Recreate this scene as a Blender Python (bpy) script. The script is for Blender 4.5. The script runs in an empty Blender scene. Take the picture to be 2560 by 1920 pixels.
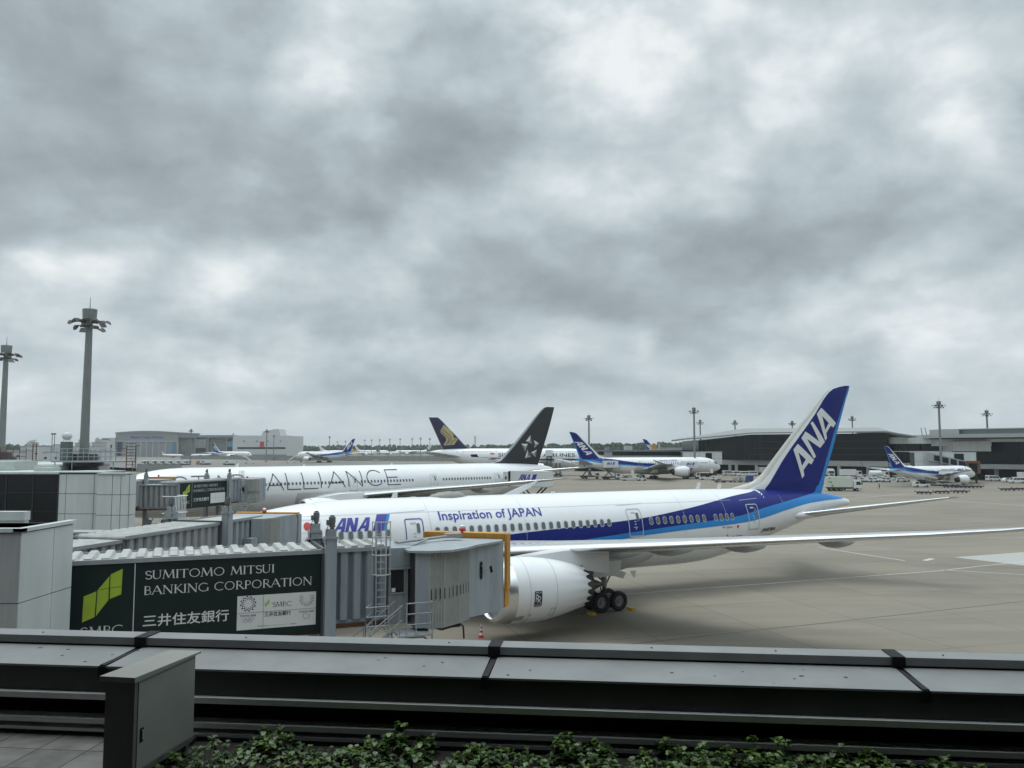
import bpy, bmesh, math, random
from math import sin, cos, pi, sqrt, radians, floor, atan2, tan, exp
from mathutils import Vector, Matrix
from mathutils.geometry import tessellate_polygon
random.seed(7)
sc = bpy.context.scene
C = sc.collection
# ------------------------------------------------------------------ camera
EYE = 11.19
cd = bpy.data.cameras.new('camera'); cam = bpy.data.objects.new('camera', cd); C.objects.link(cam)
cd.sensor_width = 36; cd.lens = 2038/2560*36; cd.clip_start = .1; cd.clip_end = 20000
cam.location = (0, 0, EYE); cam.rotation_euler = (pi/2+math.atan(160.6/2038), 0, 0)
sc.camera = cam
sc.view_settings.view_transform = 'Standard'; sc.view_settings.look = 'None'
sc.view_settings.exposure = 0; sc.view_settings.gamma = 1
# ------------------------------------------------------------------ sky and sun
SUN_EL, SUN_AZ = radians(74), radians(-35)      # behind the cloud, high and a little to the left
w = bpy.data.worlds.new('World'); sc.world = w; w.use_nodes = True
nt = w.node_tree; nt.nodes.clear()
N = lambda t: nt.nodes.new(t)
def lk(a, b): nt.links.new(a, b)
def mth(op, a, b=None, c=None, clamp=False):
    n = N('ShaderNodeMath'); n.operation = op; n.use_clamp = clamp
    for i, x in enumerate((a, b, c)):
        if x is None: continue
        if isinstance(x, (int, float)): n.inputs[i].default_value = x
        else: lk(x, n.inputs[i])
    return n.outputs[0]
def vmth(op, a, b=None):
    n = N('ShaderNodeVectorMath'); n.operation = op
    for i, x in enumerate((a, b)):
        if x is None: continue
        if isinstance(x, tuple): n.inputs[i].default_value = x
        else: lk(x, n.inputs[i])
    return n.outputs['Value'] if op == 'LENGTH' else n.outputs[0]
tc = N('ShaderNodeTexCoord'); D = tc.outputs['Generated']
sx = N('ShaderNodeSeparateXYZ'); lk(D, sx.inputs[0]); dx, dy, dz = sx.outputs
def noise(vec, scale, detail=6, rough=.55, lac=2.0, dist=0.):
    n = N('ShaderNodeTexNoise'); lk(vec, n.inputs['Vector']); n.inputs['Scale'].default_value = scale
    n.inputs['Detail'].default_value = detail; n.inputs['Roughness'].default_value = rough
    n.inputs['Lacunarity'].default_value = lac; n.inputs['Distortion'].default_value = dist
    return n
zc = mth('MAXIMUM', dz, 0.0)
den = mth('ADD', zc, .20)
px, py = mth('DIVIDE', dx, den), mth('DIVIDE', dy, den)
cb = N('ShaderNodeCombineXYZ'); lk(px, cb.inputs[0]); lk(py, cb.inputs[1]); CP = cb.outputs[0]   # plane of the cloud base
ay = mth('MAXIMUM', mth('ABSOLUTE', dy), .05)
az, el = mth('DIVIDE', dx, ay), mth('DIVIDE', dz, ay)
QV = vmth('MULTIPLY', D, (1., 1., 1.45))
wn = noise(QV, 3.2, 5, .55); wn2 = noise(QV, 11., 4, .5)
wv = vmth('ADD', vmth('SUBTRACT', wn.outputs['Color'], (.5, .5, .5)), vmth('MULTIPLY', vmth('SUBTRACT', wn2.outputs['Color'], (.5, .5, .5)), (.35,.35,.35)))
ws = N('ShaderNodeSeparateXYZ'); lk(wv, ws.inputs[0])
az2 = mth('MULTIPLY_ADD', ws.outputs[0], .34, az); el2 = mth('MULTIPLY_ADD', ws.outputs[1], .17, el)
cb2 = N('ShaderNodeCombineXYZ'); lk(az2, cb2.inputs[0]); lk(el2, cb2.inputs[1]); AE = cb2.outputs[0]
# broad banks of cloud: (azimuth, elevation, half width, half height, turn, darkness)
BANKS = [(-.58,.52,.24,.12,0,-.17),(-.40,.34,.20,.08,-.15,-.25),(-.60,.27,.12,.07,0,-.17),(-.22,.29,.14,.05,-.2,-.16),
 (-.10,.46,.10,.07,.5,-.26),(-.06,.38,.11,.06,.2,-.24),(.12,.50,.20,.03,0,-.10),
 (.30,.225,.17,.055,.08,-.30),(.45,.26,.13,.05,.2,-.15),(.12,.165,.14,.035,-.1,-.20),(-.15,.165,.12,.035,.1,-.20),(-.33,.15,.10,.03,.1,-.16),(.02,.235,.08,.03,.2,-.12),
 (-.55,.205,.07,.035,0,.34),(-.33,.215,.12,.035,.3,.20),(-.18,.20,.07,.03,.3,.16),(.10,.475,.09,.05,-.4,.40),(.24,.50,.12,.09,0,.20),(.02,.50,.05,.05,0,.16),
 (.50,.52,.20,.09,0,.18),(.58,.40,.09,.10,0,.30),(.22,.34,.24,.05,.3,.14),(-.20,.52,.08,.08,.3,.20),(-.02,.30,.12,.03,.2,.12),(.50,.15,.12,.03,0,.20),(.30,.115,.14,.02,0,.12),
 (-.30,.085,.28,.02,0,-.12),(.02,.085,.22,.018,0,-.13),(.42,.075,.26,.018,0,-.10),(-.50,.11,.2,.03,0,.06),(.10,.125,.10,.02,0,.08),(-.24,.125,.1,.015,0,.14)]
acc = None
for a, e, sa, se, ro, am in BANKS:
    mp = N('ShaderNodeMapping'); mp.vector_type = 'TEXTURE'; lk(AE, mp.inputs[0])
    mp.inputs['Location'].default_value = (a, e, 0); mp.inputs['Rotation'].default_value = (0, 0, ro); mp.inputs['Scale'].default_value = (sa, se, 1)
    r = vmth('LENGTH', mp.outputs[0]); g = mth('POWER', 2.718, mth('MULTIPLY', mth('MULTIPLY', r, r), -1.0))
    acc = mth('MULTIPLY', g, am) if acc is None else mth('MULTIPLY_ADD', g, am, acc)
vo = N('ShaderNodeTexVoronoi'); vo.feature = 'F1'; vo.inputs['Scale'].default_value = 7.5; vo.inputs['Detail'].default_value = 1.6; vo.inputs['Roughness'].default_value = .5
lk(vmth('ADD', vmth('MULTIPLY', D, (1., 1., 1.7)), vmth('MULTIPLY', wv, (.22,.22,.22))), vo.inputs['Vector'])
n1 = noise(QV, 2.6, 9, .52, dist=.35); n2 = noise(QV, 9.5, 8, .60, dist=.3); n3 = noise(CP, 4.5, 7, .58, dist=.4)
v = mth('MULTIPLY_ADD', mth('SUBTRACT', n1.outputs['Fac'], .5), .62, .665)
v = mth('MULTIPLY_ADD', mth('SUBTRACT', n2.outputs['Fac'], .5), .56, v)
v = mth('MULTIPLY_ADD', mth('SUBTRACT', n3.outputs['Fac'], .5), .24, v)
v = mth('MULTIPLY_ADD', mth('SUBTRACT', .62, vo.outputs['Distance']), .30, v)
v = mth('ADD', v, acc)
v = mth('ADD', v, mth('MULTIPLY', mth('POWER', 2.718, mth('MULTIPLY', zc, -5.0)), .12))
hz = mth('POWER', 2.718, mth('MULTIPLY', zc, -20.0))          # towards the horizon the banks run together
v = mth('ADD', mth('MULTIPLY', v, mth('SUBTRACT', 1.0, mth('MULTIPLY', hz, .8))), mth('MULTIPLY', hz, .635))
cr = N('ShaderNodeValToRGB'); lk(v, cr.inputs[0]); cr.color_ramp.interpolation = 'B_SPLINE'
els = cr.color_ramp.elements
stops = [(.0,(.255,.30,.325)),(.22,(.30,.352,.38)),(.42,(.375,.437,.472)),(.60,(.475,.555,.59)),(.80,(.62,.695,.73)),(1.0,(.90,.935,.94))]
while len(els) < len(stops): els.new(.5)
for e_, (p_, c_) in zip(els, stops): e_.position = p_; e_.color = (*c_, 1)
sky = N('ShaderNodeTexSky'); sky.sky_type = 'NISHITA'; sky.sun_disc = False
sky.sun_elevation = SUN_EL; sky.sun_rotation = SUN_AZ; sky.air_density = 1.2; sky.dust_density = 2.0
gap = mth('MULTIPLY', mth('SUBTRACT', noise(CP, 1.9, 3, .5).outputs['Fac'], .60, clamp=True), 2.2, clamp=True)  # thin places let the blue through
gap = mth('MULTIPLY', gap, mth('SUBTRACT', v, .45, clamp=True), clamp=True)
# overcast: the cloud above is about three times as bright as the cloud near the horizon
mr = N('ShaderNodeMapRange'); mr.interpolation_type = 'SMOOTHSTEP'; lk(dz, mr.inputs[0])
for i_, x_ in zip((1, 2, 3, 4), (.45, .85, 10., 30.)): mr.inputs[i_].default_value = x_
sc_ = N('ShaderNodeVectorMath'); sc_.operation = 'SCALE'; lk(cr.outputs[0], sc_.inputs[0]); lk(mr.outputs[0], sc_.inputs['Scale'])
mx = N('ShaderNodeMix'); mx.data_type = 'RGBA'; lk(gap, mx.inputs[0]); lk(sc_.outputs[0], mx.inputs[6]); lk(sky.outputs[0], mx.inputs[7])
bg = N('ShaderNodeBackground'); bg.inputs[1].default_value = .1; lk(mx.outputs[2], bg.inputs[0])
wo = N('ShaderNodeOutputWorld'); lk(bg.outputs[0], wo.inputs[0])
sd = bpy.data.lights.new('sun', 'SUN'); sun = bpy.data.objects.new('sun', sd); C.objects.link(sun)
sd.energy = 1.1; sd.angle = radians(22); sd.color = (1, .97, .92)
sun.rotation_euler = (pi/2-SUN_EL, 0, -SUN_AZ+pi)     # light comes from the front left, high up
# ------------------------------------------------------------------ materials
MT = {}
def mat(name, col, rough=.55, metal=0., var=.10, scale=2.5, bump=0., spec=.5, coat=0., streak=0.):
    if name in MT: return MT[name]
    m = bpy.data.materials.new(name); m.use_nodes = True; t = m.node_tree; b = t.nodes['Principled BSDF']
    b.inputs['Roughness'].default_value = rough; b.inputs['Metallic'].default_value = metal
    b.inputs['Specular IOR Level'].default_value = spec; b.inputs['Coat Weight'].default_value = coat
    b.inputs['Base Color'].default_value = (*col, 1)
    if var or streak:
        o = t.nodes.new('ShaderNodeTexCoord'); n = t.nodes.new('ShaderNodeTexNoise')
        n.inputs['Scale'].default_value = scale; n.inputs['Detail'].default_value = 5; n.inputs['Roughness'].default_value = .6
        if streak:
            mp = t.nodes.new('ShaderNodeMapping'); mp.inputs['Scale'].default_value = (3.0, 3.0, .35)
            t.links.new(o.outputs['Object'], mp.inputs[0]); t.links.new(mp.outputs[0], n.inputs['Vector'])
        else: t.links.new(o.outputs['Object'], n.inputs['Vector'])
        r = t.nodes.new('ShaderNodeMapRange'); a = max(var, streak)
        for i, x in zip((1, 2, 3, 4), (.3, .7, 1-a, 1+a*.5)): r.inputs[i].default_value = x
        t.links.new(n.outputs['Fac'], r.inputs[0])
        vm = t.nodes.new('ShaderNodeVectorMath'); vm.operation = 'SCALE'; vm.inputs[0].default_value = col
        t.links.new(r.outputs[0], vm.inputs['Scale']); t.links.new(vm.outputs[0], b.inputs['Base Color'])
        if bump:
            bp = t.nodes.new('ShaderNodeBump'); bp.inputs['Strength'].default_value = bump; bp.inputs['Distance'].default_value = .02
            t.links.new(n.outputs['Fac'], bp.inputs['Height']); t.links.new(bp.outputs[0], b.inputs['Normal'])
    MT[name] = m; return m
WHITE = mat('white_paint', (.74,.75,.76), .32, var=.05, scale=.35, coat=.3)
BELLY = mat('grey_belly_paint', (.42,.42,.41), .35, var=.08, scale=.6)
BLUE = mat('dark_blue_paint', (.006,.014,.155), .40, var=.08, coat=.0, spec=.22)
LBLUE = mat('light_blue_paint', (.014,.21,.55), .36, var=.06, coat=.1, spec=.3)
BLACK = mat('black_paint', (.012,.015,.017), .35, var=.1)
GOLD = mat('gold_paint', (.45,.36,.16), .4)
NAVY = mat('navy_paint', (.012,.018,.065), .3)
ORANGE = mat('orange_paint', (.55,.16,.03), .45)
RED = mat('red_paint', (.50,.02,.02), .45)
YEL = mat('yellow_paint', (.60,.38,.03), .5)
METAL = mat('polished_metal', (.74,.75,.76), .22, metal=.9, var=.06)
WINGP = mat('wing_grey_paint', (.34,.36,.37), .35, var=.08, scale=.8)
DKMET = mat('dark_metal', (.08,.08,.08), .45, metal=.6, var=.2)
GREYM = mat('grey_metal_paint', (.29,.31,.32), .5, var=.12)
TYRE = mat('tyre_rubber', (.016,.016,.017), .8, var=.2, scale=8)
RIM = mat('wheel_rim', (.20,.20,.20), .4, metal=.4)
GLASS = mat('window_glass', (.018,.021,.024), .12, var=0, spec=.7)
WGLASS = mat('cabin_window', (.10,.115,.12), .15, var=0, spec=.7)
FRAME = mat('window_surround', (.45,.47,.48), .4, var=0)
BRIDGE = mat('bridge_blue_grey', (.290,.325,.352), .5, streak=.18, scale=1.2)
BRIDGED = mat('bridge_grey_old', (.300,.318,.325), .6, streak=.25, scale=1.2)
ROOFW = mat('roof_white_worn', (.40,.405,.39), .7, var=.22, scale=1.6)
CONC = mat('concrete', (.40,.40,.39), .85, var=.15)
PANEL = mat('white_wall_panel', (.54,.57,.57), .45, streak=.07, scale=.5)
PANELG = mat('grey_wall_panel', (.34,.35,.35), .5, streak=.12)
DARKG = mat('dark_glazing', (.009,.011,.013), .14, var=.3, scale=.3, spec=.22)
SIGN = mat('sign_dark_green', (.007,.019,.018), .5, var=.08, spec=.3)
LIME = mat('lime_green', (.36,.50,.035), .5)
LETW = mat('white_lettering', (.68,.69,.68), .5, var=0)
LETB = mat('blue_lettering', (.030,.035,.30), .4, var=0)
LETK = mat('black_lettering', (.02,.02,.022), .4, var=0)
SEAM = mat('seam_dark', (.05,.05,.05), .7, var=0)
WOODY = mat('canopy_ochre', (.50,.25,.045), .7, var=.2, scale=3)
RUST = mat('rust_brown', (.10,.040,.020), .8, var=.3)
# ------------------------------------------------------------------ mesh helpers
class MB:
    def __init__(s): s.v = []; s.f = []; s.m = []
    def add(s, vs, fs, mi=0):
        b = len(s.v); s.v += [tuple(p) for p in vs]
        for i, f in enumerate(fs): s.f.append([b+k for k in f]); s.m.append(mi if isinstance(mi, int) else mi[i])
    def box(s, x0, x1, y0, y1, z0, z1, mi=0):
        s.add([(x,y,z) for z in (z0,z1) for y in (y0,y1) for x in (x0,x1)],
              [(0,2,3,1),(4,5,7,6),(0,1,5,4),(2,6,7,3),(0,4,6,2),(1,3,7,5)], mi)
    def cbox(s, c, d, mi=0, rz=0., rx=0., ry=0.):
        M = Matrix.Translation(c) @ Matrix.Rotation(rz,4,'Z') @ Matrix.Rotation(ry,4,'Y') @ Matrix.Rotation(rx,4,'X')
        x,y,z = d[0]/2,d[1]/2,d[2]/2
        s.add([M @ Vector(p) for p in [(a*x,b*y,c_*z) for c_ in (-1,1) for b in (-1,1) for a in (-1,1)]],
              [(0,2,3,1),(4,5,7,6),(0,1,5,4),(2,6,7,3),(0,4,6,2),(1,3,7,5)], mi)
    def bar(s, p, q, r, mi=0, n=6, r2=None, cap=True):
        p, q = Vector(p), Vector(q); d = (q-p)
        if d.length < 1e-6: return
        d.normalize(); a = d.orthogonal().normalized(); b = d.cross(a); r2 = r if r2 is None else r2
        vs = [p+(a*cos(2*pi*k/n)+b*sin(2*pi*k/n))*r for k in range(n)] + [q+(a*cos(2*pi*k/n)+b*sin(2*pi*k/n))*r2 for k in range(n)]
        fs = [(k,(k+1)%n,n+(k+1)%n,n+k) for k in range(n)]
        if cap: fs += [tuple(range(n))[::-1], tuple(range(n,2*n))]
        s.add(vs, fs, mi)
    def path(s, pts, r, mi=0, n=6):
        for p, q in zip(pts, pts[1:]): s.bar(p, q, r, mi, n)
    def lathe(s, prof, o, ax, n=32, mi=0, ref=None, capends=False):
        # prof: list of (distance along ax, radius)
        ax = Vector(ax).normalized(); a = (Vector(ref) if ref else ax.orthogonal()).normalized(); b = ax.cross(a); o = Vector(o)
        vs = []
        for t, r in prof: vs += [o+ax*t+(a*cos(2*pi*k/n)+b*sin(2*pi*k/n))*max(r,1e-4) for k in range(n)]
        fs, ms = [], []
        for j in range(len(prof)-1):
            for k in range(n):
                fs.append((j*n+k, j*n+(k+1)%n, (j+1)*n+(k+1)%n, (j+1)*n+k)); ms.append(mi if isinstance(mi,int) else mi[j])
        if capends: fs += [tuple(range(n))[::-1], tuple(range(len(vs)-n, len(vs)))]; ms += [ms[0], ms[-1]]
        s.add(vs, fs, ms)
    def grid(s, rows, mi=0, close=False):
        n = len(rows[0]); vs = [p for r in rows for p in r]; fs, ms = [], []
        for j in range(len(rows)-1):
            for k in range(n if close else n-1):
                fs.append((j*n+k, j*n+(k+1)%n, (j+1)*n+(k+1)%n, (j+1)*n+k)); ms.append(mi if isinstance(mi,int) else mi(j,k))
        s.add(vs, fs, ms)
    def prism(s, poly, a, b, mi=0, mp=None):
        # poly in (u, v), swept along the third axis from a to b; mp(u, v, w) -> xyz (default x, w, z)
        mp = mp or (lambda u, v, w: (u, w, v)); n = len(poly)
        vs = [mp(u,v,a) for u,v in poly]+[mp(u,v,b) for u,v in poly]
        s.add(vs, [tuple(range(n)), tuple(range(n,2*n))[::-1]]+[(k,n+k,n+(k+1)%n,(k+1)%n) for k in range(n)], mi)
    def build(s, name, mats, parent=None, angle=35, fix=True):
        me = bpy.data.meshes.new(name); me.from_pydata(s.v, [], s.f)
        for m in (mats if isinstance(mats,(list,tuple)) else [mats]): me.materials.append(m)
        me.polygons.foreach_set('material_index', s.m)
        if fix:
            b = bmesh.new(); b.from_mesh(me); bmesh.ops.recalc_face_normals(b, faces=b.faces[:]); b.to_mesh(me); b.free()
        me.polygons.foreach_set('use_smooth', [True]*len(me.polygons)); me.set_sharp_from_angle(angle=radians(angle)); me.update()
        o = bpy.data.objects.new(name, me); C.objects.link(o)
        if parent: o.parent = parent
        return o
def tag(o, label, cat, group=None):
    o['label'] = label; o['category'] = cat
    if group: o['group'] = group
    return o
def thing(name, label, cat, loc=(0,0,0), rz=0., group=None):
    o = bpy.data.objects.new(name, None); C.objects.link(o); o.location = loc; o.rotation_euler = (0,0,rz); o.empty_display_size = .3
    return tag(o, label, cat, group)
def struct(o, kind='structure'): o['kind'] = kind; return o
def copy_tree(o, loc=None, rz=None, label=None, scale=None, parent=None):
    c = o.copy(); C.objects.link(c)
    if parent is not None: c.parent = parent
    if loc is not None: c.location = loc
    if rz is not None: c.rotation_euler = (0,0,rz)
    if scale is not None: c.scale = (scale,)*3
    if label: c['label'] = label
    for ch in list(o.children): copy_tree(ch, parent=c)
    return c
def lerp(a, b, t): return a+(b-a)*t
def tab(rows, x, col, smooth=True):
    n = len(rows)
    if x <= rows[0][0]: return rows[0][col]
    if x >= rows[-1][0]: return rows[-1][col]
    for i in range(n-1):
        if x <= rows[i+1][0]: break
    x0, x1 = rows[i][0], rows[i+1][0]; y0, y1 = rows[i][col], rows[i+1][col]; h = x1-x0; t = (x-x0)/h
    if not smooth: return lerp(y0, y1, t)
    d = (y1-y0)/h
    def sl(a, b, c):  # monotone slope
        if a*b <= 0: return 0
        return 2*a*b/(a+b)
    m0 = sl((y0-rows[i-1][col])/(x0-rows[i-1][0]), d, 0) if i > 0 else d
    m1 = sl(d, (rows[i+2][col]-y1)/(rows[i+2][0]-x1), 0) if i < n-2 else d
    return (2*t**3-3*t*t+1)*y0+(t**3-2*t*t+t)*h*m0+(-2*t**3+3*t*t)*y1+(t**3-t*t)*h*m1
# ------------------------------------------------------------------ flat marks laid on a surface
def tess(outline, holes=()):
    loops = [[Vector((x,y,0)) for x,y in outline]]+[[Vector((x,y,0)) for x,y in h] for h in holes]
    flat = [p for l in loops for p in l]
    return [[(flat[i].x, flat[i].y) for i in t] for t in tessellate_polygon(loops)]
def text_tris(txt, size=1., shear=0., bold=0., res=3):
    cu = bpy.data.curves.new('t','FONT'); cu.body = txt; cu.size = size; cu.shear = shear; cu.offset = bold; cu.resolution_u = res
    o = bpy.data.objects.new('t', cu); C.objects.link(o); dg = bpy.context.evaluated_depsgraph_get(); me = o.evaluated_get(dg).to_mesh()
    out = [[(me.vertices[i].co.x, me.vertices[i].co.y) for i in p.vertices] for p in me.polygons]
    o.evaluated_get(dg).to_mesh_clear(); bpy.data.objects.remove(o); bpy.data.curves.remove(cu)
    return out
def fit(tris, u0, u1, v0, v1, mirror=False):
    xs = [p[0] for t in tris for p in t]; ys = [p[1] for t in tris for p in t]
    a, b, c, d = min(xs), max(xs), min(ys), max(ys)
    return [[(lerp(u0,u1,(x-a)/(b-a)), lerp(v0,v1,(y-c)/(d-c))) for x,y in t] for t in tris]
def strokes(paths, wdt):
    out = []
    for p in paths:
        w_ = wdt
        if isinstance(p, tuple): p, w_ = p
        for (x0,y0),(x1,y1) in zip(p, p[1:]):
            L = math.hypot(x1-x0,y1-y0)
            if L < 1e-9: continue
            ux, uy = (x1-x0)/L, (y1-y0)/L; h = w_/2; e = h*.35
            out.append([(x0-ux*e-uy*h,y0-uy*e+ux*h),(x0-ux*e+uy*h,y0-uy*e-ux*h),(x1+ux*e+uy*h,y1+uy*e-ux*h),(x1+ux*e-uy*h,y1+uy*e+ux*h)])
    return out
def arc(cx, cy, rx, ry, a0, a1, n=12): return [(cx+rx*cos(radians(lerp(a0,a1,k/n))), cy+ry*sin(radians(lerp(a0,a1,k/n)))) for k in range(n+1)]
def rrect(x0, x1, y0, y1, r, n=3):
    out = []
    for cx, cy, a in ((x1-r,y1-r,0),(x0+r,y1-r,90),(x0+r,y0+r,180),(x1-r,y0+r,270)):
        out += [(cx+r*cos(radians(a+90*k/n)), cy+r*sin(radians(a+90*k/n))) for k in range(n+1)]
    return out
def ringtris(outer, inner):
    n = len(outer); return [[outer[k],outer[(k+1)%n],inner[(k+1)%n],inner[k]] for k in range(n)]
def lay(mb, tris, fn, mi=0, du=None, dv=None):
    """cut flat shapes along lines of u and v so that they follow a curved surface, then map them with fn(u, v)"""
    b = bmesh.new()
    for t in tris:
        try: b.faces.new([b.verts.new((x,y,0)) for x,y in t])
        except ValueError: pass
    for ax, d in ((0,du),(1,dv)):
        if not d: continue
        vals = [v_.co[ax] for v_ in b.verts]
        if not vals: return
        k = math.ceil(min(vals)/d)
        while k*d < max(vals):
            co = [0,0,0]; co[ax] = k*d; no = [0,0,0]; no[ax] = 1
            bmesh.ops.bisect_plane(b, geom=b.verts[:]+b.edges[:]+b.faces[:], plane_co=co, plane_no=no, dist=1e-6); k += 1
    b.verts.index_update()
    mb.add([fn(v_.co.x, v_.co.y) for v_ in b.verts], [[v_.index for v_ in f.verts] for f in b.faces], mi); b.free()
GL_ANA = {'A': (.86, [(0,0),(.20,0),(.30,.22),(.56,.22),(.56,0),(.84,0),(.80,1),(.47,1)], [[(.40,.42),(.57,.42),(.575,.82)]]),
          'N': (.86, [(0,0),(.24,0),(.24,.58),(.50,0),(.82,0),(.82,1),(.58,1),(.58,.42),(.32,1),(0,1)], [])}
def ana(shear=.28, gap=.05):
    out, x = [], 0
    for ch in 'ANA':
        w_, o, h = GL_ANA[ch]; S = lambda q: [(x+a+b*shear, b) for a, b in q]
        out += tess(S(o), [S(k) for k in h]); x += w_+gap
    return out
# ------------------------------------------------------------------ airliners
# local frame: x = metres aft of the nose, y = starboard, z = height above the apron
NOSE = [(0,-.31,-.31,0),(.04,-.20,-.42,.06),(.10,-.10,-.50,.13),(.2,.02,-.58,.21),(.4,.19,-.67,.33),(.6,.33,-.74,.43),(.9,.52,-.81,.57),(1.25,.69,-.87,.69),(1.65,.82,-.92,.80),(2.1,.91,-.955,.885),(2.7,.975,-.99,.955),(3.4,1,-1,1)]
TAIL = [(0,1,-1,1),(.8,.995,-.97,.985),(1.8,.98,-.82,.93),(3.1,.955,-.50,.79),(4.4,.89,-.17,.59),(5.6,.79,.13,.38),(6.4,.68,.29,.25),(6.95,.55,.36,.12)]
TAIL7 = [(0,1,-1,1),(.8,1,-.97,.985),(1.8,.995,-.80,.93),(3.1,.97,-.42,.76),(4.4,.91,0,.55),(5.3,.83,.27,.38),(5.8,.74,.38,.22),(6.0,.66,.44,.10)]
def profile(L, top, bot, hw, tail=TAIL, nk=1., tk=1.):
    hh = (top-bot)/2; zc = (top+bot)/2; r = []
    for s, a, b, c in NOSE: r.append((s*hh*nk, zc+a*hh, zc+b*hh, c*hw))
    t0 = L-tail[-1][0]*hh*tk
    for s, a, b, c in tail: r.append((t0+s*hh*tk, zc+a*hh, zc+b*hh, c*hw))
    return r
class Hull:
    def __init__(h, prof): h.p = prof; h.L = prof[-1][0]
    def at(h, s): return tab(h.p,s,1), tab(h.p,s,2), tab(h.p,s,3)
    def surf(h, s, z, side, off=.012):
        zt, zb, hw = h.at(s); c = (zt+zb)/2; hh = max((zt-zb)/2,.01)
        t = max(-1, min(1, (z-c)/hh)); k = sqrt(max(0,1-t*t))
        return (s, side*(hw*k+off*max(k,.25)), c+hh*t+off*t)
    def mesh(h, n=44, mats=1):
        mb = MB(); S = sorted(set([r[0] for r in h.p]+[h.p[0][0]+ .02]+[k*h.L/70 for k in range(1,70)]))
        rows = []
        for s in S:
            zt, zb, hw = h.at(s); c = (zt+zb)/2; hh = (zt-zb)/2
            rows.append([(s, max(hw,.002)*sin(2*pi*k/n), c+max(hh,.002)*cos(2*pi*k/n)) for k in range(n)])
        mb.grid(rows, 0, close=True); m = len(mb.v)
        mb.f.append(list(range(m-n,m))); mb.m.append(1)
        return mb
    def band(h, mb, side, lo, hi, s0, s1, mi=0, off=.012, step=.5, nr=9):
        rows, s = [], s0
        while True:
            zt, zb, hw = h.at(s); c = (zt+zb)/2; hh = max((zt-zb)/2,.01)
            A = lambda z: math.asin(max(-1,min(1,(z-c)/hh)))
            a, b = A(lo(s)), A(hi(s)); r = []
            for k in range(nr):
                f = lerp(a,b,k/(nr-1)); r.append((s, side*(hw+off)*cos(f), c+(hh+off)*sin(f)))
            rows.append(r)
            if s >= s1-1e-6: break
            s = min(s+step, s1)
        mb.grid(rows, mi)
AF = [0,.004,.015,.04,.075,.14,.24,.38,.52,.68,.84,1.]
def foil(t): return 5*(.2969*sqrt(t)-.126*t-.3516*t*t+.2843*t**3-.1036*t**4)
def wing_mb(secs, side, tc=.11, vertical=False, mi=None, thin=.02):
    """secs: (span, sLE, sTE, z[, tc]); one closed loop of points for each section"""
    mb = MB(); rows = []
    for q in secs:
        l, a, b, z = q[:4]; k = q[4] if len(q) > 4 else tc; ch = b-a; r = []
        for t in AF[::-1]: r.append((a+ch*t, side*l, z+ch*k*foil(t)*1.05 + ch*.015*(t-.3)*-1+thin*t))
        for t in AF[1:]: r.append((a+ch*t, side*l, z-ch*k*foil(t)*.85 - ch*.015*(t-.3)))
        rows.append(r)
    m = len(AF)
    mb.grid(rows, mi or (lambda j,k: 1 if (m-6 <= k <= m+3) else 0), close=True)
    n = len(rows[0]); e = len(mb.v); mb.f.append(list(range(e-n,e))); mb.m.append(0)
    return mb
def fin_mb(levels, nz=14, thick=.10):
    """levels: (z, sLE, sA, sB, sTE): leading strip / main colour / trailing band"""
    mb = MB(); rows = []; z0, z1 = levels[0][0], levels[-1][0]
    zs = sorted(set([q[0] for q in levels]+[lerp(z0,z1,k/nz) for k in range(nz+1)]))
    def xs(z):
        a, b, c, d = (tab(levels,z,i) for i in (1,2,3,4))
        return [a, lerp(a,b,.15), lerp(a,b,.5), b]+[lerp(b,c,k/6) for k in range(1,6)]+[c, lerp(c,d,.5), d]
    for z in zs:
        X = xs(z); a, d = X[0], X[-1]; ch = min(d-a, 9.); r = []
        f = lambda x: ch*thick*foil(max(0,min(1,(x-a)/(d-a)))) * (1 if z < z1-.3 else .5)
        for x in X[::-1]: r.append((x, f(x), z))
        for x in X[1:]: r.append((x, -f(x), z))
        rows.append(r)
    n = 12
    def mi(j, k):
        if k >= 22: return 2
        kk = k if k < 11 else 21-k
        return 2 if kk < 2 else (1 if kk < 8 else (3 if kk == 8 else 0))
    mb.grid(rows, mi, close=True); e = len(mb.v); q = len(rows[0]); mb.f.append(list(range(e-q,e))); mb.m.append(0)
    return mb
def wheel(parent, x, y, r, wd):
    mb = MB(); h = wd/2
    mb.lathe([(-h*.75,r*.55),(-h,r*.62),(-h,r*.86),(-h*.7,r*.97),(0,r),(h*.7,r*.97),(h,r*.86),(h,r*.62),(h*.75,r*.55)], (x,y,r), (0,1,0), 22)
    t = mb.build('wheel', TYRE, parent)
    mb = MB(); mb.lathe([(-h*.80,.02),(-h*.80,r*.2),(-h*.5,r*.25),(-h*.55,r*.46),(-h*.80,r*.5),(-h*.74,r*.56),(h*.74,r*.56),(h*.80,r*.5),(h*.55,r*.46),(h*.5,r*.25),(h*.80,r*.2),(h*.80,.02)], (x,y,r), (0,1,0), 16)
    mb.build('rim', RIM, t)
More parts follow.
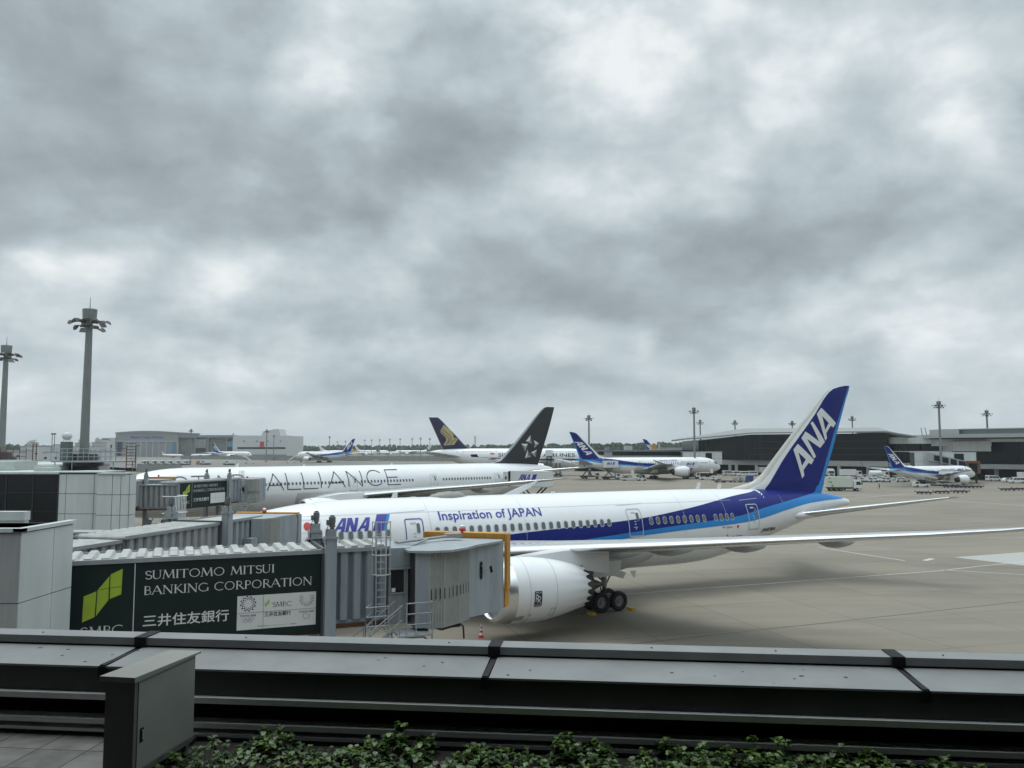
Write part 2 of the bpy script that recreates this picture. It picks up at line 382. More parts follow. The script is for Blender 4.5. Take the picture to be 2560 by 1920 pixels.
def gear(root, x, y, ztop, r, wd, nax, track, name='main_landing_gear', doors=True):
    g = MB(); sp = r*2.14
    g.bar((x,y,r),(x,y,ztop*.55),.13*r/.65,0,10); g.bar((x,y,ztop*.5),(x,y,ztop),.19*r/.65,1,10)
    if nax > 1: g.bar((x-sp*(nax-1)/2,y,r),(x+sp*(nax-1)/2,y,r),.13,0,8)
    g.bar((x,y,ztop*.6),(x-1.2*r,y*.55,ztop),.07,1); g.bar((x,y,ztop*.45),(x+1.5*r,y,ztop),.06,1); g.bar((x-.15,y,r*1.2),(x-.3,y,ztop*.5),.05,0)
    for k in range(nax): g.bar((x+(k-(nax-1)/2)*sp,y-track/2,r),(x+(k-(nax-1)/2)*sp,y+track/2,r),.1*r/.65,0,8)
    if doors:
        s = 1 if y > 0 else -1
        g.cbox((x-.1,y+s*.55,ztop-.35),(2.2,.05,1.1),2,rx=s*-.25); g.cbox((x+.9,y+s*.3,ztop-.75),(1.3,.05,.5),2,rx=s*-.4,ry=.3)
    o = g.build(name, [DKMET, GREYM, WHITE], root)
    for k in range(nax):
        for sd in (-1,1): wheel(o, x+(k-(nax-1)/2)*sp, y+sd*track/2, r, wd)
def engine(root, s0, l, zc, R, ln, chev=0, side=1, metal=METAL, paint=WHITE, core=True, detail=36, badge=None, wz=None, glove=2.5):
    n = detail*2 if chev else detail; y = side*l; k = R/1.93; rx = R*1.27  # lip radius
    P = [(0,.80),(.05,.86),(.16,.905),(.45,.955),(.95,.985),(1.05,.99),(1.7,1.0),(2.6,.995),(3.5,.955),(4.4,.875),(5.2,.78),(ln/k if ln else 6.2,.675)]
    P = [(a*ln/P[-1][0], b*R) for a, b in P]
    mb = MB(); mb.lathe(P[:5]+[P[4]], (s0,y,zc), (1,0,-.02), n, 0, ref=(0,0,1)); lip = mb
    # inner duct
    lip.lathe([P[0],(.12*k,.755*R),(.35*k,.735*R),(1.3*k,.745*R),(1.35*k,.1)], (s0,y,zc), (1,0,-.02), n, [0,0,1,2], ref=(0,0,1))
    mb2 = MB(); mb2.lathe(P[4:], (s0,y,zc), (1,0,-.02), n, 0, ref=(0,0,1))
    m = len(mb2.v)
    inner = [(P[-1][0]-.02,P[-1][1]-.04),(P[-1][0]-1.5*k,P[-1][1]-.02*R),(P[-1][0]-1.6*k,.3*R)]
    if chev:
        for q in range(n):
            ph = (q % 4); dxx = (0,.5,1,.5)[ph]*.36*k - .1; p = mb2.v[m-n+q]; mb2.v[m-n+q] = (p[0]+dxx, y+(p[1]-y)*(1-.02*ph), zc+(p[2]-zc)*(1-.02*ph))
    mb2.lathe(inner, (s0,y,zc), (1,0,-.02), n, 1, ref=(0,0,1))
    if chev:
        b0 = m; # join the toothed rim to the inner wall
        for q in range(n): mb2.f.append([m-n+q, m-n+(q+1)%n, m+(q+1)%n, m+q]); mb2.m.append(1)
    for sj in (1.75,3.6):       # joint lines of the cowls
        rr = tab(P, sj*ln/6.2*1.0, 1); mb2.lathe([(sj*ln/6.2,rr+.006),(sj*ln/6.2+.035,rr+.006)], (s0,y,zc), (1,0,-.02), n, 2, ref=(0,0,1))
    nac = mb2.build('engine', [paint, DKMET, FRAME], root, angle=50)
    lip.build('inlet_lip', [metal, GREYM, BLACK], nac)
    e = MB(); X = s0+P[-1][0]
    e.lathe([(-1.6*k,.60*R),(-.4*k,.56*R),(.75*k,.42*R),(.75*k,.36*R),(.3*k,.34*R)], (X,y,zc-.1), (1,0,-.02), 32, 0)
    e.lathe([(.1*k,.26*R),(.7*k,.25*R),(1.3*k,.15*R),(1.95*k,.02)], (X,y,zc-.12), (1,0,-.02), 24, 0)
    e.build('exhaust_cone', DKMET, nac)
    f = MB()
    for q in range(20):
        a = 2*pi*q/20; c, s = cos(a), sin(a); rows = []
        for rr in (.2,.5,.73):
            rows.append([(s0+1.05*k+.12*rr, y+rr*R*sin(a-.08), zc+rr*R*cos(a-.08)), (s0+1.3*k, y+rr*R*sin(a+.11), zc+rr*R*cos(a+.11))])
        f.grid(rows, 0)
    f.lathe([(.62*k,.02),(.8*k,.1*R),(1.1*k,.2*R),(1.32*k,.22*R)], (s0,y,zc), (1,0,0), 16, 1)
    f.build('fan', [DKMET, GREYM], nac)
    # pylon
    if wz is None: wz = zc+R*1.15
    rows = []
    for t, zt, hwid in ((.0,.0,.02),(.18,.16,.16*k),(.45,.32,.24*k),(.8,.42,.26*k),(1.25,.30,.2*k),(1.55,.1,.04)):
        xs = s0+ln*(.22+t*.75); zb = zc+R*(.93-.45*t); top = lerp(zc+R*.98, wz+.35*k, min(1,t*1.4))
        rows.append([(xs,y-hwid,zb),(xs,y-hwid,top-.12),(xs,y-hwid*.5,top),(xs,y+hwid*.5,top),(xs,y+hwid,top-.12),(xs,y+hwid,zb)])
    p = MB(); p.grid(rows, 0, close=True); p.build('pylon', WHITE, root)
    return nac
def canoe(root, l, s, z, ln, r, side):
    mb = MB(); mb.lathe([(0,.02),(.08*ln,.45*r),(.25*ln,.85*r),(.5*ln,r),(.75*ln,.75*r),(.93*ln,.35*r),(ln,.02)], (s,side*l,z), (1,0,-.05), 10)
    mb.v = [(x,y,z+(zz-z)*1.25) for x,y,zz in mb.v]; mb.build('flap_fairing', WINGP, root)
def belly(root, s0, s1, hw, zb, zc, m=BELLY):
    mb = MB(); rows = []; n = 24
    for k in range(25):
        t = k/24; e = min(1, (min(t,1-t)*4.2))**.5 if 0 < t < 1 else 0; s = lerp(s0,s1,t); w_ = hw*(.86+.14*e)*(1 if e else .8); h = (zc-zb)*(.45+.55*e)
        rows.append([(s, w_*sgn(cos(a))*abs(cos(a))**.7, zc-h*abs(sin(a))**.75) for a in [pi*q/n for q in range(n+1)]])
    mb.grid(rows, 0); mb.build('belly_fairing', m, root)
def sgn(x): return -1 if x < 0 else 1
def cabin_windows(root, H, side, runs, z, w_=.28, h_=.47, mg=WGLASS, frame=True, name='window'):
    for s0, n, pitch in runs:
        for k in range(n):
            s = s0+k*pitch; mb = MB(); fn = lambda o: (lambda u, v_: H.surf(u,v_,side,o))
            if frame: lay(mb, [rrect(s-w_*.66,s+w_*.66,z-h_*.60,z+h_*.60,w_*.6)], fn(.016), 1)
            lay(mb, [rrect(s-w_/2,s+w_/2,z-h_/2,z+h_/2,w_*.45)], fn(.026 if frame else .016), 0)
            mb.build(name, [mg, FRAME], root, fix=False)
def door(root, H, side, s0, s1, z0, z1, m, win=(.62,.80,.55,.85), marks=True, wd=.06):
    mb = MB(); fn = lambda u, v_: H.surf(u,v_,side,.02)
    lay(mb, ringtris(rrect(s0,s1,z0,z1,.16), rrect(s0+wd,s1-wd,z0+wd,z1-wd,.12)), fn, 0, dv=.3)
    if marks:
        c = (s0+s1)/2; lay(mb, [rrect(c-.25,c+.15,z1-.34,z1-.24,.04), rrect(c-.12,c+.08,z1-.95,z1-.90,.02), rrect(c-.1,c+.06,z1-1.15,z1-1.08,.02), rrect(c-.2,c+.16,z1-1.36,z1-1.31,.02), rrect(c-.05,c+.05,z1-1.5,z1-1.4,.02)], fn, 1)
        lay(mb, [rrect(s0,s1,z0-.03,z0+.05,.02)], lambda u,v_: H.surf(u,v_,side,.035), 1)
    o = mb.build('door', [m, FRAME], root, fix=False)
    mb = MB(); lay(mb, [rrect(lerp(s0,s1,win[0]),lerp(s0,s1,win[1]),lerp(z0,z1,win[2]),lerp(z0,z1,win[3]),.08)], lambda u,v_: H.surf(u,v_,side,.028), 0)
    mb.build('door_window', WGLASS, o, fix=False)
def cockpit(root, H, hh, zc, nk=1., s0=0.):
    for side in (-1,1):
        mb = MB(); g = lambda a: (s0+a[0]*hh*nk, zc+a[1]*hh)
        for q in ([(.60,.26),(.88,.40),(.90,.13),(.62,.05)],[(.92,.41),(1.12,.46),(1.14,.20),(.94,.14)],[(1.16,.46),(1.33,.43),(1.30,.23),(1.18,.20)]):
            lay(mb, [[g(a) for a in q]], lambda u,v_: H.surf(u,v_,side,.02), 0, du=.25, dv=.15)
        mb.build('cockpit_window', GLASS, root, fix=False)
def tail_mark(root, levels, side, tris, T, m, name='tail_lettering', thick=.10):
    """tris in letter space mapped by T(u,v)->(s,z), lying on the fin's side"""
    def fn(u, v_):
        s, z = T(u, v_); a, d = tab(levels,z,1), tab(levels,z,4); t = max(0,min(1,(s-a)/(d-a)))
        return (s, side*(min(d-a,9.)*thick*foil(t)+.025), z)
    mb = MB(); lay(mb, tris, fn, 0, du=.18, dv=.18); mb.build(name, m, root, fix=False)
def aff(o, ux, uy):  return lambda u, v_: (o[0]+ux[0]*u+uy[0]*v_, o[1]+ux[1]*u+uy[1]*v_)

def twin(root, k):
    """generic jet: k is a dict of real dimensions; returns its hull"""
    L, top, bot, hw = k['L'], k['top'], k['bot'], k['hw']; hh = (top-bot)/2; zc = (top+bot)/2
    H = Hull(k['prof'] if 'prof' in k else profile(k.get('Lf',L), top, bot, hw, k.get('tail',TAIL)))
    H.mesh(k.get('n',40)).build('fuselage', [WHITE, DKMET], root)
    ksp = k['span']/60.12; kl = L/62.8; zw = k.get('zw', zc-.95)
    if 'wing' in k: W = k['wing']
    else:
        W = [(1.2,20.0,33.6,-.05,.13),(2.9,20.9,33.5,.0,.12),(6,23.1,33.6,.4,.11),(9.7,25.6,34.3,.85,.105),(15,29.3,36.2,1.45,.10),(20,32.8,38.4,2.05,.09),(26,37.0,40.9,2.73,.08),(28,39.6,42.6,2.98,.07),(29.4,43,44.8,3.25,.06),(30.06,46.2,46.6,3.5,.05)]
        ws = k.get('ws', 20.9*kl)
        W = [(a*ksp, ws+(b-20.9)*ksp, ws+(c-20.9)*ksp, zw+z*ksp*k.get('dih',1), t) for a,b,c,z,t in W]
    W0 = W
    for side in (-1,1):
        W = k['wing_star'] if side > 0 and 'wing_star' in k else W0
        wg = wing_mb(W, side).build('wing', [WINGP if not k.get('ww') else WHITE, METAL], root)
        if k.get('canoes',True):
            for q in k.get('cn',(.13,.30,.47,.64)):
                l = W[-1][0]*q; te = tab(W,l,2,False); z = tab(W,l,3,False); sc_ = .35+.65*(1-q)
                canoe(wg, l, te-2.6*sc_*ksp, z-.34*sc_*ksp, 4.6*sc_*ksp+.4, .38*ksp*(sc_+.2), side)
        if k.get('sharklet'):
            l, a, b, z = W[-1][:4]; h_ = k['sharklet']
            wing_mb([(l,a,b,z,.06),(l+.25,a+.5,b+.15,z+.5,.06),(l+.6,a+h_*.55,b+h_*.25,z+h_,.06)], side, mi=lambda j,q:0).build('wingtip_fence', k.get('finm',BLUE), wg)
    S = k.get('stab')
    if not S:
        sl = L-8.6*kl; z = lerp(zc,top,.38)
        S = [(.5,sl-.6,sl+5.9*kl,z,.09),(1.6,sl+.2,sl+6*kl,z+.1,.09),(k.get('sspan',9.9),sl+7*kl,sl+8.9*kl,z+1.15*k.get('sd',1),.08)]
    for side in (-1,1): wing_mb(S, side).build('tailplane', [k.get('stm',WINGP), METAL], root)
    F = k['fin']; fm = list(k['finmats']); fin = fin_mb(F).build('fin', fm+[fm[0]] if len(fm) < 4 else fm, root)
    for side in (-1,1):
        for e in k['eng']: engine(root, side=side, **e)
    gx, gy = k['mlg']; r = k.get('tyre',.68)
    for side in (-1,1): gear(root, gx, side*gy, zc-hh*.55, r, r*.62, k.get('nax',2), r*1.9)
    gear(root, k['nlg'], 0, bot+.3, r*.72, r*.45, 1, r*1.1, 'nose_landing_gear', doors=False)
    belly(root, *k.get('belly',(18*kl, 38*kl, hw*1.08, bot-.15, zc-.25*hh)))
    if k.get('cockpit',True): cockpit(root, H, hh, zc, s0=k.get('s0',0.))
    return H, fin
def ana_livery(root, H, fin, k, d_top, d_mid, d_bot, sides=(-1,1), s0=18., white_end=51.):
    """d_*: (s, z) tables of the edges of the two stripes"""
    L = H.L; mb = MB()
    dt = [(s,z) for s,z in d_top]; 
    for side in sides:
        H.band(mb, side, lambda s: tab(d_mid,s,1), lambda s: min(tab(dt,s,1),H.at(s)[0]), s0, L-.9, 0, step=L/140)
        H.band(mb, side, lambda s: tab(d_bot,s,1), lambda s: min(tab(d_mid,s,1),H.at(s)[0]), d_bot[0][0], L-.9, 1, .014, step=L/140)
    mb.build('livery_stripe', [BLUE, LBLUE], root, fix=True)
# ================================================================== the near blue-and-white airliner
A_POS = ((-23.85, 47.2, 0), .484)
FIN_A = [(7.0,46.8,51.2,57.5,58.6),(7.75,47.6,51.36,58.0,58.9),(7.95,48.6,51.6,58.3,59.0),(8.22,50.0,51.9,58.45,59.05),(8.89,51.25,52.55,58.8,59.3),(9.93,52.4,53.45,59.25,59.75),(11.16,53.7,54.65,59.8,60.3),(12.72,55.4,56.3,60.5,60.95),(14.32,57.3,57.95,61.3,61.65),(15.96,59.1,59.45,62.1,62.35),(16.67,60.0,60.45,62.45,62.7),(16.9,60.9,61.4,62.6,62.75),(17.03,61.9,62.3,62.7,62.8)]
DT = [(18,4.40),(21,4.92),(25,5.29),(30,5.56),(36.2,5.92),(41,6.48),(46.6,7.28),(49.5,7.58),(50.6,7.85),(51,8.4),(62,8.5)]
DM = [(18,4.30),(27.3,4.33),(31.6,4.66),(36.2,5.02),(41,5.36),(46.6,5.78),(49,6.2),(53,6.75),(57.5,7.25),(60,7.4),(62,7.4)]
DB = [(27.3,4.25),(31.6,4.27),(36.2,4.66),(41,4.93),(46.5,5.19),(49,5.45),(52,5.95),(56,6.45),(60,6.60),(62,6.62)]
K787 = dict(L=62.8, Lf=61.9, top=7.85, bot=1.91, hw=2.885, span=60.12, zw=4.12, fin=FIN_A, finmats=[mat('fin_leading_edge',(.50,.49,.45),.45,var=.08),BLUE,LBLUE,WHITE], mlg=(31.6,4.9), nlg=5.8, ws=20.9,
    eng=[dict(s0=20.35,l=9.7,zc=2.90,R=1.93,ln=6.05,chev=1,wz=4.75)], cn=(.13,.30,.47,.64),
    stab=[(.5,52.8,59.4,5.4,.09),(1.4,53.9,59.6,5.47,.10),(9.91,62.2,63.7,7.15,.08)],
    wing_star=[(1.2,20.0,33.6,4.07,.13),(2.9,20.9,33.5,4.12,.12),(6,23.1,33.6,4.5,.11),(9.7,25.6,34.3,4.95,.105),(15,29.3,36.2,5.5,.10),(20,32.8,38.2,5.85,.09),(26,37.4,40.4,5.85,.06),(28,40.4,42.4,6.05,.06),(29.3,43.2,44.8,6.75,.06),(30.06,45.8,46.2,7.38,.05)], belly=(18.5,38.5,3.15,1.62,4.3))
def b787(label, group, kd=None):
    r = thing('airliner', label, 'airliner', group=group)
    H, fin = twin(r, dict(K787, **(kd or {})))
    ana_livery(r, H, fin, K787, DT, DM, DB)
    return r, H, fin
PROF_A = [(2.6,3.95,3.95,0),(2.7,4.35,3.62,.25),(2.95,4.78,3.38,.55),(3.5,5.38,3.05,1.0),(4.4,5.98,2.72,1.5),(5.6,6.46,2.45,1.98),(6.8,6.80,2.25,2.32),(7.7,6.98,2.15,2.5),(8.7,7.13,2.06,2.65),(9.75,7.33,2.0,2.76),(10.8,7.51,1.95,2.83),(11.8,7.65,1.92,2.87),(13.4,7.77,1.91,2.885),(16,7.85,1.91,2.885)]+[q for q in profile(61.9,7.85,1.91,2.885) if q[0] > 30]
RUNS_L = [(9.2,3,.61),(13.55,6,.61),(20.0,23,.615)]; RUNS_A = [(37.35,9,.645),(43.7,4,.60)]
rA, HA, finA = b787('large near white airliner with blue swoosh, blue tail and silver-lipped engine', None, dict(prof=PROF_A, s0=2.6, nlg=7.2))
rA.location, rA.rotation_euler = A_POS[0], (0,0,A_POS[1])
cabin_windows(rA, HA, -1, RUNS_L, 5.76); cabin_windows(rA, HA, -1, RUNS_A, 5.72)
for s0, s1, z0, z1, m in ((17.78,19.05,4.60,6.62,LETB),(35.25,36.55,4.66,6.66,FRAME),(47.3,48.6,4.6,6.62,FRAME)): door(rA, HA, -1, s0, s1, z0, z1, m)
def letter(root, H, side, tris, m, name='lettering', off=.02):
    mb = MB(); lay(mb, tris, lambda u, v_: H.surf(u,v_,side,off), 0, dv=.12, du=.5); mb.build(name, m, root, fix=False)
letter(rA, HA, -1, fit(text_tris('Inspiration of JAPAN', bold=.012), 20.25, 28.05, 6.26, 7.0), LETB)
letter(rA, HA, -1, fit(ana(.34,.03), 13.05, 15.55, 5.99, 6.80), LETB)
letter(rA, HA, -1, [[(15.58,5.98),(16.26,5.98),(16.73,6.95),(16.03,6.95)]], LETB, 'logo_flash')
letter(rA, HA, -1, [[(16.26,5.98),(16.44,5.98),(16.92,6.95),(16.73,6.95)]], LBLUE, 'logo_flash')
mb = MB(); fr = lambda o: (lambda u, v_: HA.surf(u,v_,-1,o))
lay(mb, ringtris([(11.0,6.03),(12.1,6.03),(12.1,6.77),(11.0,6.77)],[(11.02,6.05),(12.08,6.05),(12.08,6.75),(11.02,6.75)]), fr(.02), 0, dv=.1)
lay(mb, [[(11.55+.24*cos(a*.314),6.40+.24*sin(a*.314)) for a in range(20)]], fr(.02), 1, dv=.1); mb.build('flag', [FRAME, RED], rA, fix=False)
letter(rA, HA, -1, fit(text_tris('JA878A', shear=.3, bold=.02), 49.0, 50.95, 4.22, 4.62), LETK)
letter(rA, HA, -1, fit(text_tris('DREAM', bold=.0), 42.9, 44.85, 3.92, 4.15), LETK)
letter(rA, HA, -1, fit(text_tris('LINER', bold=.0), 45.2, 46.7, 3.98, 4.2), LETK)
letter(rA, HA, -1, strokes([(arc(44.6,4.05,.45,.32,-60,60),.05)],.05), LETK)
letter(rA, HA, -1, fit(text_tris('Air Japan'), 44.3, 45.4, 4.82, 5.02), LETK)
mb = MB(); lay(mb, [[(45.7,4.76),(46.35,4.76),(46.35,5.1),(45.7,5.1)]], fr(.02), 0); lay(mb, [[(46.02+.12*cos(a*.314),4.93+.12*sin(a*.314)) for a in range(20)]], fr(.03), 1); mb.build('flag', [WHITE, RED], rA, fix=False)
# tail letters: baseline from the foot of the first A to the foot of the last
def ana_tail(root, side, fin_levels, o, ux, uy, m=LETW):
    t = ana(.20, .09); W_ = max(p[0] for q in t for p in q)
    tail_mark(root, fin_levels, side, t, aff(o, (ux[0]/W_,ux[1]/W_), uy), m)
A1 = tess([(54.92,11.06),(55.5,11.58),(57.54,10.16),(57.19,9.74),(56.82,9.9),(56.12,9.26),(56.21,8.76),(55.91,8.52)],[[(55.5,10.82),(56.45,10.19),(55.92,9.62)]])
N1 = tess([(55.97,12.09),(56.54,12.69),(58.29,11.8),(57.23,13.44),(57.51,13.62),(59.1,11.77),(58.42,11.22),(56.68,12.03),(57.84,10.45),(57.53,10.27)])
A2 = tess([(58.09,14.29),(58.71,14.87),(60.72,13.51),(60.35,13.1),(59.93,13.25),(59.29,12.57),(59.41,12.11),(59.14,11.89)],[[(58.77,14.12),(59.65,13.5),(59.15,12.85)]])
for q in (A1,N1,A2): tail_mark(rA, FIN_A, -1, q, lambda u, v_: (u, v_), LETW)
for sd_ in (-1,1):
    mb = MB(); mb.lathe([(0,.02),(.15,.22),(.6,.36),(1.6,.42),(3.2,.36),(5.2,.1),(5.6,.02)], (53.2,sd_*1.55,5.42), (1,0,.02), 14); mb.v = [(x,y,5.42+(z-5.42)*.8) for x,y,z in mb.v]; mb.build('tailplane_root', WHITE, rA)
# small antennas on the crown, tail-cone, antenna under the belly, wing light
for s, h in ((17.7,.38),(30.2,.12),(44.0,.55),(46.3,.42)):
    z = HA.at(s)[0]; mb = MB(); wing_mb([(0,0,.5,0,.1),(h,.22,.5,0,.1)],1,mi=lambda j,k:0)
    mb.grid([[(s,0,z-.05),(s+.45,-.03,z-.05),(s+.45,.03,z-.05)],[(s+h*.5,0,z+h),(s+.3+h*.5,-.015,z+h),(s+.3+h*.5,.015,z+h)]], 0, close=True); mb.f.append([3,4,5]); mb.m.append(0); mb.build('antenna', WHITE, rA)
mb = MB(); mb.lathe([(0,.02),(.25,.2),(.8,.36),(1.6,.42),(2.4,.34),(2.95,.16),(3.15,.02)], (20.35,0,7.68), (1,0,0), 16); mb.v = [(x,y*1.7,7.68+(z-7.68)*1.25) for x,y,z in mb.v]; mb.build('radome', mat('radome_grey',(.24,.235,.225),.5), rA)
mb = MB(); mb.grid([[(36.9,-.6,1.75),(37.5,-.6,1.75),(37.5,-.56,1.75)],[(37.2,-.6,1.25),(37.4,-.6,1.25),(37.4,-.58,1.25)]],0,close=True); mb.build('antenna', WHITE, rA)
# engine badge and small placards on the port cowl
RC = lambda s: 1.935 if s < 23.8 else 1.87
def cowl(u, v_):
    P = [(0,.80),(.95,.985),(1.7,1.0),(2.6,.995),(3.5,.955),(4.4,.875),(5.2,.78)]; t = (u-20.35); r = tab(P,t*6.2/6.05,1)*1.93+.015; z0 = 2.90-.02*t
    return (u, -9.7-sqrt(max(.01,r*r-(v_-z0)**2)), v_)
bad = MB(); x0, x1, z0, z1 = 22.30, 22.80, 2.15, 3.05
lay(bad, [rrect(x0,x1,z0,z1,.05)], cowl, 0, dv=.1)
c2 = lambda u, v_: (cowl(u,v_)[0], cowl(u,v_)[1]-.012, v_)
rr_ = [([(0,0),(0,1)],.13),([(0,1)]+arc(.35,.75,.25,.25,90,-90,8)+[(0,.5)],.13),([(.3,.5),(.65,0)],.13)]
R1 = fit(strokes(rr_,.13), 22.37,22.58,2.42,2.86); R2 = fit(strokes(rr_,.13), 22.50,22.71,2.32,2.76)
lay(bad, R1+R2, c2, 1, dv=.1)
for a, b in ((2.93,3.0),(2.2,2.27)):
    lay(bad, fit(text_tris('ROLLS' if a > 2.5 else 'ROYCE', bold=.02), 22.36,22.74,a,b), c2, 1)
ob = bad.build('engine_badge', [NAVY, LETW, FRAME], rA, fix=False)
for q in (rrect(24.7,24.88,2.95,3.18,.02), rrect(22.1,22.28,1.62,1.72,.01)): mb = MB(); lay(mb, [q], cowl, 0, dv=.1); mb.build('placard', FRAME, rA, fix=False)
mb = MB(); lay(mb, ringtris(rrect(23.55,23.85,1.50,1.95,.05), rrect(23.57,23.83,1.52,1.93,.05))+strokes([arc(21.75,1.75,.45,.95,0,-75,9)],.02)+strokes([[(21.55,1.62),(21.85,1.62)],[(24.9,1.2),(24.9,4.2)]],.012), cowl, 0, dv=.1); mb.build('cowl_seams', SEAM, rA, fix=False)
mb = MB(); lay(mb, [[(21.3,1.32),(21.85,1.36),(21.85,1.62),(21.3,1.60)]], cowl, 0, dv=.1, du=.1); mb.build('bare_metal_patch', GREYM, rA, fix=False)

# skin joints and rain gutters
mb = MB()
for s_ in (9.4, 12.35, 19.55, 26.6, 40.6, 44.9, 51.9):
    zt, zb, hw_ = HA.at(s_); lay(mb, [[(s_,zb+.3),(s_+.022,zb+.3),(s_+.022,zt-.05),(s_,zt-.05)]], fr(.013), 0, dv=.2)
for a, b_, z in ((34.6,37.0,7.0),(46.9,49.0,7.02),(16.9,19.4,7.08)): lay(mb, [[(a,z-.1),(b_,z),(b_,z+.025),(a,z-.075)]], fr(.02), 0, du=.4)
lay(mb, [[(9.4,3.3),(52,3.3),(52,3.32),(9.4,3.32)],[(9.4,6.98),(46,6.98),(46,6.995),(9.4,6.995)]], fr(.013), 0, du=.5)
mb.build('skin_joints', mat('joint_grey',(.50,.51,.52),.5,var=0), rA, fix=False)
# ================================================================== ground
def node_mat(name, fn, rough=.8):
    m = bpy.data.materials.new(name); m.use_nodes = True; t = m.node_tree; b = t.nodes['Principled BSDF']; b.inputs['Roughness'].default_value = rough
    fn(t, b); MT[name] = m; return m
def apron_nodes(t, b):
    N = t.nodes.new; L = t.links.new
    o = N('ShaderNodeTexCoord'); P = o.outputs['Object']
    def nz(sc_, det, sx_=1, sy_=1, rz=0.):
        mp = N('ShaderNodeMapping'); mp.inputs['Scale'].default_value = (sx_,sy_,1); mp.inputs['Rotation'].default_value = (0,0,rz); L(P, mp.inputs[0])
        n = N('ShaderNodeTexNoise'); n.inputs['Scale'].default_value = sc_; n.inputs['Detail'].default_value = det; n.inputs['Roughness'].default_value = .6; L(mp.outputs[0], n.inputs['Vector']); return n.outputs['Fac']
    def M(op, a, c, d=None):
        n = N('ShaderNodeMath'); n.operation = op
        for i, x in enumerate((a, c, d)):
            if x is None: continue
            if isinstance(x, (int,float)): n.inputs[i].default_value = x
            else: L(x, n.inputs[i])
        return n.outputs[0]
    mp = N('ShaderNodeMapping'); mp.inputs['Rotation'].default_value = (0,0,radians(-17)); L(P, mp.inputs[0])
    br = N('ShaderNodeTexBrick'); br.offset = 0; br.inputs['Scale'].default_value = 1; br.inputs['Brick Width'].default_value = 7.5; br.inputs['Row Height'].default_value = 7.5
    br.inputs['Mortar Size'].default_value = .06; br.inputs['Mortar Smooth'].default_value = .6; br.inputs['Color1'].default_value = (.93,.93,.93,1); br.inputs['Color2'].default_value = (1.05,1.04,1.02,1); br.inputs['Mortar'].default_value = (.62,.61,.59,1)
    L(mp.outputs[0], br.inputs['Vector'])
    a = nz(.025, 5, 1, 2.2, -.3); c = nz(.22, 6, .35, 1.9, -.38); d = nz(3., 4)
    f = M('MULTIPLY_ADD', M('SUBTRACT', a, .5), .75, 1.); f = M('MULTIPLY_ADD', M('SUBTRACT', c, .5), .60, f); f = M('MULTIPLY_ADD', M('SUBTRACT', d, .5), .10, f)
    s = nz(.11, 3, .35, 1., -.5); s = M('MULTIPLY', M('MAXIMUM', M('SUBTRACT', s, .62), 0), -1.6); f = M('ADD', f, s)
    col = N('ShaderNodeVectorMath'); col.operation = 'SCALE'; L(br.outputs['Color'], col.inputs[0]); L(f, col.inputs['Scale'])
    c2 = N('ShaderNodeVectorMath'); c2.operation = 'MULTIPLY'; c2.inputs[1].default_value = APRON; L(col.outputs[0], c2.inputs[0]); L(c2.outputs[0], b.inputs['Base Color'])
APRON = (.188,.167,.131)
APR = node_mat('apron_concrete', apron_nodes, .75)
g = MB()
g.add([(-4500,-40,0),(4500,-40,0),(4500,120,0),(-4500,120,0),(4500,9000,0),(-4500,9000,0)],[(0,1,2,3),(3,2,4,5)])
struct(g.build('apron', APR))
GRASS = mat('mown_grass', (.075,.105,.035), .9, var=.3, scale=.3); PAINT = mat('line_paint', (.52,.52,.50), .7, var=.3, scale=1.5); TAXI = mat('taxiway_asphalt', (.17,.165,.15), .85, var=.15, scale=.05)
NEWC = mat('new_concrete', (.36,.36,.34), .8, var=.1)
def sheet(name, poly, m, z=.004):
    g = MB(); g.add([(x,y,z) for x,y in poly],[tuple(range(len(poly)))]); return struct(g.build(name, m))
def line(pts, wd, m=PAINT, z=.008, name='ground_marking'):
    g = MB()
    for (x0,y0),(x1,y1) in zip(pts, pts[1:]):
        L_ = math.hypot(x1-x0,y1-y0); nx, ny = -(y1-y0)/L_*wd/2, (x1-x0)/L_*wd/2
        g.add([(x0+nx,y0+ny,z),(x1+nx,y1+ny,z),(x1-nx,y1-ny,z),(x0-nx,y0-ny,z)],[(0,1,2,3)])
    return struct(g.build(name, m))
line([(8.9,63.85),(39.2,75.8),(43.8,78.3),(60,86.5)], .16)
line([(34.7,93.3),(39.2,82.4)], .22); line([(39.6,76.4),(48,72.2),(70,61)], .16); line([(41.2,82.6),(42.8,84.0)], .5)
line([(93,176.9),(100.2,160.9),(112,135)], .35); line([(78.2,206.9),(92.1,193)], .3); line([(20,135),(64,172),(110,215)], .25)
line([(-6,152),(28,170),(70,188)], .3); line([(3.5,46.3),(19.1,53),(45,64)], .07, SEAM); line([(30,118),(56,112),(84,128)], .12, SEAM); line([(10,96),(60,104)], .06, SEAM)
line([(-3,44),(-30,20)],.15); line([(-60,150),(-20,162),(20,175)], .3)
sheet('concrete_patch', [(45.5,85.1),(75,97.5),(82,90),(49,79.1)], NEWC)
atx = lambda px, Y: (px-1280)/2038*Y
sheet('grass', [(atx(200,395),395),(atx(352,388),388),(atx(352,450),450),(atx(230,520),520),(atx(110,520),520),(atx(110,440),440)], GRASS); sheet('grass', [(atx(320,322),322),(atx(452,335),335),(atx(440,352),352),(atx(330,362),362)], GRASS)
sheet('grass', [(-560,1290),(900,1290),(900,1420),(-560,1420)], GRASS); sheet('taxiway', [(-900,430),(60,390),(60,620),(-900,700)], TAXI)
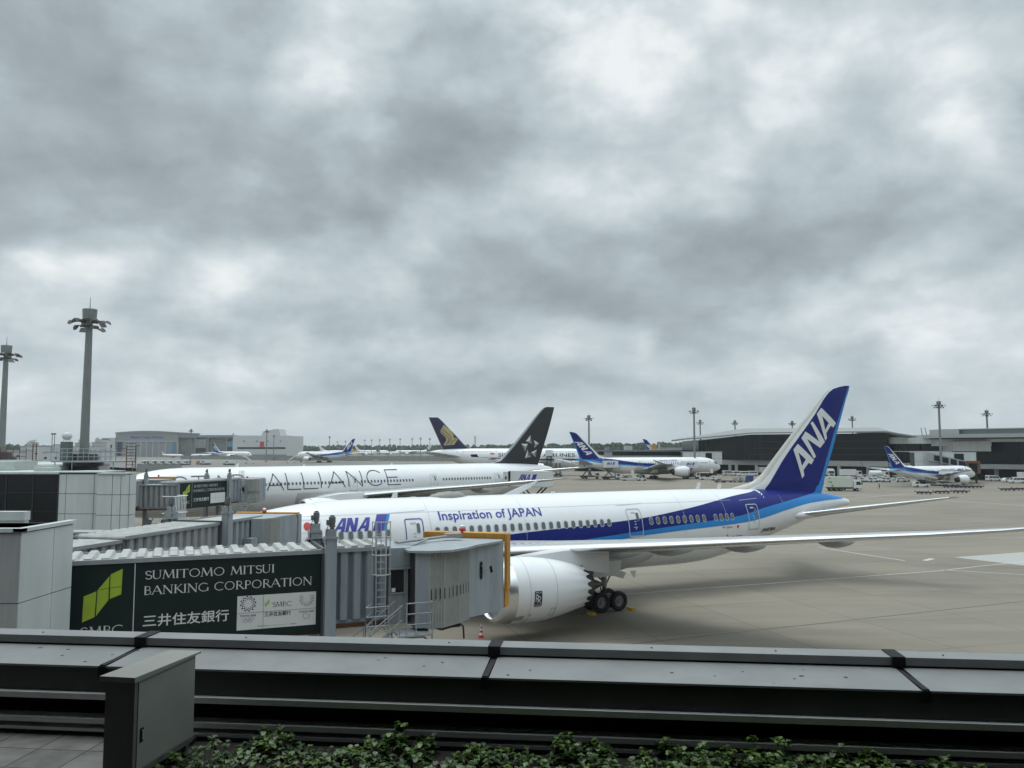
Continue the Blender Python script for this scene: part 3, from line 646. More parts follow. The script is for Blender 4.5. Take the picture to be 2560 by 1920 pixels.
# ================================================================== the terrace the picture is taken from
PAR = (-4.70, 7.63, 0); PRZ = radians(-6.09)
CAP = mat('parapet_cap_metal', (.25,.26,.262), .45, metal=.25, var=.16, scale=2.2); FACE = mat('parapet_face', (.060,.061,.062), .7, var=.25); RAILM = mat('rail_grey', (.62,.625,.61), .5, var=.15)
BLK = mat('black_recess', (.006,.006,.007), .8, var=.2)
par = thing('parapet', 'wide grey metal parapet with horizontal rails at the terrace edge', 'parapet', PAR, PRZ)
for i, (a, b) in enumerate(((-14,-1.68),(-1.62,1.46),(1.52,4.57),(4.63,7.79),(7.85,10.9),(10.96,22))):
    g = MB()
    g.add([(a,.02,9.54),(b,.02,9.54),(b,-.2,9.54),(a,-.2,9.54),(b,-.205,9.478),(a,-.205,9.478),(b,.02,9.2),(a,.02,9.2)],[(0,1,2,3),(3,2,4,5),(0,7,6,1),(0,3,5,7),(1,6,4,2)])
    g.build('cap', CAP, par)
    g = MB()
    for q in range(1):
        g.add([(a,-.2,9.462),(b,-.2,9.462),(b,-.75,9.440),(a,-.75,9.440),(b,-.752,9.425),(a,-.752,9.425)],[(0,1,2,3),(3,2,4,5)])
    g.build('ledge', CAP, par)
g = MB(); g.box(-14,22,-.19,.0,9.40,9.476)  # long black strip paints the shadow gap under the cap
for x in (-1.65,1.49,4.60,7.82,10.93): g.box(x-.05,x+.05,-.222,.03,9.46,9.549); g.box(x-.022,x+.022,-.755,-.2,9.40,9.452); g.box(x-.03,x+.03,-.765,-.74,9.36,9.442)
g.build('joint_and_shadow_strip', BLK, par)
g = MB(); g.box(-14,22,-.74,-.3,9.235,9.424); g.build('fascia', FACE, par)
g = MB(); g.box(-14,22,-.50,-.28,8.80,9.234); g.build('recess', BLK, par)
for z, d in ((9.232,.045),(9.040,.04),(8.962,.022)):
    g = MB(); g.box(-14,22,-.79,-.66,z-d,z); g.build('rail', RAILM, par)
g = MB()
random.seed(3)
for k in range(26):
    x = random.uniform(-1,9); y = random.uniform(-.68,-.25); z = 9.462-(-.2-y)*.04+.002; r = random.uniform(.006,.016)
    g.add([(x+r*random.uniform(.7,1.6)*cos(a*.785),y+r*.9*sin(a*.785),z) for a in range(8)],[tuple(range(8))])
for x in (0.5,2.4,4.2,5.9,6.9,8.2):
    g.lathe([(0,.008),(.006,.007),(.007,.001)], (x,-.1,9.54), (0,0,1), 8)
g.build('spots_and_screws', BLK, par)
def paver_nodes(t, b):
    o = t.nodes.new('ShaderNodeTexCoord'); br = t.nodes.new('ShaderNodeTexBrick'); br.offset = 0
    for k_, v_ in (('Scale',1),('Brick Width',.40),('Row Height',.36),('Mortar Size',.006),('Mortar Smooth',.2)): br.inputs[k_].default_value = v_
    br.inputs['Color1'].default_value = (.15,.148,.14,1); br.inputs['Color2'].default_value = (.19,.187,.18,1); br.inputs['Mortar'].default_value = (.03,.03,.03,1)
    n = t.nodes.new('ShaderNodeTexNoise'); n.inputs['Scale'].default_value = 6; n.inputs['Detail'].default_value = 6; t.links.new(o.outputs['Object'], n.inputs['Vector'])
    r = t.nodes.new('ShaderNodeMapRange')
    for i, x in zip((1,2,3,4),(.3,.7,.65,1.15)): r.inputs[i].default_value = x
    t.links.new(n.outputs['Fac'], r.inputs[0]); vm = t.nodes.new('ShaderNodeVectorMath'); vm.operation = 'SCALE'
    t.links.new(o.outputs['Object'], br.inputs['Vector']); t.links.new(br.outputs['Color'], vm.inputs[0]); t.links.new(r.outputs[0], vm.inputs['Scale']); t.links.new(vm.outputs[0], b.inputs['Base Color'])
PAV = node_mat('terrace_pavers', paver_nodes, .8); SOIL = mat('planter_soil', (.010,.008,.006), .95, var=.5, scale=14, bump=.6)
g = MB(); g.box(-14,22,-9.2,-.55,8.72,8.90); g.box(-14,22,-.55,.0,0,8.72,1)
o = struct(g.build('terrace_floor', [PAV, PANEL])); o.location = PAR; o.rotation_euler = (0,0,PRZ)
g = MB(); g.box(2.35,22,-3.2,-.86,8.901,8.925); g.box(2.33,2.36,-3.2,-.84,8.90,8.96,1); g.box(2.33,22,-.86,-.83,8.90,8.96,1)
o = struct(g.build('planting_bed', [SOIL, BLK])); o.location = PAR; o.rotation_euler = (0,0,PRZ)
# the terminal behind the camera and an unseen canopy added to shade the terrace
g = MB(); g.box(-40,60,-9.6,-9.2,0,30); g.box(-40,60,-9.2,-2.1,14.6,15.1,1)
tb = g.build('terminal_wall', [DARKG, FACE]); tb.location = PAR; tb.rotation_euler = (0,0,PRZ); tag(tb, 'dark glass terminal wall behind the viewer, with an added unseen canopy shading the terrace', 'building')
# electrical cabinet
cab = thing('electrical_cabinet', 'dark grey metal cabinet with sloping lid standing on the terrace pavers', 'cabinet', (-2.45,5.44,0), radians(80.4))
CABM = mat('cabinet_paint', (.27,.275,.245), .5, var=.12); CABD = mat('cabinet_side_paint', (.13,.135,.125), .55, var=.15)
g = MB(); g.box(0,.72,.004,.205,9.085,9.675,0); g.box(-.004,0.03,0,.21,8.905,9.675,1); g.build('body', [CABM, CABD], cab)
g = MB(); g.prism([(-.035,9.677),(.755,9.677),(.755,9.69),(-.035,9.71)], -.02, .235); g.prism([(-.02,9.675),(.74,9.675),(.74,9.678),(-.02,9.678)], -.015,.23); g.build('lid', CABM, cab, angle=20)
g = MB(); g.box(.035,.70,-.004,.004,9.10,9.655); o = g.build('door', CABM, cab)
g = MB(); g.box(.062,.092,-.010,-.004,9.27,9.36,0); g.box(.070,.084,-.018,-.010,9.285,9.345,1); g.build('handle', [BLK, GREYM], o)
g = MB(); g.box(.005,.715,.006,.2,9.055,9.085); g.build('base_rail', CABD, cab)
for x, y in ((.66,.02),(.66,.16),(.40,.16)):
    g = MB(); g.box(x,x+.035,y,y+.035,8.90,9.055); g.build('leg', CABD, cab)
# low shrubs in the planting bed
LEAFS = [mat('leaf_green', (.022,.062,.005), .45, var=.35, scale=30), mat('leaf_highlight_green', (.060,.125,.008), .45, var=.3, scale=30), mat('leaf_shade_dark', (.010,.032,.004), .5, var=.3, scale=30)]
def shrub_mb(R, Hh, n, seed):
    rnd = random.Random(seed); lf, st = MB(), MB()
    for q in range(n):
        a = rnd.uniform(0,2*pi); rr = R*sqrt(rnd.random()); hh = Hh*(1-.45*(rr/R)**2)*(rnd.uniform(.3,.85) if rnd.random() < .8 else rnd.uniform(.9,1.35)); top = Vector((rr*cos(a)*1.15, rr*sin(a), hh))
        st.bar((rr*cos(a)*.4, rr*sin(a)*.4, 0), top, .0025, 0, 4, .0015)
        for k in range(rnd.randint(7,11)):          # a rosette of lobed leaves at each shoot tip
            b = rnd.uniform(0,2*pi); up = rnd.uniform(-.2,.9); d = Vector((cos(b),sin(b),up)).normalized(); c = top-Vector((0,0,rnd.uniform(0,.06)))
            L_ = rnd.uniform(.024,.044); wv_ = d.cross(Vector((0,0,1))).normalized()*L_*.55; tip = c+d*L_*1.25-Vector((0,0,L_*.25)); mid = c+d*L_*.65+Vector((0,0,L_*.12))
            m = 1 if (hh > Hh*.55 and rnd.random() < .55) else (0 if rnd.random() < .7 else 2)  # yellow-green on taller shoots paints highlights, dark leaves paint the shaded depths
            q0 = c+d*L_*.2
            lf.add([c, mid+wv_, tip+wv_*.45, tip+d*L_*.1, tip-wv_*.45, mid-wv_, mid-Vector((0,0,L_*.12))], [(0,6,1),(1,6,2),(2,6,3),(3,6,4),(4,6,5),(5,6,0)], m)
    return lf, st
spots = [(2.75,-1.55,.22,.20,'beside the cabinet'),(3.05,-1.05,.14,.17,''),(3.55,-1.35,.24,.14,''),(4.0,-1.0,.16,.20,''),(4.25,-1.55,.3,.13,''),(4.75,-1.15,.2,.12,''),(5.05,-1.6,.28,.12,''),(5.35,-.98,.14,.20,''),(5.6,-1.4,.26,.13,''),(6.05,-1.02,.18,.17,''),(6.25,-1.5,.27,.15,''),
 (6.65,-1.02,.2,.19,''),(6.95,-1.45,.26,.17,''),(7.25,-1.0,.17,.15,''),(7.6,-1.4,.25,.16,''),(2.85,-2.05,.28,.16,''),(3.4,-1.95,.26,.14,''),(4.6,-2.0,.26,.1,''),(5.9,-1.9,.26,.13,''),(6.7,-1.9,.25,.15,''),(7.9,-1.05,.16,.12,''),(8.3,-1.3,.18,.1,'')]
ca_, sa_ = cos(PRZ), sin(PRZ)
places = ['left end of the bed beside the cabinet','behind the cabinet leg','second clump right of the cabinet','tall shoots left of the middle','low clump left of the middle','thin patch left of centre','low mat at the frame bottom, centre left','tall upright shoots near the centre','spreading clump at the centre','upright clump right of centre','broad clump right of centre','tall clump under the third parapet seam','thick bushy clump right of centre','upright clump toward the right end','broad clump toward the right end','nearest clump at the cabinet foot','near clump by the cabinet front','near low patch, bed centre','near low patch, right of centre','near bushy patch, right side','last small clump at the right','lowest outlying clump at far right']
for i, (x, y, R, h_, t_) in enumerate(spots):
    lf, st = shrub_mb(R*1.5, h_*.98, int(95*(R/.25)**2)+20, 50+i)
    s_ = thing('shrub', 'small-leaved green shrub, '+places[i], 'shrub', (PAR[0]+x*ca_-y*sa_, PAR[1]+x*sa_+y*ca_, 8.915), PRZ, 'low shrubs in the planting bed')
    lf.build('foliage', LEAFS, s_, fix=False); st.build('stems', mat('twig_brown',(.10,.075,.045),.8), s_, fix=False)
# a bare fallen twig
g = MB(); g.path([(0,0,.0),(.12,.02,.045),(.25,.03,.03),(.40,.05,.0)], .003); o = g.build('twig', MT['twig_brown']); o.location = (PAR[0]+3.4*ca_+1.1*sa_, PAR[1]+3.4*sa_-1.1*ca_, 8.94); tag(o, 'bare brown twig lying between the shrubs', 'twig')
# ================================================================== passenger boarding bridges
SER = {  # narrow roman capitals: strokes (thin t / thick T), then feet
 'S':(.52,[(arc(.28,.74,.20,.22,20,180,7)+arc(.30,.26,.22,.24,110,-160,9)[0:],.085)],[(.49,.86),(.06,.14)]),
 'U':(.78,[([(.14,1),(.14,.34)]+arc(.38,.32,.24,.30,180,270,5),.10),(arc(.38,.32,.26,.30,270,360,5)+[(.64,1)],.05)],[(.14,1),(.64,1)]),
 'M':(.98,[([(.10,0),(.20,1)],.05),([(.20,1),(.50,.08)],.11),([(.50,.08),(.80,1)],.05),([(.80,1),(.88,0)],.11)],[(.10,0),(.88,0),(.19,1),(.81,1)]),
 'I':(.32,[([(.16,0),(.16,1)],.11)],[(.16,0),(.16,1)]),
 'T':(.70,[([(.35,0),(.35,1)],.11),([(.04,.97),(.66,.97)],.055),([(.04,.86),(.04,.99)],.04),([(.66,.86),(.66,.99)],.04)],[(.35,0)]),
 'O':(.92,[(arc(.46,.5,.37,.48,0,360,18),.075)],[]),
 'B':(.64,[([(.16,0),(.16,1)],.11),([(.16,.97),(.34,.97)]+arc(.34,.75,.18,.22,90,-90,7)+[(.16,.52)],.06),([(.16,.52),(.36,.52)]+arc(.36,.27,.22,.25,90,-90,7)+[(.16,.02)],.06)],[]),
 'A':(.84,[([(.06,0),(.42,1)],.05),([(.42,1),(.78,0)],.11),([(.19,.36),(.66,.36)],.05)],[(.06,0),(.78,0)]),
 'N':(.88,[([(.14,0),(.14,1)],.05),([(.14,1),(.74,0)],.11),([(.74,0),(.74,1)],.05)],[(.14,0),(.12,1),(.74,1)]),
 'K':(.76,[([(.16,0),(.16,1)],.11),([(.62,1),(.18,.48)],.05),([(.26,.56),(.72,0)],.10)],[(.16,0),(.16,1),(.60,1),(.72,0)]),
 'G':(.88,[(arc(.48,.5,.40,.48,45,330,14),.075),([(.80,.08),(.80,.44)],.10)],[(.80,.44)]),
 'C':(.84,[(arc(.48,.5,.40,.48,48,312,14),.075)],[(.76,.82),(.76,.18)]),
 'R':(.74,[([(.16,0),(.16,1)],.11),([(.16,.97),(.34,.97)]+arc(.34,.73,.20,.24,90,-90,7)+[(.16,.49)],.06),([(.34,.49),(.70,0)],.10)],[(.16,0),(.70,0)]),
 'P':(.62,[([(.16,0),(.16,1)],.11),([(.16,.97),(.34,.97)]+arc(.34,.72,.20,.25,90,-90,7)+[(.16,.47)],.06)],[(.16,0)]),
 ' ':(.42,[],[])}
def serif(txt, u0, u1, v0, v1):
    out, x = [], 0
    for ch in txt:
        w_, st, ft = SER[ch]
        for p, wd in st: out += strokes([([(x+a,b) for a,b in p], wd)], .1)
        for a, b in ft: out += strokes([([(x+a-.09,b),(x+a+.09,b)], .045)], .05) if b in (0,1) else []
        x += w_
    return fit(out, u0, u1, v0, v1)
KANJI = '\u4e09\u4e95\u4f4f\u53cb\u9280\u884c'
def clipv(tris, vmin):
    return tris
def flat(parent, tris, m, name='lettering', off=0., T=lambda u,v_: (u,v_)):
    mb = MB()
    for t in tris: mb.add([(T(u,v_)[0], -off, T(u,v_)[1]) for u,v_ in t], [tuple(range(len(t)))])
    return mb.build(name, m, parent, fix=False)
def sign_board(root, T, detail=True):
    """dark green advertising board on the wall of the tunnel"""
    P = lambda pts: [T(u,v_) for u,v_ in pts]
    mb = MB(); a, b = T(.15,4.76), T(8.03,7.46); mb.box(a[0],b[0],-.09,-.03,a[1],b[1]); bd = mb.build('sign_board', SIGN, root)
    F = lambda tris, m, name, off=.094: flat(bd, [P(t) for t in tris], m, name, off)
    logo = [[(.54,5.67),(.89,5.81),(.92,6.62),(.56,6.48)],[(.93,5.84),(1.27,6.32),(1.28,7.08),(.95,6.65)],[(1.31,6.35),(1.64,6.48),(1.66,7.29),(1.31,7.13)]]
    F(logo, LIME, 'logo'); F([[(1.0,6.66),(1.64,6.72),(1.64,6.735),(1.0,6.675)]], SIGN, 'logo_seam', .097)
    F([[(2.01,4.8),(2.035,4.8),(2.035,7.44),(2.01,7.44)]], LETW, 'divider')
    F(serif('SUMITOMO MITSUI', 2.33,6.41,6.90,7.19), LETW, 'lettering'); F(serif('BANKING CORPORATION', 2.33,7.70,6.40,6.70), LETW, 'lettering')
    F(fit(text_tris(KANJI, bold=.012), 2.31,4.96,5.37,5.77), LETW, 'lettering'); F(serif('SMBC', .51,1.72,5.22,5.52), LETW, 'lettering')
    wp = F([[(5.22,5.03),(7.85,5.03),(7.85,6.17),(5.22,6.17)]], LETW, 'poster', .096)
    def G(tris, m, name, off=.10): o = flat(wp, [P(t) for t in tris], m, name, off); return o
    G([[(5.22,5.59),(7.85,5.59),(7.85,5.60),(5.22,5.60)],[(6.07,5.03),(6.08,5.03),(6.08,6.17),(6.07,6.17)]], SEAM, 'seam')
    if detail:
        em = []
        for (cx, cy, a0, a1, rs) in ((5.575,5.90,0,360,(.15,.195,.24)),(7.53,5.93,140,400,(.14,.185,.23))):
            for j, r in enumerate(rs):
                n = 24
                for k in range(n):
                    if (k+j) % 2: continue
                    A = lerp(a0,a1,(k+.5)/n); s = r*radians((a1-a0)/n)*.55; c, q = cos(radians(A)), sin(radians(A))
                    y0 = cy+(0 if a1-a0 == 360 else 0); em.append([(cx+r*c+s*cos(radians(A+45+90*z)), y0+r*q+s*sin(radians(A+45+90*z))) for z in range(4)])
        G(em, NAVY, 'emblem')
        for cx in (5.575,7.53): G(fit(text_tris('TOKYO 2020', bold=.02), cx-.26, cx+.26, 5.47, 5.53), LETK, 'lettering')
        G(sum([strokes([(arc(5.575+dx_,5.36+dy_,.055,.055,0,360,12),.012)],.01) for dx_,dy_ in ((-.13,.02),(0,.02),(.13,.02),(-.065,-.035),(.065,-.035))],[]), GREYM, 'rings')
        G(sum([strokes([(arc(7.50+dx_,5.34+dy_,.08,.08,a,a+140,7),.02)],.01) for dx_,dy_,a in ((0,.03,60),(.0,-.0,180),(.06,-.01,300))],[]), GREYM, 'rings')
        G([[(6.13,5.76),(6.19,5.79),(6.19,5.92),(6.13,5.88)],[(6.20,5.80),(6.27,5.88),(6.27,6.02),(6.20,5.93)]], LIME, 'logo')
        G(serif('SMBC', 6.38,7.02,5.73,5.90), LETK, 'lettering'); G(fit(text_tris(KANJI, bold=.02), 6.12,7.0,5.42,5.58), LETK, 'lettering')
        G(fit(text_tris('\u6771\u4eac2020\u30b4\u30fc\u30eb\u30c9\u30d1\u30fc\u30c8\u30ca\u30fc(\u9280\u884c)'), 5.9,7.2,5.09,5.14), LETK, 'lettering')
    return bd
def corr(mb, x0, x1, y, z0, z1, pitch=.52, dep=.09, sg=-1, mi=0):
    n = max(1, round((x1-x0)/pitch)); p = (x1-x0)/n; pts = []
    for k in range(n):
        a = x0+k*p; pts += [(a,y),(a+p*.30,y),(a+p*.42,y+sg*dep),(a+p*.88,y+sg*dep)]
    pts.append((x1,y)); mb.grid([[(u,v_,z0) for u,v_ in pts],[(u,v_,z1) for u,v_ in pts]], mi)
def roof_ribs(mb, x0, x1, y0, y1, z, pitch=.5, h=.13, mi=0):
    n = max(1, round((x1-x0)/pitch)); p = (x1-x0)/n
    for k in range(n):
        a = x0+k*p+p*.10; mb.grid([[(a,y,z),(a+p*.12,y,z+h),(a+p*.56,y,z+h),(a+p*.70,y,z)] for y in (y0,y1)], mi)
        mb.f += [[len(mb.v)-8,len(mb.v)-7,len(mb.v)-6,len(mb.v)-5],[len(mb.v)-4,len(mb.v)-3,len(mb.v)-2,len(mb.v)-1]]; mb.m += [mi,mi]
def tunnel(root, x0, x1, y0, y1, z0, z1, name='tunnel', ribs=True, m=BRIDGE, corrn=True, rib_h=.13):
    mb = MB(); mb.box(x0,x1,y0+.1,y1-.1,z0+.02,z1-.01,0)
    if corrn: corr(mb, x0,x1,y0+.1,z0+.15,z1-.02,sg=-1,mi=0); corr(mb, x0,x1,y1-.1,z0+.15,z1-.02,sg=1,mi=0)
    mb.box(x0,x1,y0+.02,y1-.02,z0-.13,z0+.02,1)
    o = mb.build(name, [m, RUST], root, angle=20)
    mb = MB(); mb.box(x0-.05,x1+.05,y0,y1,z1,z1+.07,0)
    mb.box(x0-.06,x1+.06,y0-.06,y0,z1-.01,z1+.13,1); mb.box(x0-.06,x1+.06,y1,y1+.06,z1-.01,z1+.13,1)
    if ribs: roof_ribs(mb, x0, x1, y0+.02, y1-.02, z1+.072, h=rib_h)
    mb.build('tunnel_roof', [ROOFW, GREYM], o, angle=20)
    return o
def lift_column(root, x, y, z1, wd=.38, motor=1):
    mb = MB(); mb.box(x-wd/2,x+wd/2,y-wd/2,y+wd/2,.55,z1-.12,0); mb.box(x-wd*.6,x+wd*.6,y-wd*.6,y+wd*.6,z1-.12,z1-.04,1)
    o = mb.build('lift_column', [BRIDGE, GREYM], root)
    mb = MB(); mb.box(x-.17,x+.17,y-.15,y+.15,z1-.04,z1+.22,0); mb.lathe([(0,.07),(.05,.07),(.06,.11),(.20,.105),(.22,.12),(.42,.12),(.44,.08),(.48,.08)], (x+.04,y,z1+.22), (0,0,1), 14, 1)
    mb.box(x-.16,x-.05,y-.07,y+.07,z1+.36,z1+.54,1); mb.path([(x-.1,y-.08,z1+.4),(x-.21,y-.2,z1+.1),(x-.2,y-.22,z1-.3)], .014, 2)
    if motor > 1: mb.box(x-.25,x+.25,y-.2,y+.2,z1-.32,z1-.06,0); mb.box(x-.3,x+.3,y-.25,y+.25,z1-.36,z1-.32,0); mb.bar((x-.36,y,z1-.50),(x+.40,y,z1-.50),.13,1,12); mb.box(x-.2,x+.2,y-.2,y+.2,z1-.04,z1+.0,0)
    mb.build('lift_motor', [GREYM, mat('motor_grey',(.12,.13,.135),.5), BLACK], o)
    return o
def wheels(root, x, ym, z0):
    mb = MB(); mb.box(x-.35,x+.35,ym-1.6,ym+1.6,.45,.8,0); mb.box(x-.2,x+.2,ym-.2,ym+.2,.7,z0,0); o = mb.build('drive_bogie', [GREYM], root)
    for y in (-1.2,1.2):
        mb = MB(); mb.lathe([(-.22,.30),(-.24,.5),(-.15,.55),(.15,.55),(.24,.5),(.22,.30)], (x,ym+y,.55), (0,1,0), 18, 0, capends=True); mb.build('wheel', TYRE, o)
def rail_poly(mb, pts, z0, h, r=.024, nr=3, posts=True):
    for k in range(1,nr+1): mb.path([(x,y,z+h*k/nr) for x,y,z in pts], r)
    if posts:
        for x,y,z in pts: mb.bar((x,y,z),(x,y,z+h),r)
def cab_head(root, pts, roof, z0, z1, canopy, curtain, extra=True, sides=True):
    """pts: floor outline; curtain: index range of outline that is pleated; canopy: (left, right) ends of the bumper"""
    mb = MB(); n = len(pts)
    for i in range(n):
        (xa,ya),(xb,yb) = pts[i], pts[(i+1)%n]
        if i in curtain: continue
        mb.add([(xa,ya,z0),(xb,yb,z0),(xb,yb,z1),(xa,ya,z1)],[(0,1,2,3)],1 if i == n-1 else 0)
    mb.add([(x,y,z0) for x,y in pts],[tuple(range(n))],1)
    o = mb.build('cab', [BRIDGE, DKMET], root, angle=10)
    mb = MB()
    for i in curtain:
        (xa,ya),(xb,yb) = pts[i], pts[(i+1)%n]; L_ = math.hypot(xb-xa,yb-ya); q = max(2, round(L_/.105)); nx, ny = (yb-ya)/L_, -(xb-xa)/L_; row = []
        for k in range(2*q+1):
            t = k/(2*q); e = .05*(k%2); row.append((lerp(xa,xb,t)+nx*e, lerp(ya,yb,t)+ny*e))
        mb.grid([[(x,y,z0-.04) for x,y in row],[(x,y,z1) for x,y in row]], 0)
    mb.build('curtain', mat('curtain_grey',(.33,.34,.325),.6,var=.1), o, angle=10)
    if extra:
        mb = MB()
        idx = list(curtain)
        for q in range(11):
            t = (q+.5)/11*len(idx); i = idx[int(t)]; f = t-int(t); (xa,ya),(xb,yb) = pts[i], pts[(i+1)%n]; L_ = math.hypot(xb-xa,yb-ya); nx, ny = (yb-ya)/L_*.056, -(xb-xa)/L_*.056
            x, y = lerp(xa,xb,f)+nx, lerp(ya,yb,f)+ny; ux, uy = (xb-xa)/L_*.018, (yb-ya)/L_*.018
            mb.add([(x-ux,y-uy,z0+1.0),(x+ux,y+uy,z0+1.0),(x+ux,y+uy,z0+1.38),(x-ux,y-uy,z0+1.38)],[(0,1,2,3)])
        mb.build('curtain_slots', BLACK, o, fix=False)
    mb = MB(); cx = sum(p[0] for p in roof)/len(roof); cy = sum(p[1] for p in roof)/len(roof)
    mb.add([(x,y,z1) for x,y in roof]+[(x,y,z1+.08) for x,y in roof]+[(cx,cy,z1+.16)],
        [(k,(k+1)%len(roof),len(roof)+(k+1)%len(roof),len(roof)+k) for k in range(len(roof))]+[(len(roof)+k,len(roof)+(k+1)%len(roof),2*len(roof)) for k in range(len(roof))]+[tuple(range(len(roof)))], 0)
    mb.build('cab_roof', mat('bridge_roof_grey',(.31,.335,.355),.5,var=.15), o, angle=15)
    (xl,yl),(xr,yr) = canopy; mb = MB(); L_ = math.hypot(xr-xl,yr-yl); ux, uy = (xr-xl)/L_, (yr-yl)/L_; nx, ny = -uy, ux
    def slab(t0, t1, d0, d1, za, zb, mi=0, lean=0.):
        p = [(xl+ux*t+nx*d, yl+uy*t+ny*d) for t, d in ((t0,d0),(t1,d0),(t1,d1),(t0,d1))]
        mb.add([(x,y,za) for x,y in p]+[(x+nx*lean,y+ny*lean,zb) for x,y in p], [(0,1,2,3),(4,5,6,7),(0,1,5,4),(1,2,6,5),(2,3,7,6),(3,0,4,7)], mi)
    slab(0,L_,0,.55,z1+(0 if sides else -.16),z1+(.30 if sides else .14),0,-.06); sd = 0 if sides else 1; slab(L_-.02,L_+.10,0,.55,z0+.75,(z1+.28 if sides else z1+.04),sd); slab(L_-.12,L_+.0,.1,.75,z0+.02,z0+.8,sd); slab(-.10,.02,0,.55,z0+.1,(z1+.28 if sides else z1+.04),sd)
    mb.build('bumper_canopy', [WOODY,BRIDGE], root, angle=15)
    mb = MB(); bx, by = xl+ux*L_*.47, yl+uy*L_*.47; mb.lathe([(0,.05),(.06,.05),(.07,.11),(.14,.14),(.2,.10),(.27,.11),(.32,.03)], (bx,by,z1+(.30 if sides else .08)), (0,0,1), 12, [1,1,1,1,0,0]); mb.build('beacon', [LETW, RED], root)
    return o
def jet_bridge(label, loc, rz, cabpts, roof, canopy, curtain, sign=True, kx=1., dz=0., back=(-4.2,), style=0, stairs=True, land=True):
    r = thing('boarding_bridge', label, 'boarding bridge', loc, rz, 'passenger boarding bridges')
    z0, z1 = 4.80+dz, 7.45+dz; X = lambda x: x*kx
    o = tunnel(r, back[0], X(8.05), 0, 2.45, z0, z1, 'outer_tunnel', m=BRIDGE if sign else BRIDGED, corrn=not sign, rib_h=.12 if sign else .06)
    if sign:
        mb = MB(); mb.box(back[0],X(8.05),-.03,.12,z0-.05,z1+.03); mb.build('tunnel_wall', BRIDGE, o)
        sign_board(r, lambda u, v_: (X(u), v_+dz), detail=(kx == 1.))
        roof_frame = MB(); roof_frame.box(back[0]-.02,X(8.12),-.14,.0,z1+.02,z1+.16); roof_frame.build('gutter', GREYM, o)
    mb = MB(); mb.box(X(8.05)-.02,X(8.05)+.09,-.12,2.57,z0-.2,z1+.2,0); mb.box(X(8.05)+.40,X(8.05)+.52,-.05,2.5,z0-.1,z1+.16,0); mb.build('portal_frame', mat('portal_dark_grey',(.075,.085,.095),.5), r)
    lift_column(r, X(8.05)+.25, -.28, 8.12+dz); lift_column(r, X(8.05)+.18, 2.85, 8.05+dz, motor=2); wheels(r, X(8.05)+.3, 1.2, z0-.3)
    tunnel(r, X(8.05)+.5, 10.48*kx**.5 if kx > 1 else 10.48, .15, 2.3, z0+.1, z1+.02, 'inner_tunnel', ribs=(style == 0), m=BRIDGE)
    e = 10.48*kx**.5 if kx > 1 else 10.48
    mb = MB(); mb.box(e-.0,e+.80,-.02,2.3,z1-.62,z1+.08,0); mb.box(e-.05,e+.86,-.10,.0,z1-.68,z1-.63,1); mb.build('service_box', [BRIDGE, GREYM], r)
    mb = MB(); mb.box(e,e+.72,.02,2.3,z0,z1-.62,0); dr = mb.build('stair_door', BRIDGED, r)
    mb = MB(); mb.box(e+.06,e+.56,.0,.018,z1-1.52,z1-.72,0); mb.build('door_window', DARKG, dr)
    mb = MB(); mb.box(e+.02,e+.60,-.02,.014,z1-1.58,z1-1.53,0); mb.box(e+.02,e+.06,-.02,.014,z1-1.58,z1-.66,0); mb.box(e+.56,e+.60,-.02,.014,z1-1.58,z1-.66,0); mb.box(e+.10,e+.24,-.012,.0,z1-1.50,z1-1.36,1); mb.build('door_frame', [GREYM, LETW], dr)
    mb = MB(); mb.box(e+.72,e+1.14,.45,2.2,z0,z1,0); mb.build('dark_gap_bellows', BLK, r)
    cab_head(r, cabpts, roof, z0-.07, z1-.03, canopy, curtain, sides=(kx == 1.))
    if land:
        mb = MB(); zl = z0-.18; a, b = e+.1, e+1.3
        mb.box(a,b,-1.25,-.05,zl-.06,zl,0)
        for y in (-1.2,-.1): mb.bar((a,y,zl-.35),(b,y,zl-.35),.035,1); mb.bar((a,y,zl),(a,y,zl-.35),.03,1); mb.bar((b,y,zl),(b,y,zl-.35),.03,1)
        mb.bar((a,-1.2,zl-.35),(a,-.1,zl-.35),.03,1); mb.bar((b,-1.2,zl-.35),(b,-.1,zl-.35),.03,1)
        o2 = mb.build('landing', [BRIDGED, GREYM], r)
        mb = MB(); rail_poly(mb, [(a+.25,-1.22,zl),(b,-1.22,zl),(b,-.08,zl)], zl, 1.1); mb.bar(((a+b)/2,-1.22,zl),((a+b)/2,-1.22,zl+1.1),.022); mb.bar((b,-.65,zl),(b,-.65,zl+1.1),.022); mb.build('railing', GREYM, o2)
        mb = MB(); n = 22; dxs = .265
        for k in range(n): mb.box(a-.02-dxs*(k+1),a-.02-dxs*k,-1.15,-.3,zl-.2*(k+1)-.03,zl-.2*(k+1),0)
        for y in (-1.2,-.27): mb.bar((a,y,zl),(a-n*dxs,y,zl-n*.2),.05,1)
        st = mb.build('stairs', [GREYM, BRIDGED], r)
        mb = MB()
        for y in (-1.22,-.25):
            for h_ in (.55,1.05): mb.bar((a+.1,y,zl+h_),(a-n*dxs,y,zl-n*.2+h_),.022)
            for k in range(0,n,4): mb.bar((a-k*dxs,y,zl-k*.2),(a-k*dxs,y,zl-k*.2+1.05),.02)
        mb.build('railing', GREYM, st)
        # caged ladder to the roof
        lx = e-.33; mb = MB()
        for x in (lx-.17,lx+.17): mb.bar((x,-.12,zl),(x,-.12,z1+1.05),.02)
        for k in range(14): mb.bar((lx-.17,-.12,zl+.25*k+.2),(lx+.17,-.12,zl+.25*k+.2),.013)
        for zz in (z1-.80,z1-.10,z1+.55,z1+1.08): mb.path([(lx+.33*cos(radians(t)),-.12-.42*sin(radians(t)),zz) for t in range(0,181,20)], .022)
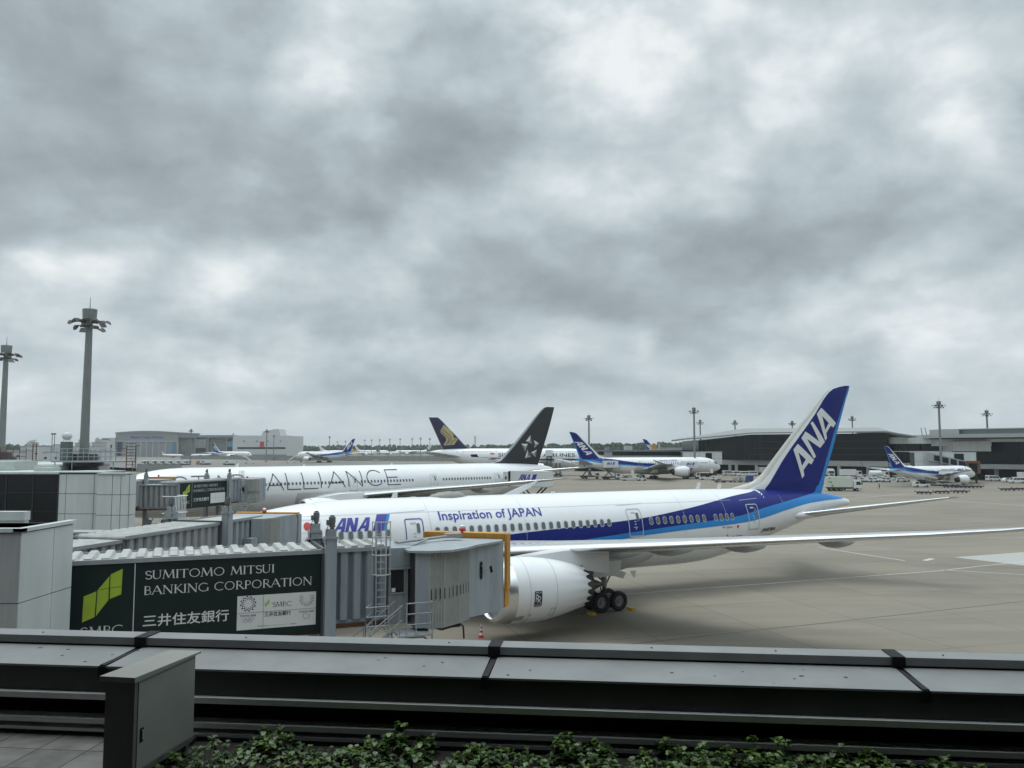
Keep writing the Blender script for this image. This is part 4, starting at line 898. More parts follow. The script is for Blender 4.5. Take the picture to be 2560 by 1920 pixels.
        for t in (0,36,72,108,144,180): mb.bar((lx+.33*cos(radians(t)),-.12-.42*sin(radians(t)),z1-.8),(lx+.33*cos(radians(t)),-.12-.42*sin(radians(t)),z1+1.08),.016)
        mb.build('caged_ladder', mat('ladder_grey',(.42,.44,.45),.45,var=.05), r)
        mb = MB(); rail_poly(mb, [(lx-.7,-.9,zl),(lx-.3,-.1,zl)], zl, 1.0); rail_poly(mb, [(lx-.7,-.9,zl),(lx+.1,-.9,zl)], zl, 1.0); mb.build('railing', GREYM, r)
    return r
def loc2(loc, rz, p):
    c, s = cos(rz), sin(rz); x, y = p[0]-loc[0], p[1]-loc[1]; return (x*c+y*s, -x*s+y*c)
def cabshape(loc, rz, W):  # W: list of world ground-plan points, first at the dark gap, curtain between 1 and 4
    return [loc2(loc, rz, p) for p in W]
# near bridge with the big sign
L1, R1_ = (-14.2,26.3,0), .387
W1 = [(-3.50,29.95),(-3.02,29.95),(-2.45,30.30),(-1.98,31.0),(-1.66,31.75),(-.90,32.7),(-.46,33.1),(-.34,33.6),(-3.55,34.4),(-4.4,31.9)]
c1 = cabshape(L1, R1_, W1); rf = [loc2(L1,R1_,p) for p in [(-3.75,29.85),(-3.0,29.75),(-2.2,30.05),(-1.65,30.85),(-1.35,31.65),(-.80,32.5),(-.44,33.0),(-.36,33.55),(-3.5,34.35),(-4.5,31.9)]]
b1 = jet_bridge('near grey boarding bridge with the large dark green bank sign and caged ladder', L1, R1_, c1, rf, (loc2(L1,R1_,(-3.62,34.45)), loc2(L1,R1_,(-.30,33.6))), (1,2,3))
# fittings of the near cab: mirror on an arm, oval window, lamp, hose, hinge arms
mb = MB(); A = loc2(L1,R1_,(-1.30,32.18)); B = loc2(L1,R1_,(-1.12,32.40)); nx, ny = B[1]-A[1], -(B[0]-A[0]); q = math.hypot(nx,ny); nx, ny = nx/q*.02, ny/q*.02
M_ = ((A[0]+B[0])/2,(A[1]+B[1])/2); tx, ty = (B[0]-A[0])/q, (B[1]-A[1])/q
mb.add([(M_[0]+tx*u+nx, M_[1]+ty*u+ny, z) for u, z in rrect(-.07,.07,6.10,6.78,.06)], [tuple(range(16))]); mb.build('cab_window', DARKG, b1, fix=False)
mb = MB(); P_ = (M_[0]+tx*.2+nx*12, M_[1]+ty*.2+ny*12); mb.bar((M_[0]+nx,M_[1]+ny,6.45),(P_[0],P_[1],6.42),.015); mb.bar((M_[0]+nx,M_[1]+ny,6.62),(P_[0],P_[1],6.42),.012); mb.cbox((P_[0]+.08,P_[1]-.02,6.48),(.12,.03,.26),1,rz=.5,ry=-.3); mb.build('mirror', [GREYM, DARKG], b1)
mb = MB(); mb.lathe([(0,.03),(.1,.035),(.22,.085),(.24,.08)], (11.52,-.02,7.18), (-.6,-.4,-.7), 12, capends=True); mb.build('floodlight', WHITE, b1)
mb = MB(); mb.path([(11.9,.1,4.62),(12.5,.0,4.45),(12.95,-.05,4.55),(13.2,-.05,4.62),(13.35,0,4.5),(13.38,0,4.05)], .035); mb.box(12.0,13.3,.2,1.4,4.45,4.72); mb.build('cable', BLACK, b1)
mb = MB(); mb.bar((11.0,.9,7.62),(13.6,1.5,7.75),.06); mb.bar((11.0,1.3,7.60),(13.6,1.5,7.75),.05); mb.bar((10.9,.2,7.4),(12.2,1.0,7.68),.05); mb.box(13.1,13.75,1.35,1.75,7.66,7.82); mb.build('hinge_arm', GREYM, b1)
# middle bridge, plain
L2, R2_ = (-15.9,34.0,0), atan2(5.9,1.5)
W2 = [(-13.65,43.1),(-13.05,43.2),(-12.75,43.6),(-12.62,44.2),(-12.60,44.7),(-12.3,45.6),(-12.15,46.0),(-12.15,46.4),(-15.6,46.6),(-15.75,43.9)]
b2 = jet_bridge('plain grey boarding bridge behind the one with the large sign', L2, R2_, [loc2(L2,R2_,p) for p in W2], [loc2(L2,R2_,p) for p in W2],
   (loc2(L2,R2_,(-15.7,46.7)), loc2(L2,R2_,(-12.15,46.5))), (1,2,3), sign=False, back=(0.,), style=1, kx=.80, land=False)
tunnel(b2, -9, 0.2, .2, 2.2, 4.9, 7.30, 'rear_tunnel', m=BRIDGED, rib_h=.05)
mb = MB(); mb.box(8.75,9.35,-.35,.1,5.9,6.55); mb.build('equipment_box', BRIDGED, b2)
mb = MB()
for k in range(9): mb.bar((7.0+.12*k,3.0,7.0),(7.0+.12*k,3.0,8.75),.02)
for z in (7.0,7.9,8.75): mb.bar((6.9,3.0,z),(8.1,3.0,z),.022); mb.bar((6.9,3.0,z),(6.9,3.6,z),.022); mb.bar((8.1,3.0,z),(8.1,3.6,z),.022)
mb.build('ladder_cage', WHITE, b2)
# far bridge with the same sign, at the all-white airliner
L3, R3_ = (-35.55,87.6,0), atan2(7.3,2.5)
def far_cab(L, R, P0):  # P0: world point at the gap; points fan out to the right as in the middle bridge
    return [loc2(L,R,(P0[0]+x*1.05,P0[1]+y)) for x,y in [(0,0),(.6,.0),(1.1,.3),(1.4,.8),(1.5,1.5),(1.6,2.3),(1.6,2.8),(1.5,3.2),(-2.0,3.4),(-2.1,.8)]]
P0 = (-32.25,98.1); c3 = far_cab(L3,R3_,P0)
b3 = jet_bridge('farther boarding bridge with a small dark green bank sign', L3, R3_, c3, c3, (loc2(L3,R3_,(-34.6,101.7)), loc2(L3,R3_,(-30.7,101.2))), (1,2,3), kx=.95, dz=.0, back=(0.,))
for x0_, x1_, a_, c_, nm_ in ((-5.2,.2,.1,2.3,'middle_tunnel'),(-2.1,.1,-.1,2.5,'rear_tunnel')):
    o_ = tunnel(b3, x0_ if nm_ == 'middle_tunnel' else -7.6, 0 if nm_ == 'middle_tunnel' else -5.3, a_, c_, 4.75, 7.2 if nm_ == 'middle_tunnel' else 7.35, nm_, m=BRIDGED, rib_h=.05); o_.rotation_euler = (0,0,atan2(.5,2.2)-R3_)
mb = MB(); mb.bar((-1.5,6.9,0),(-1.5,6.9,5.0),.3,0,12); mb.build('support_column', BRIDGED, b3)
L4, R4_ = (-38.2,80,0), radians(100)
P4 = (-40.3,90.6); c4 = far_cab(L4,R4_,P4)
b4 = jet_bridge('half hidden grey boarding bridge behind the farther bank sign, ochre canopy at left', L4, R4_, c4, c4, (loc2(L4,R4_,(-42.0,94.2)), loc2(L4,R4_,(-38.8,93.7))), (1,2,3), sign=False, back=(-3.,), style=1, land=False, dz=.2)
# cone
mb = MB(); mb.box(-.19,.19,-.19,.19,0,.03,1); mb.lathe([(.03,.15),(.16,.122),(.30,.095),(.42,.073),(.54,.05),(.64,.035),(.78,.02),(.79,.003)], (0,0,0), (0,0,1), 16, [0,2,0,2,0,2,0])
cone = thing('traffic_cone', 'red and white striped traffic cone on the apron beside the near engine', 'cone', (-1.83,49.35,0))
mb.build('cone_body', [RED, RED, LETW], cone)
# ================================================================== the other airliners
# all-white twin with the black tail
KB = dict(L=73.9, Lf=73.1, top=8.75, bot=2.55, hw=3.1, tail=TAIL7, span=64.8, zw=4.55, mlg=(37.1,5.5), nlg=5.9, nax=3, ww=False, belly=(23,47,3.4,2.2,5.2),
    fin=[(7.4,58.6,58.9,69.4,69.5),(8.7,58.9,59.3,69.6,69.75),(9.1,60.8,61.2,69.8,69.95),(10,62.0,62.4,70.1,70.3),(14,66.3,66.7,71.8,72.0),(17.6,70.1,70.4,73.1,73.3),(18.2,70.9,71.2,73.3,73.5),(18.4,71.6,71.9,73.4,73.55)], finmats=[GREYM,BLACK,BLACK],
    wing=[(1.2,24.6,40.8,4.1,.13),(3.1,25.8,40.6,4.25,.12),(10,30.2,41.0,5.0,.11),(17,33.6,42.2,5.8,.10),(24,37.2,43.6,6.5,.09),(28,39.3,44.4,6.95,.08),(30.5,41.3,45,7.25,.06),(32.4,44.6,45.6,7.5,.05)],
    eng=[dict(s0=21.5,l=9.6,zc=3.05,R=1.95,ln=6.6,wz=5.1)], stab=[(.6,61.5,69.5,7.0,.09),(1.4,62.3,69.6,7.05,.10),(10.75,68.8,71.6,8.1,.08)], cn=(.12,.28,.42,.58))
rB = thing('airliner', 'all-white airliner with thin black capitals and black tail, behind the near airliner', 'airliner', (-48.8,96.2,0), .70)
HB, finB = twin(rB, KB)
cabin_windows(rB, HB, -1, [(8.6,10,.533),(19.5,22,.533),(33.6,17,.533),(47.7,18,.533)], 6.5, .27, .40, frame=False)
for s0, s1, m in ((31.75,32.9,FRAME),(45.3,46.5,FRAME),(57.8,59.0,FRAME),(6.3,7.4,FRAME)): door(rB, HB, -1, s0, s1, 5.25, 7.25, m)
LT = {'A':[[(0,0),(.48,1),(1,0)],[(.17,.30),(.84,.30)]], 'L':[[(0,1),(0,0),(1,0)]], 'I':[[(.5,0),(.5,1)]], 'N':[[(0,0),(0,1),(1,0),(1,1)]],
      'C':[arc(.52,.5,.52,.5,42,318,16)], 'E':[[(1,1),(0,1),(0,0),(1,0)],[(0,.50),(.82,.50)]], 'T':[[(0,1),(1,1)],[(.5,0),(.5,1)]], 'R':[[(0,0),(0,1),(.5,1)]+arc(.5,.74,.4,.26,90,-90,8)+[(0,.48)],[(.5,.48),(1,0)]],
      'S':[arc(.5,.75,.45,.25,20,190,8)+arc(.5,.27,.48,.27,110,-165,10)]}
for ch, a, b in (('S',7.95,9.7),('T',10.2,11.9),('A',12.5,14.7),('R',15.4,16.9),('A',19.65,21.95),('L',22.5,24.4),('L',24.8,26.9),('I',27.2,27.5),('A',28.4,31.0),('N',31.55,33.7),('C',34.55,37.1),('E',37.85,40.0)):
    z0 = 5.72+(a-19.6)*.012; p = [[(lerp(a,b,u),z0+v_*2.12) for u,v_ in q] for q in LT[ch]]
    letter(rB, HB, -1, strokes(p, .12), LETK, off=.03)
mb = MB(); lv = KB['fin']
def onfin(s, z, e=.02): a, d = tab(lv,z,1), tab(lv,z,4); return (s, -(min(d-a,9.)*.10*foil((s-a)/(d-a))+e), z)
for a, b, c, i in ([(67.67,13.41),(66.59,12.37),(68.12,11.93),(67.5,12.45)],[(68.46,12.6),(69.72,12.01),(68.56,11.19),(68.86,11.93)],[(69.26,10.97),(67.76,10.45),(68.99,9.63),(68.66,10.37)],[(66.94,10.97),(66.39,9.5),(67.92,9.78),(66.98,10.01)],[(65.52,11.95),(67.08,11.93),(66.35,10.6),(66.35,11.48)]):
    mb.add([onfin(*a),onfin(*b),onfin(*c),onfin(*i)], [(0,1,3),(1,2,3),(2,0,3)], [0,1,2])
mb.build('tail_star', [LETW, mat('star_mid_grey',(.30,.31,.31),.5,var=0), mat('star_dark_grey',(.14,.15,.15),.5,var=0)], rB, fix=False)
for s, h in ((16.5,.5),(26,.22),(40,.25)):
    z = HB.at(s)[0]; mb = MB(); mb.grid([[(s,-.05,z-.05),(s+.5,-.03,z-.05),(s+.5,.03,z-.05)],[(s+h*.7,0,z+h),(s+.3+h*.6,-.015,z+h),(s+.3+h*.6,.015,z+h)]], 0, close=True); mb.f.append([3,4,5]); mb.m.append(0); mb.build('antenna', WHITE, rB)
# white double decker with the dark blue tail
KC = dict(L=72.7, Lf=71.8, top=11.1, bot=2.75, hw=3.57, tail=[(s*.92,a,b,c) for s,a,b,c in TAIL7], span=79.8, zw=5.2, mlg=(34,5.2), nlg=5, nax=3, belly=(20,46,3.9,2.3,6), n=48,
    fin=[(9.6,53.0,53.4,66.2,66.4),(11.0,54.6,55.0,66.5,66.7),(12.1,56.8,57.1,67.1,67.3),(16,60.6,60.9,68.9,69.1),(20,64.5,64.8,70.7,70.9),(23.6,68.0,68.3,72.3,72.5),(24.1,68.7,69,72.5,72.7)], finmats=[GREYM,NAVY,ORANGE],
    wing=[(1.5,21,38,4.6,.13),(3.6,22,37.5,4.9,.12),(14,29.5,39.5,6.3,.10),(26,38.5,44.5,7.5,.09),(39,50.0,52.8,8.0,.07)], sharklet=.9, finm=NAVY,
    eng=[dict(s0=25,l=14.9,zc=3.4,R=1.85,ln=6,wz=6.0,detail=24),dict(s0=34,l=25.7,zc=4.2,R=1.85,ln=6,wz=7.2,detail=24)], stab=[(.8,57.5,69,7.6,.09),(2,58.5,69,7.7,.09),(15.2,68.5,72.4,9.5,.08)], cn=(.3,.5,.7), cockpit=False, tyre=.65)
rC = thing('airliner', 'white double-deck airliner with dark blue tail and gold bird, far behind', 'airliner', (37.7,342,0), pi)
HC, finC = twin(rC, KC)
cabin_windows(rC, HC, 1, [(10,18,.62),(46,20,.62),(60,2,.8)], 9.75, .26, .34, frame=False); cabin_windows(rC, HC, 1, [(12,40,.62)], 7.0, .26, .34, frame=False)
for s0 in (43.5,57.6,20.3): door(rC, HC, 1, s0, s0+1.1, 8.7, 10.5, FRAME, marks=False)
mir = lambda tris: [[(-x,y) for x,y in t] for t in tris]
letter(rC, HC, 1, mir(fit(text_tris('SINGAPORE AIRLINES', bold=.012), -43.4,-11.6,7.62,9.15)), NAVY, off=.04)
letter(rC, HC, 1, [[(44.9,8.6),(46.7,8.6),(46.7,9.2),(44.9,9.2)]], RED, 'flag'); mb = MB(); HC.band(mb, 1, lambda s: 6.15, lambda s: 6.75, 6, 27, 0, .02, step=1); HC.band(mb, 1, lambda s: 5.75, lambda s: 5.95, 6, 31, 1, .02, step=1); mb.build('livery_stripe', [NAVY, GOLD], rC, fix=False)
bird = [(66.31,20.99),(63.57,18.81),(62.28,16.99),(62.09,15.54),(60.82,15.36),(60.27,15.0),(61.9,12.64),(65.89,12.35),(66.33,12.64),(65.18,14.45),(65.36,15.54),(67.56,17.72),(67.67,18.44)]
idt = lambda u, v_: (u, v_)
tail_mark(rC, KC['fin'], 1, tess(bird), idt, GOLD, 'tail_bird')
mb = MB(); lv2 = KC['fin']
def onfin2(s, z): a, d = tab(lv2,z,1), tab(lv2,z,4); return (s, min(d-a,9.)*.10*foil((s-a)/(d-a))+.05, z)
lay(mb, strokes([[(66.84,19.17),(64.47,17.17),(63.37,15.9),(63.29,14.81),(64.62,13.0)],[(67.38,18.26),(65.19,16.26),(64.09,15.36),(64.16,14.45),(65.35,12.64)],[(60.9,14.81),(62.27,14.45),(63.35,13.0)]],.22), onfin2, 0, du=.5, dv=.5); mb.build('tail_bird_lines', NAVY, rC, fix=False)
# second blue-and-white widebody at the far gate, nose to the right
rD, HD, finD = b787('blue-tailed white airliner parked at the far gate with scissor trucks around it', None)
rD.location, rD.rotation_euler = (79.6,312.9,0), (0,0,3.484)
cabin_windows(rD, HD, 1, [(7.6,5,.7),(20.2,14,.95),(34,2,1.5),(50.2,1,.6)], 5.76, .34, .48, frame=False)
for s0 in (5.3,17.8,35.2,47.3): door(rD, HD, 1, s0, s0+1.25, 4.6, 6.62, FRAME, marks=False)
letter(rD, HD, 1, mir(fit(text_tris('Inspiration of JAPAN', bold=.012), -28.0,-20.3,6.2,6.95)), LETB, off=.04)
ana_tail(rD, 1, FIN_A, (60.9,13.5), (-5.1,-5.1), (-1.9,1.0))
def scaled_ana(label, loc, rz, L, top, bot, hw, span, fh, mlg, nlg, eng, side, wins=(), group=None, tailtext=True, kd=None, **kw):
    hh = (top-bot)/2; zc = (top+bot)/2; k = L/62.8; kf = (fh-top)/(17.0-7.85); Z = lambda z: zc+(z-4.88)/2.97*hh
    FS = lambda s: L-(62.8-s)*kf*kw.get('fk',1.)
    FZ = lambda z: top+(z-7.85)*kf
    fl = [(FZ(z) if z > 7.8 else top-.35, *[FS(q) for q in r]) for z,*r in [(q[0],q[1],q[2],q[3],q[4]) for q in FIN_A if q[0] > 7]]
    d = dict(L=L, Lf=L*.985, top=top, bot=bot, hw=hw, span=span, zw=zc-.26*hh, fin=fl, finmats=[WHITE,BLUE,LBLUE], mlg=mlg, nlg=nlg, eng=eng, tyre=.55*hh/2.97+.1, n=32,
        stab=[(.4,L-9.6*kf*1.05,L-3.4*kf,Z(6.1),.09),(1.0*k,L-8.8*kf,L-3.2*kf,Z(6.1),.09),(span*.165,L-2.2*kf,L-.3*kf,Z(6.1)+.9*k,.08)])
    d.update(kd or {})
    r = thing('airliner', label, 'airliner', loc, rz, group); H, fin = twin(r, d)
    sc2 = lambda T: [(s*k, Z(z)) for s, z in T]
    ana_livery(r, H, fin, d, sc2(DT), sc2(DM), sc2(DB), sides=(side,))
    if tailtext:
        t = ana(.20, .09); W_ = max(p[0] for q in t for p in q)
        if side < 0: o, ux, uy = (FS(55.75),FZ(8.40)), (5.1*kf/W_,5.25*kf/W_), (-1.45*kf,1.5*kf)
        else: o, ux, uy = (FS(60.9),FZ(13.5)), (-5.1*kf/W_,-5.1*kf/W_), (-1.9*kf,1.0*kf)
        tail_mark(r, fl, side, t, aff(o, ux, uy), LETW)
    zw_ = Z(5.76)
    if wins: cabin_windows(r, H, side, wins, zw_, .30, .42, frame=False)
    for q in kw.get('doors', ()): door(r, H, side, q, q+.9, Z(4.6), Z(6.7), FRAME, marks=False)
    return r, H, lambda s, z: (s*k, Z(z))
rE, HE, _ = scaled_ana('small blue-and-white airliner with white belly loader beside it, at right', (143.8,254.7,0), radians(203), 37.57, 5.87, 1.75, 1.98, 35.8, 11.8, (17.7,3.8), 5.1,
    [dict(s0=11.0,l=5.75,zc=1.95,R=1.42,ln=4.0,wz=2.9,detail=28)], 1, [(6.0,24,.53),(20,10,.53)], doors=(5.0,31.0), kd=dict(sharklet=1.6, nax=1, ws=11.8, cn=(.3,.5,.7), belly=(11,23,2.2,1.4,3)))
letter(rE, HE, 1, mir(fit(ana(), -10.2,-7.2,4.35,5.0)), LETB, off=.03); letter(rE, HE, 1, mir(fit(text_tris('Inspiration of JAPAN',bold=.01), -16.5,-11.0,4.55,5.0)), LETB, off=.03)
mb = MB(); mb.lathe([(0,.02),(.5,.25),(1.5,.32),(2.6,.2),(3,.02)], (26.2,0,5.75), (1,0,0), 10); mb.build('radome', WHITE, rE)
rF, HF, _ = scaled_ana('blue-tailed white airliner with boarding stairs at its nose, middle distance left', (-174,659,0), radians(-32), 63.7, 8.7, 2.5, 3.1, 60.9, 18.5, (31.5,5.5), 5.9,
    [dict(s0=19.5,l=9.6,zc=3.0,R=1.9,ln=6,wz=4.9,detail=24)], -1, [(7,12,1.0),(22,20,1.0)], kd=dict(nax=3))
rG, HG, _ = scaled_ana('far blue-tailed white airliner with nose right, in front of the grey hangar', (-269.6,846.7,0), radians(148), 62.8, 7.85, 1.91, 2.885, 60.12, 17, (31.6,4.9), 5.8,
    [dict(s0=20.3,l=9.7,zc=2.9,R=1.9,ln=6,wz=4.7,detail=24)], 1, [(8,12,1.2)])
X5 = 520; rJ, HJ, _ = scaled_ana('blue airliner tail rising behind the low concourse', ((1614-1280)/2038*X5+58,X5+16,0), radians(196), 62.8, 7.85, 1.91, 2.885, 60.12, 17, (31.6,4.9), 5.8,
    [dict(s0=20.3,l=9.7,zc=2.9,R=1.9,ln=6,wz=4.7,detail=24)], 1)
# distant aircraft: simple liveries
def far_jet(label, px, Y, rz, L, fh, tailm, bodym=None, eng=True, tt=False, stripe=None, text=None, k=1.0):
    top = 5.9*L/37.6 if L < 50 else 7.9; top = min(top, 8.2); bot = top*.3; hh = (top-bot)/2; kf = (fh-top)/(17.0-7.85)
    r = thing('distant_airliner', label, 'airliner', ((px-1280)/2038*Y, Y, 0), rz, 'aircraft parked far across the field')
    fl = [(top+(z-7.85)*kf if z > 7.8 else top-.4, *[L-(62.8-s)*kf for s in q]) for z,*q in FIN_A if z > 7]
    z = fh-.15 if tt else (top+bot)/2+hh*.3
    H, fin = twin(r, dict(L=L, Lf=L*.985, top=top, bot=bot, hw=hh*.97, span=L*.94, zw=bot+hh*.5, fin=fl, finmats=tailm, mlg=(L*.5,L*.08), nlg=L*.13, n=20, canoes=False, nax=1, tyre=.55,
        eng=[] if tt else [dict(s0=L*.31,l=L*.155,zc=bot+.25,R=hh*.62,ln=hh*2,wz=bot+1.2,detail=14)], stab=[(.2,L-4.2*kf*1.2,L-.8*kf,z,.09),(L*.16,L-2*kf,L-.3*kf,z+(.1 if tt else .8),.08)] if tt else None, cockpit=True))
    if tt:
        for sd_ in (-1,1):
            mb = MB(); mb.lathe([(0,.5),(.4,.62),(2.6,.6),(3.4,.4)], (L*.72,sd_*(hh+.8),bot+hh*1.3), (1,0,0), 12, capends=True); mb.build('engine', WHITE, r)
    if stripe:
        mb = MB()
        for sd_ in (-1,1): H.band(mb, sd_, lambda s: H.at(s)[1]+.05, lambda s: H.at(s)[0]-.02, L*.62, L*.97, 0, .03, step=1)
        mb.build('livery_stripe', stripe, r)
    if text:
        for sd_, t_ in ((1, mir(fit(text_tris(text[0],bold=.02), -L*.45,-L*.2,bot+hh*1.0,bot+hh*1.6))),(-1, fit(text_tris(text[0],bold=.02), L*.2,L*.45,bot+hh*1.0,bot+hh*1.6))): letter(r, H, sd_, t_, text[1], off=.05)
    return r
W3 = [WHITE,WHITE,WHITE]
far_jet('small white business jet nearer the hangar doors, left of two', 462, 960, radians(176), 27, 7.6, W3, tt=True)
far_jet('small white business jet right of its twin, tail to the right', 477, 985, radians(4), 27, 7.6, W3, tt=True)
far_jet('distant white airliner with red crane-white tail, left of the row', 885, 1300, radians(190), 55, 16.0, [WHITE,WHITE,RED])
far_jet('distant airliner with yellow tail and yellow rear body', 940, 1250, radians(188), 37.6, 11.8, [YEL,YEL,YEL], stripe=YEL)
far_jet('distant white airliner right behind the yellow-tailed one', 975, 1420, radians(183), 60, 15.0, W3)
far_jet('distant silver airliner with orange lettering and dark tail', 1000, 1270, radians(186), 37.6, 11.8, [GREYM,DKMET,GREYM], text=('Jetstar', ORANGE))
far_jet('distant long white airliner, tail with dark blue edge at its right', 985, 1330, radians(4), 63, 17.5, [WHITE,WHITE,BLUE])
far_jet('distant white airliner with dark tail and red lettering, rightmost of the row', 1128, 1300, radians(184), 40, 12.2, [GREYM,DKMET,GREYM], text=('Air', RED))
# ================================================================== buildings
def at(px, Y): return (px-1280)/2038*Y
def zat(py, Y): return EYE-(py-1120.6)/2038*Y
CORRG = mat('hangar_cladding_grey', (.25,.265,.275), .6, var=.06, scale=.2); CORRD = mat('hangar_concrete_grey', (.19,.19,.18), .75, var=.18, scale=.12)
ROOFG = mat('roof_metal_grey', (.22,.23,.235), .5, var=.1); WALLW = mat('far_white_wall', (.52,.535,.54), .6, var=.06); OLDW = mat('aged_white_wall', (.42,.43,.42), .7, var=.15)
# --- panel-clad node building on the left with dark glazing
def wall_panels(mb, x0, x1, z0, z1, y, nx, nz, gap=.025, d=.03, mi=0, xs=None, zs=None):
    xs = xs or [lerp(x0,x1,k/nx) for k in range(nx+1)]; zs = zs or [lerp(z0,z1,k/nz) for k in range(nz+1)]
    for a, b in zip(xs, xs[1:]):
        for c, e in zip(zs, zs[1:]): mb.box(a+gap,b-gap,y-d,y,c+gap,e-gap,mi)
b = thing('gate_building', 'white panelled gate building with a dark glass front, left, carrying a floodlight mast', 'building', (0,0,0))
Y = 76.
mb = MB(); mb.box(at(-260,Y),at(155,Y)-.02,Y,Y+10,3.6,8.80,1); mb.box(at(155,Y)-.02,at(262,Y),Y,Y+4.5,3.6,8.92,1); mb.box(at(262,Y),at(330,Y),Y-.9,Y+.4,.0,8.80,1)
mb.box(at(-260,Y),at(140,Y),Y+2,Y+9,0,3.6,1)
mb.build('core', [DARKG, SEAM], b)
mb = MB(); zs = [2.3,3.35,5.15,7.0,8.80]; wall_panels(mb,0,0,0,0,Y,0,0,xs=[at(p,Y) for p in (155,173,243,262.4)],zs=zs)
wall_panels(mb,0,0,0,0,Y-.9,0,0,xs=[at(p,Y-.9) for p in (249.5,288,309,330)],zs=[.6,3.3,5.1,6.95,8.78])
x = at(330,Y-.9)
for a_, c_ in ((Y-.9,Y+.4),):
    for e, f_ in zip([.6,3.3,5.1,6.95],[3.3,5.1,6.95,8.78]): mb.box(x,x+.03,a_+.03,c_-.03,e+.03,f_-.03)
wall_panels(mb,at(-260,Y),at(155,Y),3.2,4.0,Y,9,1)
mb.build('wall_panels', PANEL, b)
mb = MB(); mb.box(at(-260,Y),at(155,Y),Y-.015,Y,4.02,8.76,0)
mb.build('glazing', DARKG, b)
mb = MB()
for p in (-220,-160,-105,-45,25,92,154): mb.box(at(p,Y)-.06,at(p,Y)+.06,Y-.07,Y-.015,4.0,8.78)
for z in (5.4,7.1): mb.box(at(-260,Y),at(155,Y),Y-.05,Y-.017,z-.02,z+.02)
mb.build('mullions', BLACK, b)
mb = MB(); mb.box(at(-260,Y)-.1,at(156,Y),Y-.14,Y+10,8.80,8.98); mb.box(at(156,Y),at(262,Y),Y-.14,Y+4.6,8.92,9.03); mb.box(at(262,Y)+.01,at(330,Y)+.1,Y-1.04,Y+.5,8.80,8.93)
mb.box(at(60,Y),at(98,Y),Y+2,Y+4,8.98,9.35); mb.box(at(-200,Y),at(-40,Y),Y+5,Y+9,8.98,9.9); mb.box(at(10,Y),at(80,Y),Y+5,Y+9,8.98,9.5)
mb.build('roof', [mat('roof_pale', (.46,.50,.48), .7, var=.15)], b)
mb = MB()
for p in (-200,-60,60,170,240): mb.box(at(p,Y)-.4,at(p,Y)+.4,Y+1,Y+1.8,0,3.6)
mb.build('columns', CONC, b)
# low wing below it, with a slot and the rail under the panels
b = thing('low_annex', 'low grey annex with a dark slot under the white panelled gate building', 'building', (0,0,0))
mb = MB(); Y2 = 60; mb.box(at(150,Y2),at(255,Y2),Y2,Y2+2,0,4.35,0); mb.box(at(150,Y2),at(256,Y2),Y2-.1,Y2+1.5,5.0,5.12,0); mb.box(at(150,Y2),at(250,Y2),Y2+.4,Y2+1.5,4.35,5.0,1); mb.box(at(172,Y2),at(250,Y2),Y2-.5,Y2-.3,4.78,4.90,0)
mb.build('annex_wall', [PANELG, BLK], b)
# --- near white panelled block at the left edge
b = thing('stair_tower', 'near white panelled block at the left edge beside the big bank sign', 'building', (0,0,0))
X0, X1 = -13.52, -18.5; mb = MB(); mb.box(-24,X0-.03,22.75,25.4,-.0,8.9,0); mb.build('core', SEAM, b)
mb = MB(); ys = [22.72,24.35,25.42]; zs = [2.6,4.8,6.95,8.86]
for a_, c_ in zip(ys, ys[1:]):
    for e, f_ in zip(zs, zs[1:]): mb.box(X0-.03,X0,a_+.012,c_-.012,e+.012,f_-.012)
mb.build('side_panels', PANEL, b)
mb = MB(); xs = [-24,-19.5,-16.8,-15.05,-14.28,-13.54]
for a_, c_ in zip(xs, xs[1:]):
    for e, f_ in zip(zs, zs[1:]): mb.box(a_+.012,c_-.012,22.72,22.75,e+.012,f_-.012)
mb.build('shaded_front_panels', PANELG, b)  # grey panels paint this front as the shaded side of the white block
mb = MB(); mb.box(-24,X0+.05,22.66,22.9,8.88,8.99); mb.box(X0-.2,X0+.05,22.66,25.5,8.885,8.985); mb.box(-24,X0-.3,23.0,25.3,8.80,8.90); mb.box(-24,-17,25.2,25.5,8.88,8.99)
mb.box(-24,-16.2,23.2,24.0,8.9,8.96); mb.build('coping', PANEL, b)
mb = MB(); mb.box(-14.62,-14.5,22.70,22.73,8.35,8.44); mb.build('wall_lamp', BLACK, b)
b = thing('parapet_block', 'small white panelled wall end in front of the dark glass, far left', 'wall', (0,0,0)); Y3 = 30
mb = MB(); mb.box(-26,at(72,Y3),Y3,Y3+.3,0,zat(1290,Y3)-.14); mb.build('core', PANEL, b); mb = MB(); mb.box(-26,at(72,Y3)+.04,Y3-.05,Y3+.32,zat(1290,Y3)-.13,zat(1277,Y3)); mb.build('coping', PANEL, b)
